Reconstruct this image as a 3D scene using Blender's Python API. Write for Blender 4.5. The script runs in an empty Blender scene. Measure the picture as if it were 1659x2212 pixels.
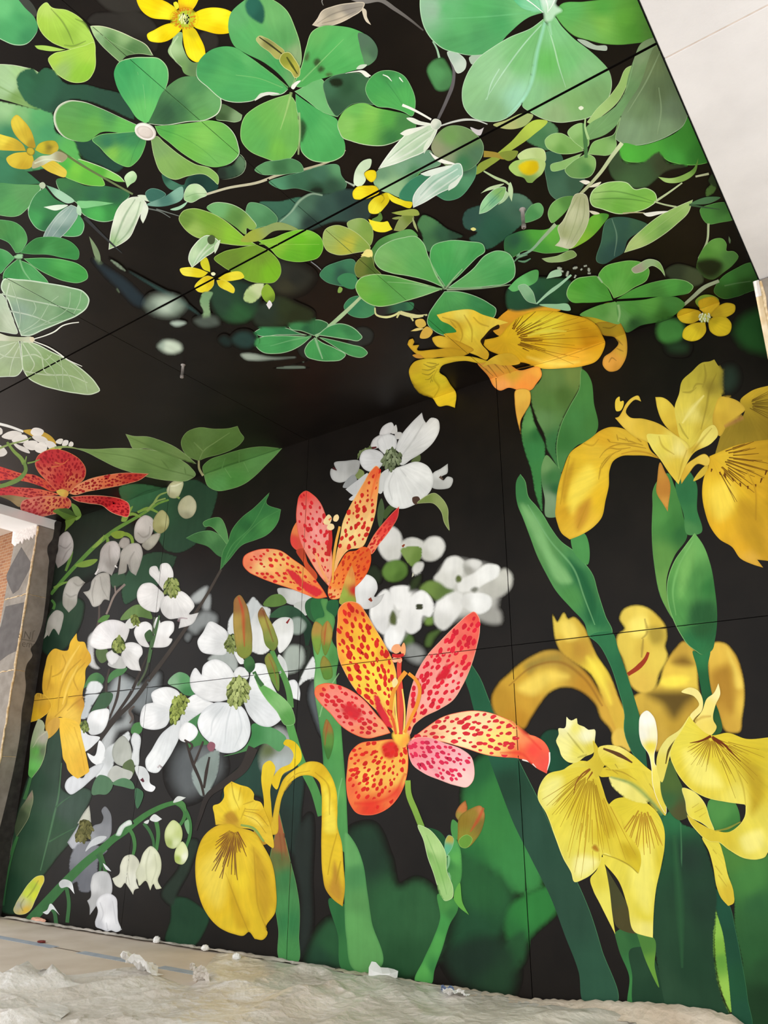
import bpy, bmesh, math, random
import numpy as np
from mathutils import Vector, Matrix
from mathutils.geometry import delaunay_2d_cdt

# ------------------------------------------------------------------ camera
W, HH = 1659.0, 2212.0
FPX, YAW, PITCH, ROLL = 1677.3467, -0.6264, 0.3537, 0.0015
CAM = np.array([0.0, -4.84072, 1.11648])
HC = 4.21775                       # ceiling height
XL, XR = -8.27, -0.49              # mural wall ends
DP = 0.28                          # pillar depth
def _axes():
    fw = np.array([math.sin(YAW)*math.cos(PITCH), math.cos(YAW)*math.cos(PITCH), math.sin(PITCH)])
    r = np.cross(fw, [0, 0, 1]); r /= np.linalg.norm(r); u = np.cross(r, fw)
    c, s = math.cos(ROLL), math.sin(ROLL)
    return c*r+s*u, -s*r+c*u, fw
RT, UP, FW = _axes()
scene = bpy.context.scene
COL = scene.collection
cd = bpy.data.cameras.new('camera'); cam = bpy.data.objects.new('camera', cd); COL.objects.link(cam)
cam.matrix_world = Matrix(((RT[0], UP[0], -FW[0], CAM[0]), (RT[1], UP[1], -FW[1], CAM[1]), (RT[2], UP[2], -FW[2], CAM[2]), (0, 0, 0, 1)))
cd.sensor_fit = 'VERTICAL'; cd.sensor_height = 36.0; cd.lens = 36.0*FPX/HH; cd.clip_start = 0.05
scene.camera = cam
# ------------------------------------------------------------------ light
wd = bpy.data.worlds.new('world'); scene.world = wd; wd.use_nodes = True
nt = wd.node_tree; bg = nt.nodes['Background']
bg.inputs[0].default_value = (0.97, 0.985, 1.0, 1); bg.inputs[1].default_value = 1.0
sl = bpy.data.lights.new('sun', 'SUN'); sl.energy = 2.6; sl.angle = math.radians(1.5); sl.color = (1.0, 0.97, 0.93)
so = bpy.data.objects.new('sun', sl); COL.objects.link(so); so.location = (0, -8, 12)
so.rotation_euler = Vector((-0.05, 0.36, -0.93)).to_track_quat('-Z', 'Y').to_euler()
scene.view_settings.view_transform = 'Standard'; scene.view_settings.look = 'None'
scene.view_settings.gamma = 1.0; scene.view_settings.use_curve_mapping = False
scene.view_settings.exposure = 0.93
# ------------------------------------------------------------------ helpers
def lin(h):
    h = h.lstrip('#'); v = np.array([int(h[i:i+2], 16)/255.0 for i in (0, 2, 4)])
    return np.where(v <= 0.04045, v/12.92, ((v+0.055)/1.055)**2.4)
def ray(px):
    px = np.atleast_2d(px).astype(float)
    return FW*FPX + np.outer(px[:, 0]-W/2, RT) - np.outer(px[:, 1]-HH/2, UP)
def hit(px, ax, val):
    d = ray(px); t = (val-CAM[ax])/d[:, ax]
    return CAM + d*t[:, None]
def proj(P):
    d = np.atleast_2d(P)-CAM; z = d@FW
    return np.stack([W/2+FPX*(d@RT)/z, HH/2-FPX*(d@UP)/z], 1)
FA, FB = proj([[-9, 0, HC], [0.5, 0, HC]])
def above(px):                      # on the ceiling side of the fold
    px = np.atleast_2d(px); return (FB[0]-FA[0])*(px[:, 1]-FA[1])-(FB[1]-FA[1])*(px[:, 0]-FA[0]) < 0
def surf(px, off):
    up = above(px); a = hit(px, 1, -off); b = hit(px, 2, HC-off)
    return np.where(up[:, None], b, a)
def mesh_obj(name, verts, faces, mat, parent=None, smooth=False):
    m = bpy.data.meshes.new(name); m.from_pydata([tuple(v) for v in verts], [], faces)
    if mat: m.materials.append(mat)
    if smooth: m.shade_smooth()
    o = bpy.data.objects.new(name, m); COL.objects.link(o)
    if parent: o.parent = parent
    return o
def tag(o, label=None, cat=None, group=None, kind=None):
    for k, v in (('label', label), ('category', cat), ('group', group), ('kind', kind)):
        if v: o[k] = v
    return o
def box_data(x0, x1, y0, y1, z0, z1):
    v = [(x, y, z) for z in (z0, z1) for y in (y0, y1) for x in (x0, x1)]
    f = [(0, 2, 3, 1), (4, 5, 7, 6), (0, 1, 5, 4), (1, 3, 7, 5), (3, 2, 6, 7), (2, 0, 4, 6)]
    return v, f
def box(name, x0, x1, y0, y1, z0, z1, mat, parent=None, bev=0.0):
    v, f = box_data(x0, x1, y0, y1, z0, z1); o = mesh_obj(name, v, f, mat, parent)
    if bev:
        md = o.modifiers.new('bevel', 'BEVEL'); md.width = bev; md.segments = 2
    return o
def node_mat(name, rough=0.6, spec=0.4):
    m = bpy.data.materials.new(name); m.use_nodes = True; b = m.node_tree.nodes['Principled BSDF']
    b.inputs['Roughness'].default_value = rough; b.inputs['Specular IOR Level'].default_value = spec
    return m, m.node_tree, b
def noise_mat(name, c1, c2, scale=8.0, rough=0.7, bump=0.0, bscale=60.0, spec=0.3, stretch=(1, 1, 1), lo=0.35, hi=0.65, dist=0.002):
    m, t, b = node_mat(name, rough, spec); N, L = t.nodes, t.links
    tc = N.new('ShaderNodeTexCoord'); mp = N.new('ShaderNodeMapping'); mp.inputs['Scale'].default_value = stretch
    L.new(tc.outputs['Object'], mp.inputs[0])
    n = N.new('ShaderNodeTexNoise'); n.inputs['Scale'].default_value = scale; n.inputs['Detail'].default_value = 6
    L.new(mp.outputs[0], n.inputs['Vector'])
    r = N.new('ShaderNodeValToRGB'); r.color_ramp.elements[0].position = lo; r.color_ramp.elements[1].position = hi
    r.color_ramp.elements[0].color = (*lin(c1), 1); r.color_ramp.elements[1].color = (*lin(c2), 1)
    L.new(n.outputs['Fac'], r.inputs[0]); L.new(r.outputs[0], b.inputs['Base Color'])
    if bump:
        n2 = N.new('ShaderNodeTexNoise'); n2.inputs['Scale'].default_value = bscale; n2.inputs['Detail'].default_value = 4
        L.new(mp.outputs[0], n2.inputs['Vector'])
        bp = N.new('ShaderNodeBump'); bp.inputs['Strength'].default_value = bump; bp.inputs['Distance'].default_value = dist
        L.new(n2.outputs['Fac'], bp.inputs['Height']); L.new(bp.outputs[0], b.inputs['Normal'])
    return m
def paint_material():
    # acrylic paint: the colour each brush mark was given, with streaks along the stroke and a faint canvas grain
    m, t, b = node_mat('mural_paint', 0.55, 0.07); N, L = t.nodes, t.links
    at = N.new('ShaderNodeAttribute'); at.attribute_name = 'paint'
    uv = N.new('ShaderNodeAttribute'); uv.attribute_name = 'brush'
    mp = N.new('ShaderNodeMapping'); mp.inputs['Scale'].default_value = (40, 5, 1); L.new(uv.outputs['Vector'], mp.inputs[0])
    n1 = N.new('ShaderNodeTexNoise'); n1.inputs['Scale'].default_value = 1.0; n1.inputs['Detail'].default_value = 4; L.new(mp.outputs[0], n1.inputs['Vector'])
    tc = N.new('ShaderNodeTexCoord')
    n2 = N.new('ShaderNodeTexNoise'); n2.inputs['Scale'].default_value = 7.0; n2.inputs['Detail'].default_value = 5; L.new(tc.outputs['Object'], n2.inputs['Vector'])
    ad = N.new('ShaderNodeMath'); ad.operation = 'ADD'; L.new(n1.outputs['Fac'], ad.inputs[0]); L.new(n2.outputs['Fac'], ad.inputs[1])
    mr = N.new('ShaderNodeMapRange'); mr.inputs[1].default_value = 0.6; mr.inputs[2].default_value = 1.4
    mr.inputs[3].default_value = 0.88; mr.inputs[4].default_value = 1.12; L.new(ad.outputs[0], mr.inputs[0])
    mx = N.new('ShaderNodeVectorMath'); mx.operation = 'SCALE'; L.new(at.outputs['Color'], mx.inputs[0]); L.new(mr.outputs[0], mx.inputs['Scale'])
    L.new(mx.outputs[0], b.inputs['Base Color'])
    n3 = N.new('ShaderNodeTexNoise'); n3.inputs['Scale'].default_value = 220.0; L.new(tc.outputs['Object'], n3.inputs['Vector'])
    bp = N.new('ShaderNodeBump'); bp.inputs['Strength'].default_value = 0.15; bp.inputs['Distance'].default_value = 0.002
    L.new(n3.outputs['Fac'], bp.inputs['Height']); L.new(bp.outputs[0], b.inputs['Normal'])
    return m
PAINT = paint_material()
# ------------------------------------------------------------------ seams (measured joints of the boards)
def line_pts(a, b, ceil):
    P = hit([a, b], 2, HC) if ceil else hit([a, b], 1, 0.0)
    return P[0], P[1]
SEAMS = []                          # (on ceiling, p0, p1, gap)
for a, b, c, g in (((354, 1167), (263, 1990), 0, .004), ((666, 965), (619, 2074), 0, .004), ((1074, 860), (1150, 2151), 0, .005), ((79, 1513), (1659, 1330), 0, .005),
                   ((0, 847), (1420, 93), 1, .014), ((170, 685), (666, 952), 1, .005), ((283, 130), (877, 648), 1, .0025)):
    p0, p1 = line_pts(a, b, c); d = (p1-p0); d /= np.linalg.norm(d)
    SEAMS.append((c, p0, d, np.cross(d, [0, 0, 1] if c else [0, 1, 0]), g))
CUT = []                            # pixel lines every painted shape is cut along
CUT.append((FA, FB, 2))
for c, p0, d, n, g in SEAMS:
    for s in (-.5, .5):
        q = p0+n*g*s
        lo, hi = -9., 9.
        T = np.linspace(lo, hi, 400); P = q+d*T[:, None]
        ok = ((P-CAM)@FW > .4) & (P[:, 0] > XL-.3) & (P[:, 0] < XR+.5) & (P[:, 2] > -.4) & (P[:, 2] < HC+.01) & (P[:, 1] < .01)
        P = P[ok]; e = proj(P[[0, -1]]); CUT.append((e[0], e[1], c))
for a, b, c in (((XL, 0, -.2), (XL, 0, HC), 0), ((XR-.02, 0, -.2), (XR-.02, 0, HC), 0), ((XL-.2, 0, 0.0), (1, 0, 0.0), 0),
                ((XL, 0, HC), (XL, -2.5, HC), 1), ((XR, 0, HC), (XR, -3.5, HC), 1)):
    e = proj([a, b]); CUT.append((e[0], e[1], c))
def keep(cen):
    up = above(cen); P = surf(cen, 0.0)
    k = (P[:, 0] > XL) & (P[:, 0] < np.where(up, XR, XR-.02)) & (P[:, 2] > 0)
    for c, p0, d, n, g in SEAMS:
        dist = np.abs((P-p0)@n)
        k &= ~((up == bool(c)) & (dist < g*.5))
    return k
# ------------------------------------------------------------------ outlines
def spline(pts, sharp, closed=True, step=4.0):
    n = len(pts); P = np.array(pts, float); out = []
    rng = range(n if closed else n-1)
    for i in rng:
        p1, p2 = P[i], P[(i+1) % n]
        s1, s2 = sharp[i], sharp[(i+1) % n]
        p0 = P[i-1] if (closed or i > 0) else p1; p3 = P[(i+2) % n] if (closed or i+2 < n) else p2
        L = np.hypot(*(p2-p1)); k = max(1, int(L/step))
        def tang(a, b, c):
            la, lc = np.hypot(*(b-a))+1e-6, np.hypot(*(c-b))+1e-6
            t = ((b-a)/la*lc+(c-b)/lc*la)/(la+lc)
            return t
        m1 = (p2-p1) if s1 or np.allclose(p0, p1) else tang(p0, p1, p2)*L
        m2 = (p2-p1) if s2 or np.allclose(p3, p2) else tang(p1, p2, p3)*L
        for j in range(k):
            t = j/k; t2, t3 = t*t, t*t*t
            out.append((2*t3-3*t2+1)*p1+(t3-2*t2+t)*m1+(-2*t3+3*t2)*p2+(t3-t2)*m2)
    if not closed: out.append(P[-1])
    return np.array(out)
def inside(poly, q):
    x, y = q[:, 0], q[:, 1]; c = np.zeros(len(q), bool); n = len(poly); j = n-1
    for i in range(n):
        xi, yi = poly[i]; xj, yj = poly[j]
        if yi != yj: c ^= ((yi > y) != (yj > y)) & (x < (xj-xi)*(y-yi)/(yj-yi)+xi)
        j = i
    return c
def edge_dist(poly, q):
    a = poly; b = np.roll(poly, -1, 0); ab = b-a; l2 = (ab**2).sum(1)+1e-9
    out = np.empty(len(q))
    for s in range(0, len(q), 2000):
        d = q[s:s+2000, None]-a[None]; t = np.clip((d*ab).sum(2)/l2, 0, 1)
        out[s:s+2000] = np.sqrt(((d-ab*t[..., None])**2).sum(2).min(1))
    return out
def area(p): return 0.5*np.sum(p[:, 0]*np.roll(p[:, 1], -1)-np.roll(p[:, 0], -1)*p[:, 1])
GR = 4; GX, GY = 520, 680; LAYER = np.zeros((GY, GX), np.int16); GO = 200
def take_layer(poly):
    lo = np.floor((poly.min(0)+GO)/GR).astype(int)-1; hi = np.ceil((poly.max(0)+GO)/GR).astype(int)+2
    lo = np.clip(lo, 0, [GX-1, GY-1]); hi = np.clip(hi, lo+1, [GX, GY])
    yy, xx = np.mgrid[lo[1]:hi[1], lo[0]:hi[0]]
    q = np.stack([xx.ravel()*GR-GO, yy.ravel()*GR-GO], 1).astype(float)
    m = inside(poly, q) | (edge_dist(poly, q) < GR*1.5)
    m = m.reshape(yy.shape); sub = LAYER[lo[1]:hi[1], lo[0]:hi[0]]
    l = (sub[m].max() if m.any() else 0)+1; sub[m] = l
    LAST[:] = [lo, hi, q]
    return int(l)
LAST = [None, None, None]
CANVAS = np.tile(lin('171310'), (GY, GX, 1))     # what has been painted so far, so that feathered edges blend into it
def under(px):
    g = (px+GO)/GR; x = np.clip(g[:, 0], 0, GX-1.001); y = np.clip(g[:, 1], 0, GY-1.001); i, j = x.astype(int), y.astype(int); u, v = (x-i)[:, None], (y-j)[:, None]
    return CANVAS[j, i]*(1-u)*(1-v)+CANVAS[j, i+1]*u*(1-v)+CANVAS[j+1, i]*(1-u)*v+CANVAS[j+1, i+1]*u*v
def paint_canvas(poly, fn):
    lo, hi, q = LAST; m = inside(poly, q)
    if not m.any(): return
    c, a = fn(q[m]); sub = CANVAS[lo[1]:hi[1], lo[0]:hi[0]].reshape(-1, 3)
    sub[m] = sub[m]*(1-a[:, None])+c*a[:, None]
    CANVAS[lo[1]:hi[1], lo[0]:hi[0]] = sub.reshape(hi[1]-lo[1], hi[0]-lo[0], 3)
STEP = 0.00015
REG = {'1': (0, 0), '2': (550, 0), '3': (1099, 0), '4': (0, 550), '5': (550, 550), '6': (1099, 550), '7': (0, 1100), '8': (0, 1652), '9': (550, 1100), 'A': (1099, 1100), 'B': (550, 1652), 'C': (1099, 1652)}
class Draw:
    def __init__(s): s.o = np.array([0., 0.]); s.k = 1.0; s.gain = 1.0
    def region(s, c):
        if c in REG: s.o = np.array(REG[c], float); s.k = 560/1659
        elif c == '0': s.o = np.zeros(2); s.k = 1.0
        else:
            v = [float(t) for t in c.split(',')]; s.o = np.array(v[:2]); s.k = v[2]
    def pts(s, t):
        P, S = [], []
        for w in t.split():
            S.append(w.endswith('*')); x, y = w.rstrip('*').split(','); P.append((float(x), float(y)))
        return np.array(P)*s.k+s.o, S
    def cols(s, t):
        ws = t.split(); A, C = [], []
        for w in ws:
            if ':' in w:
                p, c = w.split(':'); x, y = p.split(','); A.append((float(x), float(y))); C.append(lin(c))
            else: A.append((0, 0)); C.append(lin(w))
        return np.array(A)*s.k+s.o, np.clip(np.array(C)*s.gain, 0, .95)
D = Draw()
def shade(q, A, C, pw=2.2):
    if len(C) == 1: return np.repeat(C, len(q), 0)
    d = ((q[:, None]-A[None])**2).sum(2)+9.0; w = d**(-pw/2*1.3); w /= w.sum(1, keepdims=True)
    return w@C
class Buf:
    def __init__(s): s.v, s.f, s.c, s.b = [], [], [], []; s.n = 0
    def add(s, px, faces, col, alpha, off, base=None):
        P = surf(px, off); s.v.append(P)
        if base is None: uv = np.where(above(px)[:, None], P[:, :2], P[:, ::2])*.35
        else:
            B = surf(np.atleast_2d(base), 0)[0]; d = P-B; up = above(px)
            a = d[:, 0]; b = np.where(up, d[:, 1], d[:, 2]); r = np.hypot(a, b)
            uv = np.stack([np.arctan2(b, a)*0.35, r], 1)
        s.b.append(uv); s.c.append(np.concatenate([col, alpha[:, None]], 1))
        s.f += [tuple(int(i)+s.n for i in f) for f in faces]; s.n += len(px)
    def build(s, name):
        V = np.concatenate(s.v); m = bpy.data.meshes.new(name); m.from_pydata(V.tolist(), [], s.f)
        a = m.color_attributes.new('paint', 'FLOAT_COLOR', 'POINT'); a.data.foreach_set('color', np.concatenate(s.c).astype(np.float32).ravel())
        b = m.attributes.new('brush', 'FLOAT2', 'POINT'); b.data.foreach_set('vector', np.concatenate(s.b).astype(np.float32).ravel())
        m.materials.append(PAINT); return bpy.data.objects.new(name, m)
def strip_faces(n, m):
    return [(i*m+j, i*m+j+1, (i+1)*m+j+1, (i+1)*m+j) for i in range(n-1) for j in range(m-1)]
def add_faces(buf, px, faces, col, al, off, base=None):
    F = [f for f, k in zip(faces, keep(np.array([px[list(f)].mean(0) for f in faces]))) if k]
    if F: buf.add(px, F, col, al, off, base)
def fill(buf, poly, A, C, o):
    if area(poly) < 0: poly = poly[::-1].copy()
    ar = abs(area(poly)); lay = take_layer(poly); off = lay*STEP
    sp = float(np.clip(math.sqrt(ar)/13, 3.5, 16))
    if o.get('e'): sp = min(sp, max(3.5, o['e'][1]*.6))
    if o.get('s'): sp = min(sp, max(3.5, o['s']*.45))
    for tp, tc, ts in o.get('tint', []): sp = min(sp, max(4.5, ts*.7))
    lo, hi = poly.min(0), poly.max(0)
    gx = np.arange(lo[0], hi[0], sp); gy = np.arange(lo[1], hi[1], sp*.866)
    X, Y = np.meshgrid(gx, gy); X[1::2] += sp*.5
    q = np.stack([X.ravel(), Y.ravel()], 1); q = q[inside(poly, q)] if len(q) else q
    if len(q): q = q[edge_dist(poly, q) > sp*.45]
    V = [Vector(p) for p in poly]+[Vector(p) for p in q]; E = []
    for a, b, c in CUT:
        d = b-a; t0, t1 = 0., 1.
        for ax in (0, 1):
            if abs(d[ax]) < 1e-9: continue
            ta, tb = (lo[ax]-3-a[ax])/d[ax], (hi[ax]+3-a[ax])/d[ax]
            t0, t1 = max(t0, min(ta, tb)), min(t1, max(ta, tb))
        if t1-t0 > 1e-6:
            p, r = a+d*t0, a+d*t1
            if (p[0] < lo[0]-4 and r[0] < lo[0]-4) or (p[1] < lo[1]-4 and r[1] < lo[1]-4) or (p[0] > hi[0]+4 and r[0] > hi[0]+4) or (p[1] > hi[1]+4 and r[1] > hi[1]+4): continue
            E.append((len(V), len(V)+1)); V += [Vector(p), Vector(r)]
    v, e, f, ov, oe, of = delaunay_2d_cdt(V, E, [list(range(len(poly)))], 0, 1e-4)
    px = np.array([tuple(p) for p in v]); F = [t for t, g in zip(f, of) if g]
    if not F: return off
    F = [t for t in F]; used = sorted({i for t in F for i in t}); mp = {u: i for i, u in enumerate(used)}
    px = px[used]; F = [tuple(mp[i] for i in t) for t in F]
    def tone(q):
        col = shade(q, A, C); al = np.ones(len(q))
        for tp, tc, ts in o.get('tint', []):
            d = edge_dist(tp, q)*np.where(inside(tp, q), 1, -1); x = np.clip(d/ts*.5+.5, 0, 1)[:, None]; w = x*x*(3-2*x); col = col*(1-w)+tc*w
        if o.get('e') or o.get('s'):
            ed = edge_dist(poly, q)
            if o.get('e'):
                w = np.clip(1-ed/o['e'][1], 0, 1)[:, None]**1.3*o['e'][2]; col = col*(1-w)+o['e'][0]*w
            if o.get('s'):
                x = np.clip(ed/o['s'], 0, 1); al = x*x*(3-2*x)
        return np.clip(col, 0, .95), al
    col, al = tone(px); a = al[:, None]
    if o.get('s'): col = col*a+under(px)*(1-a)
    paint_canvas(poly, tone)
    add_faces(buf, px, F, col, np.ones(len(px)), off, o.get('a'))
    return off
def rim(buf, poly, o, off):
    c, w, ang = o
    n = len(poly); t = np.roll(poly, -1, 0)-np.roll(poly, 1, 0); t /= np.hypot(t[:, 0], t[:, 1])[:, None]+1e-9
    nr = np.stack([t[:, 1], -t[:, 0]], 1)*(1 if area(poly) > 0 else -1)      # outward
    ww = np.full(n, w)
    if ang is not None:
        a = math.radians(ang); ww = w*np.clip((nr@np.array([math.cos(a), -math.sin(a)])+.25)/1.0, 0, 1)
    i = np.r_[np.arange(n), 0]; p, nn, ww = poly[i], nr[i], ww[i][:, None]
    px = np.stack([p, p-nn*ww*.55, p-nn*ww*1.15], 1).reshape(-1, 2)
    al = (np.tile([1., .8, 0.], n+1)*np.repeat(np.clip(ww[:, 0]/.6, 0, 1), 3))[:, None]
    inn = np.repeat(p-nn*ww*1.6, 3, 0)
    add_faces(buf, px, strip_faces(n+1, 3), c*al+under(inn)*(1-al), np.ones(len(px)), off+STEP*.4)
def stroke(buf, line, w0, w1, C, soft=0.0, mid=None, lay=None):
    n = len(line); t = np.gradient(line, axis=0); t /= np.hypot(t[:, 0], t[:, 1])[:, None]+1e-9
    nr = np.stack([t[:, 1], -t[:, 0]], 1); s = np.linspace(0, 1, n)
    w = w0+(w1-w0)*s if mid is None else np.interp(s, [0, .5, 1], [w0, mid, w1])
    w = w[:, None]*.5; w = np.maximum(w, .45)
    if lay is None: lay = take_layer(np.concatenate([line+nr*(w+1), (line-nr*(w+1))[::-1]]))
    cl = C[0]+(C[-1]-C[0])*s[:, None]
    if soft: px = np.stack([line-nr*w, line-nr*w*(1-soft), line+nr*w*(1-soft), line+nr*w], 1).reshape(-1, 2); al = np.tile([0., 1, 1, 0], n); k = 4
    else: px = np.stack([line-nr*w, line, line+nr*w], 1).reshape(-1, 2); al = np.ones(3*n); k = 3
    cc = np.repeat(cl, k, 0); al = al[:, None]
    k_ = .6 if soft == .95 else .92
    if soft: cc = cc*al*k_+under(px)*(1-al*k_)
    elif w.max() > 2.5 and LAST[0] is not None: paint_canvas(np.concatenate([line+nr*w, (line-nr*w)[::-1]]), lambda q: (np.repeat([cl.mean(0)], len(q), 0), np.ones(len(q))))
    add_faces(buf, px, strip_faces(n, k), cc, np.ones(len(px)), lay*STEP+STEP*.5)
def parse_opts(t):
    o = {}
    for w in t.split():
        k, *v = w.split(':')
        if k == 'r': o['r'] = o.get('r', [])+[(lin(v[0]), float(v[1]), float(v[2]) if len(v) > 2 else None)]
        elif k == 'e': o['e'] = (lin(v[0]), float(v[1]), float(v[2]) if len(v) > 2 else 1.0)
        elif k == 's': o['s'] = float(v[0])
        elif k == 'al': o['al'] = float(v[0])
        elif k == 'a': o['a'] = np.array([float(z) for z in v[0].split(',')])*D.k+D.o
        elif k == 'l': o['l'] = True
        elif k == 'w': o['w'] = [float(z) for z in v[0].split(',')]
        elif k == 'so': o['so'] = float(v[0])
        elif k == 'label': o['label'] = ' '.join(v).replace('_', ' ')
        elif k in ('spots', 'dash', 'fan', 'cone'): o.setdefault(k, []).append(v)
    return o
def blob(cx, cy, a, b, ang, rng, n=10):
    t = np.linspace(0, 2*math.pi, n, endpoint=False)+rng.random()*.5
    r = 1+np.array([rng.uniform(-.16, .16) for _ in range(n)])
    p = np.stack([a*r*np.cos(t), b*r*np.sin(t)], 1); c, s = math.cos(ang), math.sin(ang)
    return p@np.array([[c, s], [-s, c]])+[cx, cy]
def flat_fan(buf, poly, col, off):
    px = np.vstack([poly.mean(0), poly]); n = len(poly)
    add_faces(buf, px, [(0, 1+i, 1+(i+1) % n) for i in range(n)], np.repeat([col], n+1, 0), np.ones(n+1), off)
import re
TINT = re.compile(r'(shade|light|stain|hollow|tint)$')
SOFT = {'fold', 'light', 'shade', 'groove', 'streak', 'crease', 'edge', 'midrib', 'vein', 'stripe', 'rib', 'ridge', 'inner', 'fleck', 'blade'}
class Thing:
    def __init__(s, name, label, cat, group): s.name, s.label, s.cat, s.group = name, label, cat, group; s.parts = []
    def finish(s):
        if not s.parts: return
        V = s.parts[0][0].data.vertices
        c = np.mean([tuple(v.co) for v in list(V)[:60]], 0)
        if len(s.parts) == 1 and not s.parts[0][1]:
            root = s.parts[0][0]; root.name = s.name; root.data.name = s.name
            root.data.transform(Matrix.Translation(-Vector(c))); root.location = c; COL.objects.link(root)
            if 'label' in root: del root['label']
        else:
            root = bpy.data.objects.new(s.name, None); root.empty_display_size = .05; root.location = c; COL.objects.link(root)
            for o, subs in s.parts:
                o.data.transform(Matrix.Translation(-Vector(c))); COL.objects.link(o); o.parent = root
                for q in subs: q.data.transform(Matrix.Translation(-Vector(c))); COL.objects.link(q); q.parent = o
        tag(root, s.label, s.cat, s.group)
def run(text):
    th = None; rng = random.Random(5)
    def put(o, sub, opt):
        if opt.get('label'): o['label'] = opt['label']
        if opt.get('many'): o['kind'] = 'stuff'
        if sub and th.parts: th.parts[-1][1].append(o)
        else: th.parts.append((o, []))
    lines_ = text.split('\n')
    for li, raw in enumerate(lines_):
        ln = raw.strip()
        if not ln or ln[0] == '#': continue
        if ln[0] == '@': D.region(ln[1:]); continue
        if ln.startswith('T '):
            if th: th.finish()
            a = [x.strip() for x in ln[2:].split('|')]; th = Thing(a[0], a[1], a[2], (a[3] or None) if len(a) > 3 else None); D.gain = np.array([float(x) for x in a[4].split(',')]) if len(a) > 4 else 1.0; continue
        sub = ln[0] == '>'; ln = ln.lstrip('>')
        f = ln.split('|')+['', '']
        if sub and TINT.match(f[0]): continue
        name = f[0]; opt = parse_opts(f[3]); buf = Buf()
        if name[0] != '~':
            k = li+1                    # soft lights, shades and stains blended into the petal they follow
            while k < len(lines_) and lines_[k].startswith('>'):
                g = lines_[k][1:].split('|')+['', '']; k += 1
                if not TINT.match(g[0]): continue
                P_, S_ = D.pts(g[1]); go = parse_opts(g[3]); opt.setdefault('tint', []).append((spline(P_, S_, True, 5.0), D.cols(g[2])[1].mean(0), max(2.0, go.get('s', 1.5)*1.5)))
        if name[0] == '~':
            name = name[1:]; opt['many'] = 1 if sub and ';' in f[1] else None; w = opt.get('w', [3, 1]); A, C = D.cols(f[2]); lay = None
            lines = []
            for pl in f[1].split(';'):
                P, S = D.pts(pl); lines.append(spline(P, S, False, 4.0))
            for L in lines:
                if len(L) < 2: continue
                
                if name in SOFT: stroke(buf, L, w[0]*1.7, w[-1]*1.7, C, .95, w[1]*1.7 if len(w) == 3 else None)
                else: stroke(buf, L, w[0], w[-1], C, opt.get('so', 0), w[1] if len(w) == 3 else None)
        if f[0][0] != '~':
            P, S = D.pts(f[1]); A, C = D.cols(f[2])
            if opt.get('l'): S = [True]*len(P)
            ap = abs(area(P)); poly = spline(P, S, True, 4.0 if ap > 3000 else 2.5)
            if opt.get('s', 0) >= 3:
                if area(poly) < 0: poly = poly[::-1].copy()
                opt['s'] *= 1.7; t = np.roll(poly, -2, 0)-np.roll(poly, 2, 0); t /= np.hypot(t[:, 0], t[:, 1])[:, None]+1e-9
                poly = poly+np.stack([t[:, 1], -t[:, 0]], 1)*opt['s']*.42
            off = fill(buf, poly, A, C, opt)
            for r in opt.get('r', []): rim(buf, poly, r, off)
        if not buf.v: continue
        o = buf.build(name); put(o, sub, opt)
        if f[0][0] != '~':
            base = opt.get('a', poly.mean(0))
            for k, arr in (('spots', opt.get('spots', [])), ('dash', opt.get('dash', []))):
                for v in arr:           # spots:hex:spacing:size:elong:r0:r1   (r range as fraction of distance from the base)
                    sb = Buf(); c = lin(v[0]); gap, size, el = float(v[1]), float(v[2]), float(v[3]); r0 = float(v[4]) if len(v) > 4 else 0; r1 = float(v[5]) if len(v) > 5 else 9
                    lo, hi = poly.min(0), poly.max(0); R = np.hypot(*(poly-base).T).max(); lay = None
                    pts = []
                    yy = lo[1]; row = 0
                    while yy < hi[1]:
                        xx = lo[0]+(row % 2)*gap*.5
                        while xx < hi[0]:
                            pts.append((xx+rng.uniform(-.36, .36)*gap, yy+rng.uniform(-.36, .36)*gap)); xx += gap
                        yy += gap*.87; row += 1
                    if not pts: continue
                    Q = np.array(pts); ok = inside(poly, Q); Q = Q[ok]
                    if not len(Q): continue
                    ed = edge_dist(poly, Q)
                    for (x, y), e in zip(Q, ed):
                        d = np.hypot(x-base[0], y-base[1])/R
                        if e < size*.5 or d < r0 or d > r1: continue
                        an = math.atan2(y-base[1], x-base[0])+rng.uniform(-.25, .25); z = size*rng.uniform(.55, 1.25)
                        flat_fan(sb, blob(x, y, z*el*.5, z*.5, an, rng), c*rng.uniform(.9, 1.15), off+STEP*(.5+.0012*len(sb.v)))
                    if sb.v: put(sb.build('spots' if k == 'spots' else 'flecks'), True, {'many': 1})
            for v in opt.get('fan', []):    # fan:hex:n:r0:r1:width:a0:a1   streaks radiating from the base, angles in degrees
                sb = Buf(); c = lin(v[0]); n = int(v[1]); r0, r1, wd = float(v[2]), float(v[3]), float(v[4]); a0, a1 = float(v[5]), float(v[6])
                for i in range(n):
                    a = math.radians(a0+(a1-a0)*(i+rng.uniform(.2, .8))/n); l1 = r1*rng.uniform(.6, 1.05); l0 = r0*rng.uniform(.8, 1.4)
                    bend = rng.uniform(-.1, .1); T = np.linspace(l0, l1, 8)
                    L = np.stack([base[0]+T*np.cos(a+bend*T/r1), base[1]-T*np.sin(a+bend*T/r1)], 1)
                    L = L[inside(poly, L)]
                    if len(L) > 2: stroke(sb, L, wd*1.35, wd*.5, [c], soft=.45, lay=off/STEP+.05+.006*i)
                if sb.v: put(sb.build('veins'), True, {'many': 1})
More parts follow.
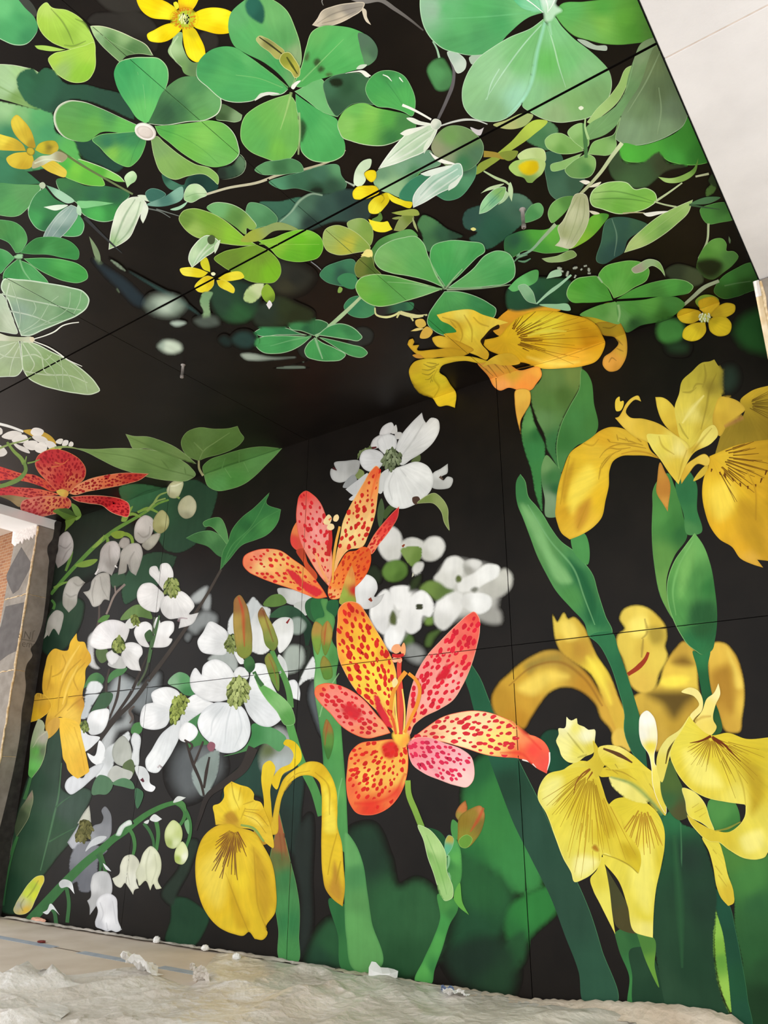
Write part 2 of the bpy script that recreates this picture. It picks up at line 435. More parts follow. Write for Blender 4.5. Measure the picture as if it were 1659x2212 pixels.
            for v in opt.get('cone', []):   # cone:hex:hex:spacing:size  packed little buds
                sb = Buf(); c1, c2 = lin(v[0]), lin(v[1]); gap, size = float(v[2]), float(v[3]); lo, hi = poly.min(0), poly.max(0)
                yy = lo[1]; row = 0; L = 0
                while yy < hi[1]+gap*.4:
                    xx = lo[0]+(row % 2)*gap*.5
                    while xx < hi[0]+gap*.4:
                        q = np.array([[xx+rng.uniform(-.2, .2)*gap, yy+rng.uniform(-.2, .2)*gap]])
                        if inside(poly, q)[0]:
                            an = math.pi/2+(q[0, 0]-poly[:, 0].mean())/(hi[0]-lo[0]+1e-6)*-1.2
                            b = blob(q[0, 0], q[0, 1], size*.62, size*.36, an, rng, 8)
                            flat_fan(sb, b+[.6, .8], c1*.5, off+STEP*(.3+.004*L)); flat_fan(sb, b, c1+(c2-c1)*rng.random(), off+STEP*(.302+.004*L)); L += 1
                        xx += gap
                    yy += gap*.8; row += 1
                if sb.v: put(sb.build('bud_cluster'), True, {'many': 1})
    if th: th.finish()

# ------------------------------------------------------------------ structure
M_BLACK = noise_mat('black_mural_ground', '130f0c', '1a1511', 3.0, 0.42, 0.12, 240.0, 0.13)
M_BACK = noise_mat('joint_shadow_board', '0c0b0a', '110f0e', 5.0, 0.9)  # near-black backing board that shows through the joints
M_WHITE = noise_mat('white_render_board', 'd3d0cf', 'dddad9', 3.0, 0.75, 0.35, 90.0, 0.2)
M_FOAM = noise_mat('grey_foam_board', '8a8177', '9d948a', 9.0, 0.85, 0.25, 150.0, 0.2)
M_CAULK = noise_mat('tan_foam_sealant', 'c9a777', 'ecd7b4', 30.0, 0.7, 0.4, 80.0)
def isect(l1, l2):                  # lines in plane coordinates as (point, direction)
    (p, d), (q, e) = l1, l2; M = np.array([[d[0], -e[0]], [d[1], -e[1]]]); t = np.linalg.solve(M, np.array(q)-p); return np.array(p)+np.array(d)*t[0]
def quad_panel(parent, corners, ceil):
    t = 0.012; lo = [((x, y, HC) if ceil else (x, 0.0, y)) for x, y in corners]
    hi = [((x, y, HC+t) if ceil else (x, t, y)) for x, y in corners]
    v = lo+hi; f = [(0, 1, 2, 3), (7, 6, 5, 4)]+[(i, i+4, (i+1) % 4+4, (i+1) % 4) for i in range(4)]
    o = mesh_obj('panel', v, f, M_BLACK, parent)
    bm = bmesh.new(); bm.from_mesh(o.data); bmesh.ops.recalc_face_normals(bm, faces=bm.faces); bm.to_mesh(o.data); bm.free(); return o
def seam2(i):
    c, p0, d, n, g = SEAMS[i]; k = (0, 1) if c else (0, 2)
    return np.array([p0[k[0]], p0[k[1]]]), np.array([d[k[0]], d[k[1]]]), g
def panels(parent, vs, hs, ceil):
    # vs / hs: boundary lines left to right / bottom to top, each (point, direction, gap)
    for i in range(len(vs)-1):
        for j in range(len(hs)-1):
            def corner(a, b, sx, sy):
                pa, da, ga = vs[a]; pb, db, gb = hs[b]
                return isect((pa+np.array([sx*ga*.5, 0]), da), (pb+np.array([0, sy*gb*.5]), db))
            quad_panel(parent, [corner(i, j, 1, 1), corner(i+1, j, -1, 1), corner(i+1, j+1, -1, -1), corner(i, j+1, 1, -1)], ceil)
V0 = np.array([0., 1.]); H0 = np.array([1., 0.])
wall = tag(box('wall_back', XL-.02, 0.06, 0.0125, 0.16, -0.02, HC+.15, M_BACK), kind='structure')
panels(wall, [(np.array([XL, 0.]), V0, 0), seam2(0), seam2(1), seam2(2), (np.array([XR+.03, 0.]), V0, 0)],
       [(np.array([0., 0.]), H0, 0), seam2(3), (np.array([0., HC]), H0, 0)], False)
ceil = tag(box('ceiling', XL-.02, XR+.002, -4.4, 0.0, HC+.0125, HC+.15, M_BACK), kind='structure')
panels(ceil, [(np.array([XL, 0.]), V0, 0), seam2(5), seam2(6), (np.array([XR, 0.]), V0, 0)],
       [(np.array([0., -4.3]), H0, 0), seam2(4), (np.array([0., 0.]), H0, 0)], True)
# white beams along both open sides
ZB = 4.105; XB = -0.4655
M_WHITE2 = noise_mat('bright_white_board', 'ece8e6', 'f4f1ef', 3.0, 0.7, 0.2, 90.0, 0.2)
def beam(name, x0, x1, joints, mat=M_WHITE):
    root = tag(bpy.data.objects.new(name, None), kind='structure'); COL.objects.link(root)
    ys = [-4.6]+joints+[0.3]
    for a, b in zip(ys, ys[1:]): box('beam_board', x0, x1, a+.003, b-.003, ZB, HC+.2, mat, root, 0.004)
    return root
beam('trim_1', XB, XB+.62, [-2.142])
box('beam_joint', XB+.004, XB+.62, -2.147, -2.137, ZB+.003, HC+.2, noise_mat('joint_filler', 'c9b9ae', 'd6c8be', 20.0), bpy.data.objects['trim_1'])
beam('trim_2', XL-.48, XL, [], M_WHITE2)
# pillars of grey foam board
M_FOAM2 = noise_mat('tan_foam_board', 'a39588', 'b3a598', 7.0, 0.85, 0.25, 150.0, 0.2)
def pillar(name, x0, x1, zt, rows, front, side):
    root = tag(bpy.data.objects.new(name, None), kind='structure'); COL.objects.link(root)
    zz = [0.0]+rows+[zt]
    for a, b in zip(zz, zz[1:]): box('foam_board', x0, x1, -DP, 0.14, a+.004, b-.004, M_FOAM, root, 0.004)
    box('core', x0+.01, x1-.01, -DP+.008, 0.13, 0, zt-.005, M_CAULK, root)
    return root
PL = pillar('wall_left', XL-.48, XL, ZB-.001, [0.55, 1.53, 2.43, 3.28], None, None)
PR = pillar('wall_right', XR-.005, 0.10, ZB-.001, [1.6, 3.2], None, None)

# ------------------------------------------------------------------ pillar details
def plane_poly(name, px, ax, val, mat, parent, thick, smooth=True):
    # a thin coat or slab on a vertical plane, outline given by its corners
    P = np.array(px, float)
    if smooth: P = spline(P, [False]*len(P), True, 4.0)
    Q = hit(P, ax, val); n = len(Q); off = np.zeros(3); off[ax] = thick
    v = list(Q)+list(Q+off); f = [tuple(range(n)), tuple(range(2*n-1, n-1, -1))]+[(i, i+n, (i+1) % n+n, (i+1) % n) for i in range(n)]
    return mesh_obj(name, v, f, mat, parent)
def tube(name, pts, r, mat, parent=None, seg=8, jit=0.0, seed=1):
    rng = random.Random(seed); P = np.array(pts, float); v, f = [], []
    for i, p in enumerate(P):
        t = P[min(i+1, len(P)-1)]-P[max(i-1, 0)]; t /= np.linalg.norm(t)
        a = np.cross(t, [0.3, 0.9, 0.2]); a /= np.linalg.norm(a); b = np.cross(t, a); rr = r*(1+rng.uniform(-jit, jit))
        for k in range(seg):
            w = 2*math.pi*k/seg; v.append(p+rr*(math.cos(w)*a+math.sin(w)*b))
    for i in range(len(P)-1):
        for k in range(seg): f.append((i*seg+k, i*seg+(k+1) % seg, (i+1)*seg+(k+1) % seg, (i+1)*seg+k))
    f += [tuple(range(seg)), tuple(range(len(v)-1, len(v)-1-seg, -1))]
    return mesh_obj(name, v, f, mat, parent, True)
M_OVER = noise_mat('black_paint_overlap', '2b2825', '3d3935', 14.0, 0.6)
M_SHADOW = noise_mat('grey_patch_coating', '5b5552', '66605d', 10.0, 0.8)  # sharp-edged shadows on the pillar, painted as flat grey shapes without a caster
M_CRUMB = noise_mat('white_torn_foam', 'd6ccc6', 'ebe3de', 40.0, 0.9, 0.6, 60.0)
M_INK = noise_mat('faint_print', '6d665d', '746c63', 20.0, 0.9)
plane_poly('paint_overlap', [(134, 1124), (128, 1170), (118, 1280), (100, 1400), (82, 1510), (62, 1620), (44, 1720), (22, 1840), (-4, 1990), (-40, 1990), (-28, 1900), (-6, 1810), (14, 1730), (30, 1660),
    (44, 1580), (48, 1530), (54, 1500), (56, 1480), (54, 1455), (58, 1435), (70, 1415), (66, 1402), (75, 1390), (88, 1360), (97, 1310), (101, 1270), (104, 1230), (106, 1210), (102, 1190), (103, 1180), (113, 1165), (117, 1145), (120, 1126)], 0, XL+.0005, M_OVER, PL, .0012)
plane_poly('grey_patch', [(46, 1182), (66, 1214), (67, 1224), (48, 1259), (40, 1274), (37, 1276), (28, 1283), (20, 1266), (14, 1250), (15, 1240), (22, 1225)], 1, -DP-.0005, M_SHADOW, PL, -.0012, False)  # painted shadow shape on the pillar, no caster
plane_poly('grey_patch', [(12, 1310), (52, 1301), (48, 1330), (36, 1406), (18, 1414), (-16, 1440), (-16, 1390), (2, 1352)], 1, -DP-.0005, M_SHADOW, PL, -.0012, False)  # painted shadow shape on the pillar, no caster
rg = random.Random(3)
jag = [(30, 1147), (82, 1131), (79, 1157)]
for k in range(12):
    t = (k+1)/13; jag.append((79-t*48, 1157+t*21+(rg.uniform(0, 7) if k % 2 else rg.uniform(-5, 0))))
jag += [(33, 1180), (27, 1174)]
plane_poly('torn_foam', jag, 1, -DP-.0005, M_CRUMB, PL, -.012, False)
tube('sealant_bead', [(XL+rg.uniform(-.004, .004), -DP+rg.uniform(-.004, .004), z) for z in np.linspace(0.0, ZB-.02, 60)], .011, M_CAULK, PL, 8, .35)
for z in (0.55, 1.53, 2.43, 3.28):
    tube('sealant_line', [(XL-.47+.47*t, -DP, z+rg.uniform(-.006, .006)) for t in np.linspace(0, 1, 14)], .006, M_CAULK if z != 0.55 else M_FOAM, PL, 6, .4)
# worn half-legible print on the foam board
def print_text(body, px, size, flip):
    cu = bpy.data.curves.new('print', 'FONT'); cu.body = body; cu.size = size; cu.extrude = 0.0004
    o = bpy.data.objects.new('print', cu); dg = bpy.context.evaluated_depsgraph_get(); COL.objects.link(o); bpy.context.view_layer.update()
    me = bpy.data.meshes.new_from_object(o.evaluated_get(bpy.context.evaluated_depsgraph_get())); COL.objects.unlink(o); bpy.data.objects.remove(o)
    p = hit([px], 0, XL)[0]; m = mesh_obj('printed_lettering', [], [], None, PL); m.data = me; me.materials.append(M_INK)
    R = Matrix(((0, 0, 1, XL+.001), (1, 0, 0, p[1]), (0, 1, 0, p[2]), (0, 0, 0, 1)))
    m.matrix_world = R @ Matrix.Rotation(math.pi if flip else 0, 4, 'Z')
print_text('JNF', (74, 1367), .12, True)
print_text('ema', (46, 1396), .105, False)
box('print_rule', XL, XL+.001, -.26, -.10, hit([(60, 1383)], 0, XL)[0][2]-.004, hit([(60, 1383)], 0, XL)[0][2]+.004, M_INK, PL)
# right pillar: cream board edge, sealant, white filler lump
M_CREAM = noise_mat('cream_board_edge', 'd9bf97', 'ecd9bb', 12.0, 0.8, 0.4, 60.0)
box('board_edge', XR-.012, XR+.022, -DP-.006, -DP+.1, 0.0, ZB-.12, M_CREAM, PR, .003)
box('board_edge', XR-.012, XR+.022, -DP-.006, -DP+.1, ZB-.12, ZB-.004, M_CRUMB, PR, .003)
tube('sealant_bead', [(XR+.03+rg.uniform(-.005, .005), -DP-.002, z) for z in np.linspace(0.0, ZB-.02, 70)], .009, M_CAULK, PR, 8, .6)
# ------------------------------------------------------------------ ceiling fittings
M_PLASTIC = noise_mat('white_plastic', 'ece4de', 'f2ebe6', 4.0, 0.45, 0, 1, 0.4)
M_METAL = noise_mat('dull_painted_metal', '78716c', '99918b', 20.0, 0.45, 0, 1, 0.5)
def lathe(name, prof, cx, cy, mat, parent=None, seg=32):
    v, f = [], []
    for r, z in prof:
        for k in range(seg): a = 2*math.pi*k/seg; v.append((cx+r*math.cos(a), cy+r*math.sin(a), z))
    for i in range(len(prof)-1):
        for k in range(seg): f.append((i*seg+k, (i+1)*seg+k, (i+1)*seg+(k+1) % seg, i*seg+(k+1) % seg))
    f.append(tuple(range(len(v)-seg, len(v)))); f.append(tuple(range(seg-1, -1, -1)))
    return mesh_obj(name, v, f, mat, parent, True)
e = tag(bpy.data.objects.new('ceiling_disc', None), 'white round cover plate in the middle of the five-leaflet clover', 'cover plate'); COL.objects.link(e)
lathe('rim', [(.049, HC), (.051, HC-.004), (.05, HC-.012), (.043, HC-.015), (.038, HC-.011), (.036, HC-.004)], -2.69, -3.142, M_PLASTIC, e)
lathe('face', [(.040, HC-.004), (.039, HC-.0115), (.02, HC-.0125), (.0005, HC-.0126)], -2.69, -3.142, noise_mat('white_plastic_face', 'ddd4cd', 'e6ded8', 4.0, 0.5), e)
for (x, y, z), lb in (((-1.423, -1.555, 4.088), 'dark metal rod hanging from the ceiling among the leaves at upper right'), ((-4.271, -1.554, 4.104), 'grey metal rod hanging from the black part of the ceiling near the joint')):
    e = tag(bpy.data.objects.new('hanging_rod', None), lb, 'rod', 'short rods hanging from the mural ceiling'); COL.objects.link(e); e.location = (x, y, HC)
    def loc(o): o.data.transform(Matrix.Translation((-x, -y, -HC))); return o
    loc(lathe('flange', [(.018, HC), (.018, HC-.004), (.010, HC-.006)], x, y, M_METAL, e, 16))
    loc(lathe('rod', [(.0105, HC-.004), (.0105, z+.02)], x, y, M_METAL, e, 14))
    loc(lathe('nut', [(.009, z+.024), (.014, z+.022), (.014, z+.004), (.011, z), (.004, z)], x, y, M_METAL, e, 8))
# ------------------------------------------------------------------ beyond the opening at the far left
def brick_material():
    m, t, b = node_mat('red_brick', 0.85, 0.2); N, L = t.nodes, t.links
    tc = N.new('ShaderNodeTexCoord'); mp = N.new('ShaderNodeMapping'); mp.inputs['Rotation'].default_value = (math.pi/2, 0, 0); L.new(tc.outputs['Object'], mp.inputs[0])
    br = N.new('ShaderNodeTexBrick'); br.inputs['Scale'].default_value = 1.0
    br.inputs['Brick Width'].default_value = .22; br.inputs['Row Height'].default_value = .085; br.inputs['Mortar Size'].default_value = .007
    br.inputs['Color1'].default_value = (*lin('96664a'), 1); br.inputs['Color2'].default_value = (*lin('a87a58'), 1); br.inputs['Mortar'].default_value = (*lin('b39a80'), 1)
    L.new(mp.outputs[0], br.inputs['Vector']); L.new(br.outputs['Color'], b.inputs['Base Color'])
    bp = N.new('ShaderNodeBump'); bp.inputs['Strength'].default_value = .4; bp.inputs['Distance'].default_value = .01; L.new(br.outputs['Fac'], bp.inputs['Height']); L.new(bp.outputs[0], b.inputs['Normal'])
    return m
bw = tag(bpy.data.objects.new('brick_building', None), 'tan brick building seen past the foam pillar at far left', 'building'); COL.objects.link(bw)
box('wall', -30, -11, 5.0, 5.4, -0.02, 7.62, brick_material(), bw)
box('eave', -30.3, -10.8, 3.6, 5.5, 7.62, 7.95, noise_mat('beige_soffit', 'bcae9f', 'c9bcae', 2.0, 0.8), bw, .01)
# ------------------------------------------------------------------ floor and its coverings
M_FLOOR = noise_mat('concrete_floor', 'b6b3b0', 'c6c3c0', 1.2, 0.8, 0.2, 30.0)
tag(box('floor', -32, 14, -16, 8.0, -0.15, -0.012, M_FLOOR), kind='structure')
def paper_mat(name, c1, c2, rough, spec, scale, tr=0.0):
    m = noise_mat(name, c1, c2, scale, rough, 0.75, 16.0, spec, lo=.3, hi=.7, dist=.018)
    t = m.node_tree; N, L = t.nodes, t.links; b = N['Principled BSDF']; old = b.inputs['Normal'].links[0].from_socket
    tc = N.new('ShaderNodeTexCoord'); vo = N.new('ShaderNodeTexVoronoi'); vo.feature = 'DISTANCE_TO_EDGE'; vo.inputs['Scale'].default_value = 9.0; L.new(tc.outputs['Object'], vo.inputs['Vector'])
    mr = N.new('ShaderNodeMapRange'); mr.inputs[2].default_value = .2; L.new(vo.outputs['Distance'], mr.inputs[0])
    bp = N.new('ShaderNodeBump'); bp.invert = True; bp.inputs['Strength'].default_value = .22; bp.inputs['Distance'].default_value = .012
    L.new(mr.outputs[0], bp.inputs['Height']); L.new(old, bp.inputs['Normal']); L.new(bp.outputs[0], b.inputs['Normal']); return m
M_KRAFT = noise_mat('brown_floor_paper', 'c6b7a6', 'd6c9ba', 3.0, 0.8, 0.2, 45.0, 0.15, lo=.3, hi=.7)
M_SHEET = paper_mat('beige_drop_sheet', 'c9bfb2', 'e6e0d7', 0.33, 0.5, 3.0)
M_WHITES = paper_mat('milky_plastic', 'dcd5cb', 'f0ece6', 0.3, 0.5, 5.0)
def creased(X, Y, seed, n, ext, hmax, lmin=.1, lmax=.7):
    rg = np.random.RandomState(seed); Z = np.zeros_like(X); x0, x1, y0, y1 = ext
    for _ in range(n):
        cx, cy, a = rg.uniform(x0, x1), rg.uniform(y0, y1), rg.uniform(0, math.pi); l = rg.uniform(lmin, lmax); w = l*rg.uniform(.05, .22); h = hmax*rg.uniform(.15, 1)*(l/lmax)**.6
        m = (np.abs(X-cx) < l*1.3) & (np.abs(Y-cy) < l*1.3)
        if not m.any(): continue
        u = (X[m]-cx)*math.cos(a)+(Y[m]-cy)*math.sin(a); v = -(X[m]-cx)*math.sin(a)+(Y[m]-cy)*math.cos(a); v = v+.25*u*u/l
        Z[m] += h*np.clip(1-np.abs(v)/w, 0, 1)*np.clip(1-(u/l)**2, 0, 1)*(1 if rg.rand() < .75 else -.5)
    return Z
def sheet(name, px, step, z0, zf, mat, label, cat, ext):
    # film crumpled into irregular flat facets
    rg = np.random.RandomState(len(px)); n = int((ext[1]-ext[0])*(ext[3]-ext[2])/step**2)
    P = np.stack([rg.uniform(ext[0], ext[1], n), rg.uniform(ext[2], ext[3], n), np.zeros(n)], 1); P = P[(P-CAM)@FW > .3]
    poly = spline(np.array(px, float), [False]*len(px), True, 14.0); q = proj(P); k = inside(poly, q); P, q = P[k], q[k]; k = edge_dist(poly, q) > 2.5; P, q = P[k], q[k]
    B = hit(poly, 2, 0.0); B[:, 1] = np.minimum(B[:, 1], -.035); V = [Vector(b[:2]) for b in B]+[Vector(p[:2]) for p in P]
    if area(B[:, :2]) < 0: V[:len(B)] = V[:len(B)][::-1]
    v, e_, f, ov, oe, of = delaunay_2d_cdt(V, [], [list(range(len(B)))], 0, 1e-5)
    xy = np.array([tuple(p) for p in v]); ed = np.clip(edge_dist(B[:, :2], xy)/.12, 0, 1)
    Z = z0+zf(xy[:, 0], xy[:, 1])*(.15+.85*ed)+rg.uniform(0, 1, len(xy))*step*.05*ed
    F = [t for t, g in zip(f, of) if g]
    return tag(mesh_obj(name, [(x, y, max(z, z0-.003)) for (x, y), z in zip(xy, Z)], [tuple(t) for t in F], mat, None, True), label, cat)
kraft = tag(box('floor_paper', XL+.02, -3.6, -1.75, -.02, -.0115, -.002, M_KRAFT), 'flat brown protective paper on the floor along the mural wall', 'floor paper')
EXT = (-6.8, -1.0, -3.6, -.03)
sheet('drop_sheet', [(-60, 2118), (0, 2106), (80, 2104), (150, 2108), (230, 2098), (300, 2092), (345, 2112), (425, 2126), (440, 2098), (470, 2062), (560, 2072), (640, 2086), (735, 2098), (820, 2112), (935, 2126), (1110, 2152), (1300, 2176), (1560, 2208), (1500, 2290), (1200, 2330), (800, 2400), (300, 2480), (-60, 2480)],
      .03, .003, lambda X, Y: .006+creased(X, Y, 4, 200, EXT, .034, .25, 1.1)+creased(X, Y, 8, 700, EXT, .014, .08, .3), M_SHEET, 'crumpled beige plastic drop sheet covering the floor below the mural', 'drop sheet', EXT)
EXT2 = (-6.0, -3.6, -3.6, -.9)
sheet('plastic_sheet', [(-60, 2126), (20, 2112), (90, 2104), (140, 2112), (150, 2128), (290, 2118), (240, 2132), (120, 2150), (80, 2160), (150, 2195), (130, 2212), (190, 2260), (120, 2400), (-60, 2400)],
      .05, .02, lambda X, Y: .014+creased(X, Y, 21, 70, EXT2, .07, .25, .9)+creased(X, Y, 22, 200, EXT2, .02, .06, .25), M_WHITES, 'bunched milky white plastic sheeting in the lower left corner of the floor', 'plastic sheet', EXT2)
def strip(name, top, bot, mat, label, cat, seed, bulge):
    rg = random.Random(seed); T = spline(np.array(top, float), [False]*len(top), False, 8.0)
    A = hit(T, 1, -.012); A[:, 2] = np.maximum(A[:, 2], .004); n = len(A); v = []
    for i, p in enumerate(A):
        j = rg.uniform(-.006, .006); d = bot*(1+rg.uniform(-.12, .12))
        v += [p+[0, 0, j], p+[0, -.02, .004+j], (p[0], -.35*d-.03, p[2]*.62+bulge*rg.uniform(.4, 1)), (p[0], -.7*d, p[2]*.25+bulge*rg.uniform(.3, 1)), (p[0], -d, .008+rg.uniform(0, .006))]
    return tag(mesh_obj(name, v, strip_faces(n, 5), mat, None, True), label, cat)
strip('skirting_paper', [(985, 2134), (1060, 2146), (1150, 2157), (1240, 2160), (1330, 2162), (1410, 2165), (1500, 2176), (1560, 2187), (1590, 2196), (1612, 2216)], .2, paper_mat('pinkish_masking_paper', 'd2bda8', 'e2d2c0', 0.6, 0.3, 5.0), 'pinkish masking paper turned up against the wall base at lower right', 'masking paper', 2, .012)
strip('skirting_paper', [(24, 1980), (90, 1990), (216, 2011), (337, 2030), (450, 2047), (560, 2063), (650, 2078), (735, 2092)], .1, paper_mat('grey_masking_paper', 'b8afa4', 'cac2b7', 0.7, 0.2, 6.0), 'greyish masking paper edge along the wall base at lower left', 'masking paper', 5, .014)
strip('skirting_paper', [(735, 2092), (800, 2103), (860, 2113), (930, 2123), (990, 2134)], .12, paper_mat('tan_masking_paper', 'bfb19e', 'cfc3b2', 0.7, 0.2, 6.0), 'tan masking paper edge along the wall base between scrap and blue tape', 'masking paper', 9, .014)
M_TAPE = noise_mat('blue_grey_tape', '97a0ad', 'a9b1bb', 12.0, 0.6)
for x0, x1, lb in ((-7.9, -6.25, 'longest blue-grey tape strip on the floor paper at far left'), (-5.9, -5.05, 'middle blue-grey tape strip on the floor paper, below the white bells'), (-4.95, -4.46, 'short blue-grey tape strip by the torn sheet edge')):
    tag(box('tape_strip', x0, x1, -.73, -.645, -.002, -.0005, M_TAPE), lb, 'tape', 'tape strips on the floor paper')
tag(box('floor_gap', -6.25, -5.9, -.695, -.678, -.002, -.0008, noise_mat('dark_gap', '6d6052', '7a6c5d', 10.0)), 'dark paper joint between two blue-grey tape strips', 'paper joint')
def crumple(name, px, sx, sy, sz, mat, label, cat, seed, z=0.0, up=0.0, y=None):
    c = hit([px], 2, z)[0]
    if y is not None: c[1] = y
    bm = bmesh.new(); bmesh.ops.create_icosphere(bm, subdivisions=3, radius=1.0); rg = np.random.RandomState(seed)
    D_ = [(rg.normal(size=3), rg.uniform(.1, .45)) for _ in range(14)]
    for v in bm.verts:
        p = np.array(v.co); r = 1.0
        for d, h in D_:
            d = d/np.linalg.norm(d); t = p@d
            r = min(r, (1-h*.6)/max(t, 1e-3)) if t > 1-h else r
        q = p*r*(1+.12*math.sin(9*p[0]+seed)*math.sin(8*p[1]))
        v.co = (q[0]*sx, q[1]*sy, max(q[2], -.55)*sz)
    m = bpy.data.meshes.new(name); bm.to_mesh(m); bm.free(); m.materials.append(mat)
    o = bpy.data.objects.new(name, m); COL.objects.link(o); o.location = (c[0], c[1], z+sz*.55); return tag(o, label, cat)
M_SCRAP = noise_mat('white_scrap_paper', 'e9e6e2', 'f6f4f1', 8.0, 0.6)
M_PEACH = noise_mat('peach_scrap', 'd69a80', 'e6b49a', 9.0, 0.7)
crumple('paper_wad', (338, 2036), .035, .03, .03, M_SCRAP, 'small white paper wad at the wall base right of the white bells', 'paper scrap', 1, 0.004)
crumple('paper_wad', (443, 2053), .034, .03, .026, M_SCRAP, 'small white paper wad at the wall base left of the middle iris', 'paper scrap', 2, 0.004)
crumple('paper_wad', (511, 2072), .035, .03, .026, M_SCRAP, 'small white paper wad under the middle iris petal', 'paper scrap', 3, 0.012)
crumple('paper_wad', (5, 1980), .06, .04, .05, M_PEACH, 'peach-coloured scrap at the foot of the foam pillar', 'paper scrap', 4, 0.0, 0, -.2)
crumple('paper_wad', (82, 1993), .12, .03, .03, M_PEACH, 'peach-coloured scrap at the wall base below the yellow bud tip', 'paper scrap', 5, 0.0)
crumple('paper_wad', (89, 2036), .05, .03, .012, noise_mat('dark_red_scrap', '6a2420', '7c3028', 9.0), 'small dark red scrap lying on the blue-grey tape', 'paper scrap', 6, 0.0)
# torn sheets: folded thin paper
def torn(name, px, w, h, mat, label, seed, rx, rz, z):
    c = hit([px], 2, 0.0)[0]; rg = np.random.RandomState(seed); n, k = 14, 8; v = []
    for j in range(k):
        for i in range(n):
            u, t = i/(n-1)-.5, j/(k-1); ragged = (rg.uniform(-.06, .06) if i in (0, n-1) or j in (0, k-1) else 0)
            fold = .10*math.sin(u*9+seed)*math.sin(t*4+seed)+.05*math.sin(u*17+t*9)
            v.append(((u+ragged)*w*(1.0-.35*t), fold*w*.8, (t+ragged)*h))
    o = mesh_obj(name, v, strip_faces(k, n), mat, None, False); o.location = (c[0], c[1], z); o.rotation_euler = (rx, 0, rz)
    md = o.modifiers.new('thickness', 'SOLIDIFY'); md.thickness = .0015
    return tag(o, label, 'paper scrap')
def leaning_sheet():
    px = [(785, 2124), (796, 2110), (797, 2090), (803, 2077), (812, 2079), (822, 2090), (838, 2091), (851, 2094), (860, 2098), (858, 2112), (846, 2117), (820, 2122), (806, 2098), (826, 2104), (844, 2103), (812, 2112), (832, 2114)]
    dy = [-.14, -.12, -.09, -.04, -.05, -.09, -.07, -.05, -.06, -.09, -.11, -.13, -.13, -.15, -.12, -.17, -.15]
    v = [tuple(hit([p], 1, d)[0]) for p, d in zip(px, dy)]; v = [(x, y, max(z, .016)) for x, y, z in v]
    f = [(0, 1, 15), (1, 2, 12), (1, 12, 15), (2, 3, 12), (3, 4, 12), (4, 5, 12), (5, 13, 12), (5, 6, 13), (6, 14, 13), (6, 7, 14), (7, 8, 14), (8, 9, 14), (9, 10, 14), (10, 16, 14), (14, 16, 13), (13, 16, 15), (12, 13, 15), (16, 11, 15), (10, 11, 16), (11, 0, 15)]
    o = mesh_obj('torn_sheet', v, f, M_SCRAP); md = o.modifiers.new('thickness', 'SOLIDIFY'); md.thickness = .0015
    tag(o, 'large torn white sheet standing against the wall base below the broad green blade', 'paper scrap')
leaning_sheet()
torn('torn_sheet', (330, 2100), .34, .22, M_SCRAP, 'crumpled white torn sheet lying on the tape near the bells', 7, math.radians(62), math.radians(-15), .015)
torn('torn_sheet', (442, 2124), .24, .12, M_SHEET, 'small tented torn flap of sheeting at the short tape strip end', 11, math.radians(40), math.radians(-10), .01)
torn('torn_sheet', (985, 2154), .16, .1, M_SCRAP, 'little white torn strip beside the blue tape scrap near the wall base', 13, math.radians(70), math.radians(20), .02)
torn('tape_scrap', (970, 2147), .1, .05, noise_mat('blue_tape', '6d7fa6', '8494b4', 9.0), 'crumpled blue tape scrap at the wall base below the lower lily stalk', 17, math.radians(60), math.radians(10), .02)

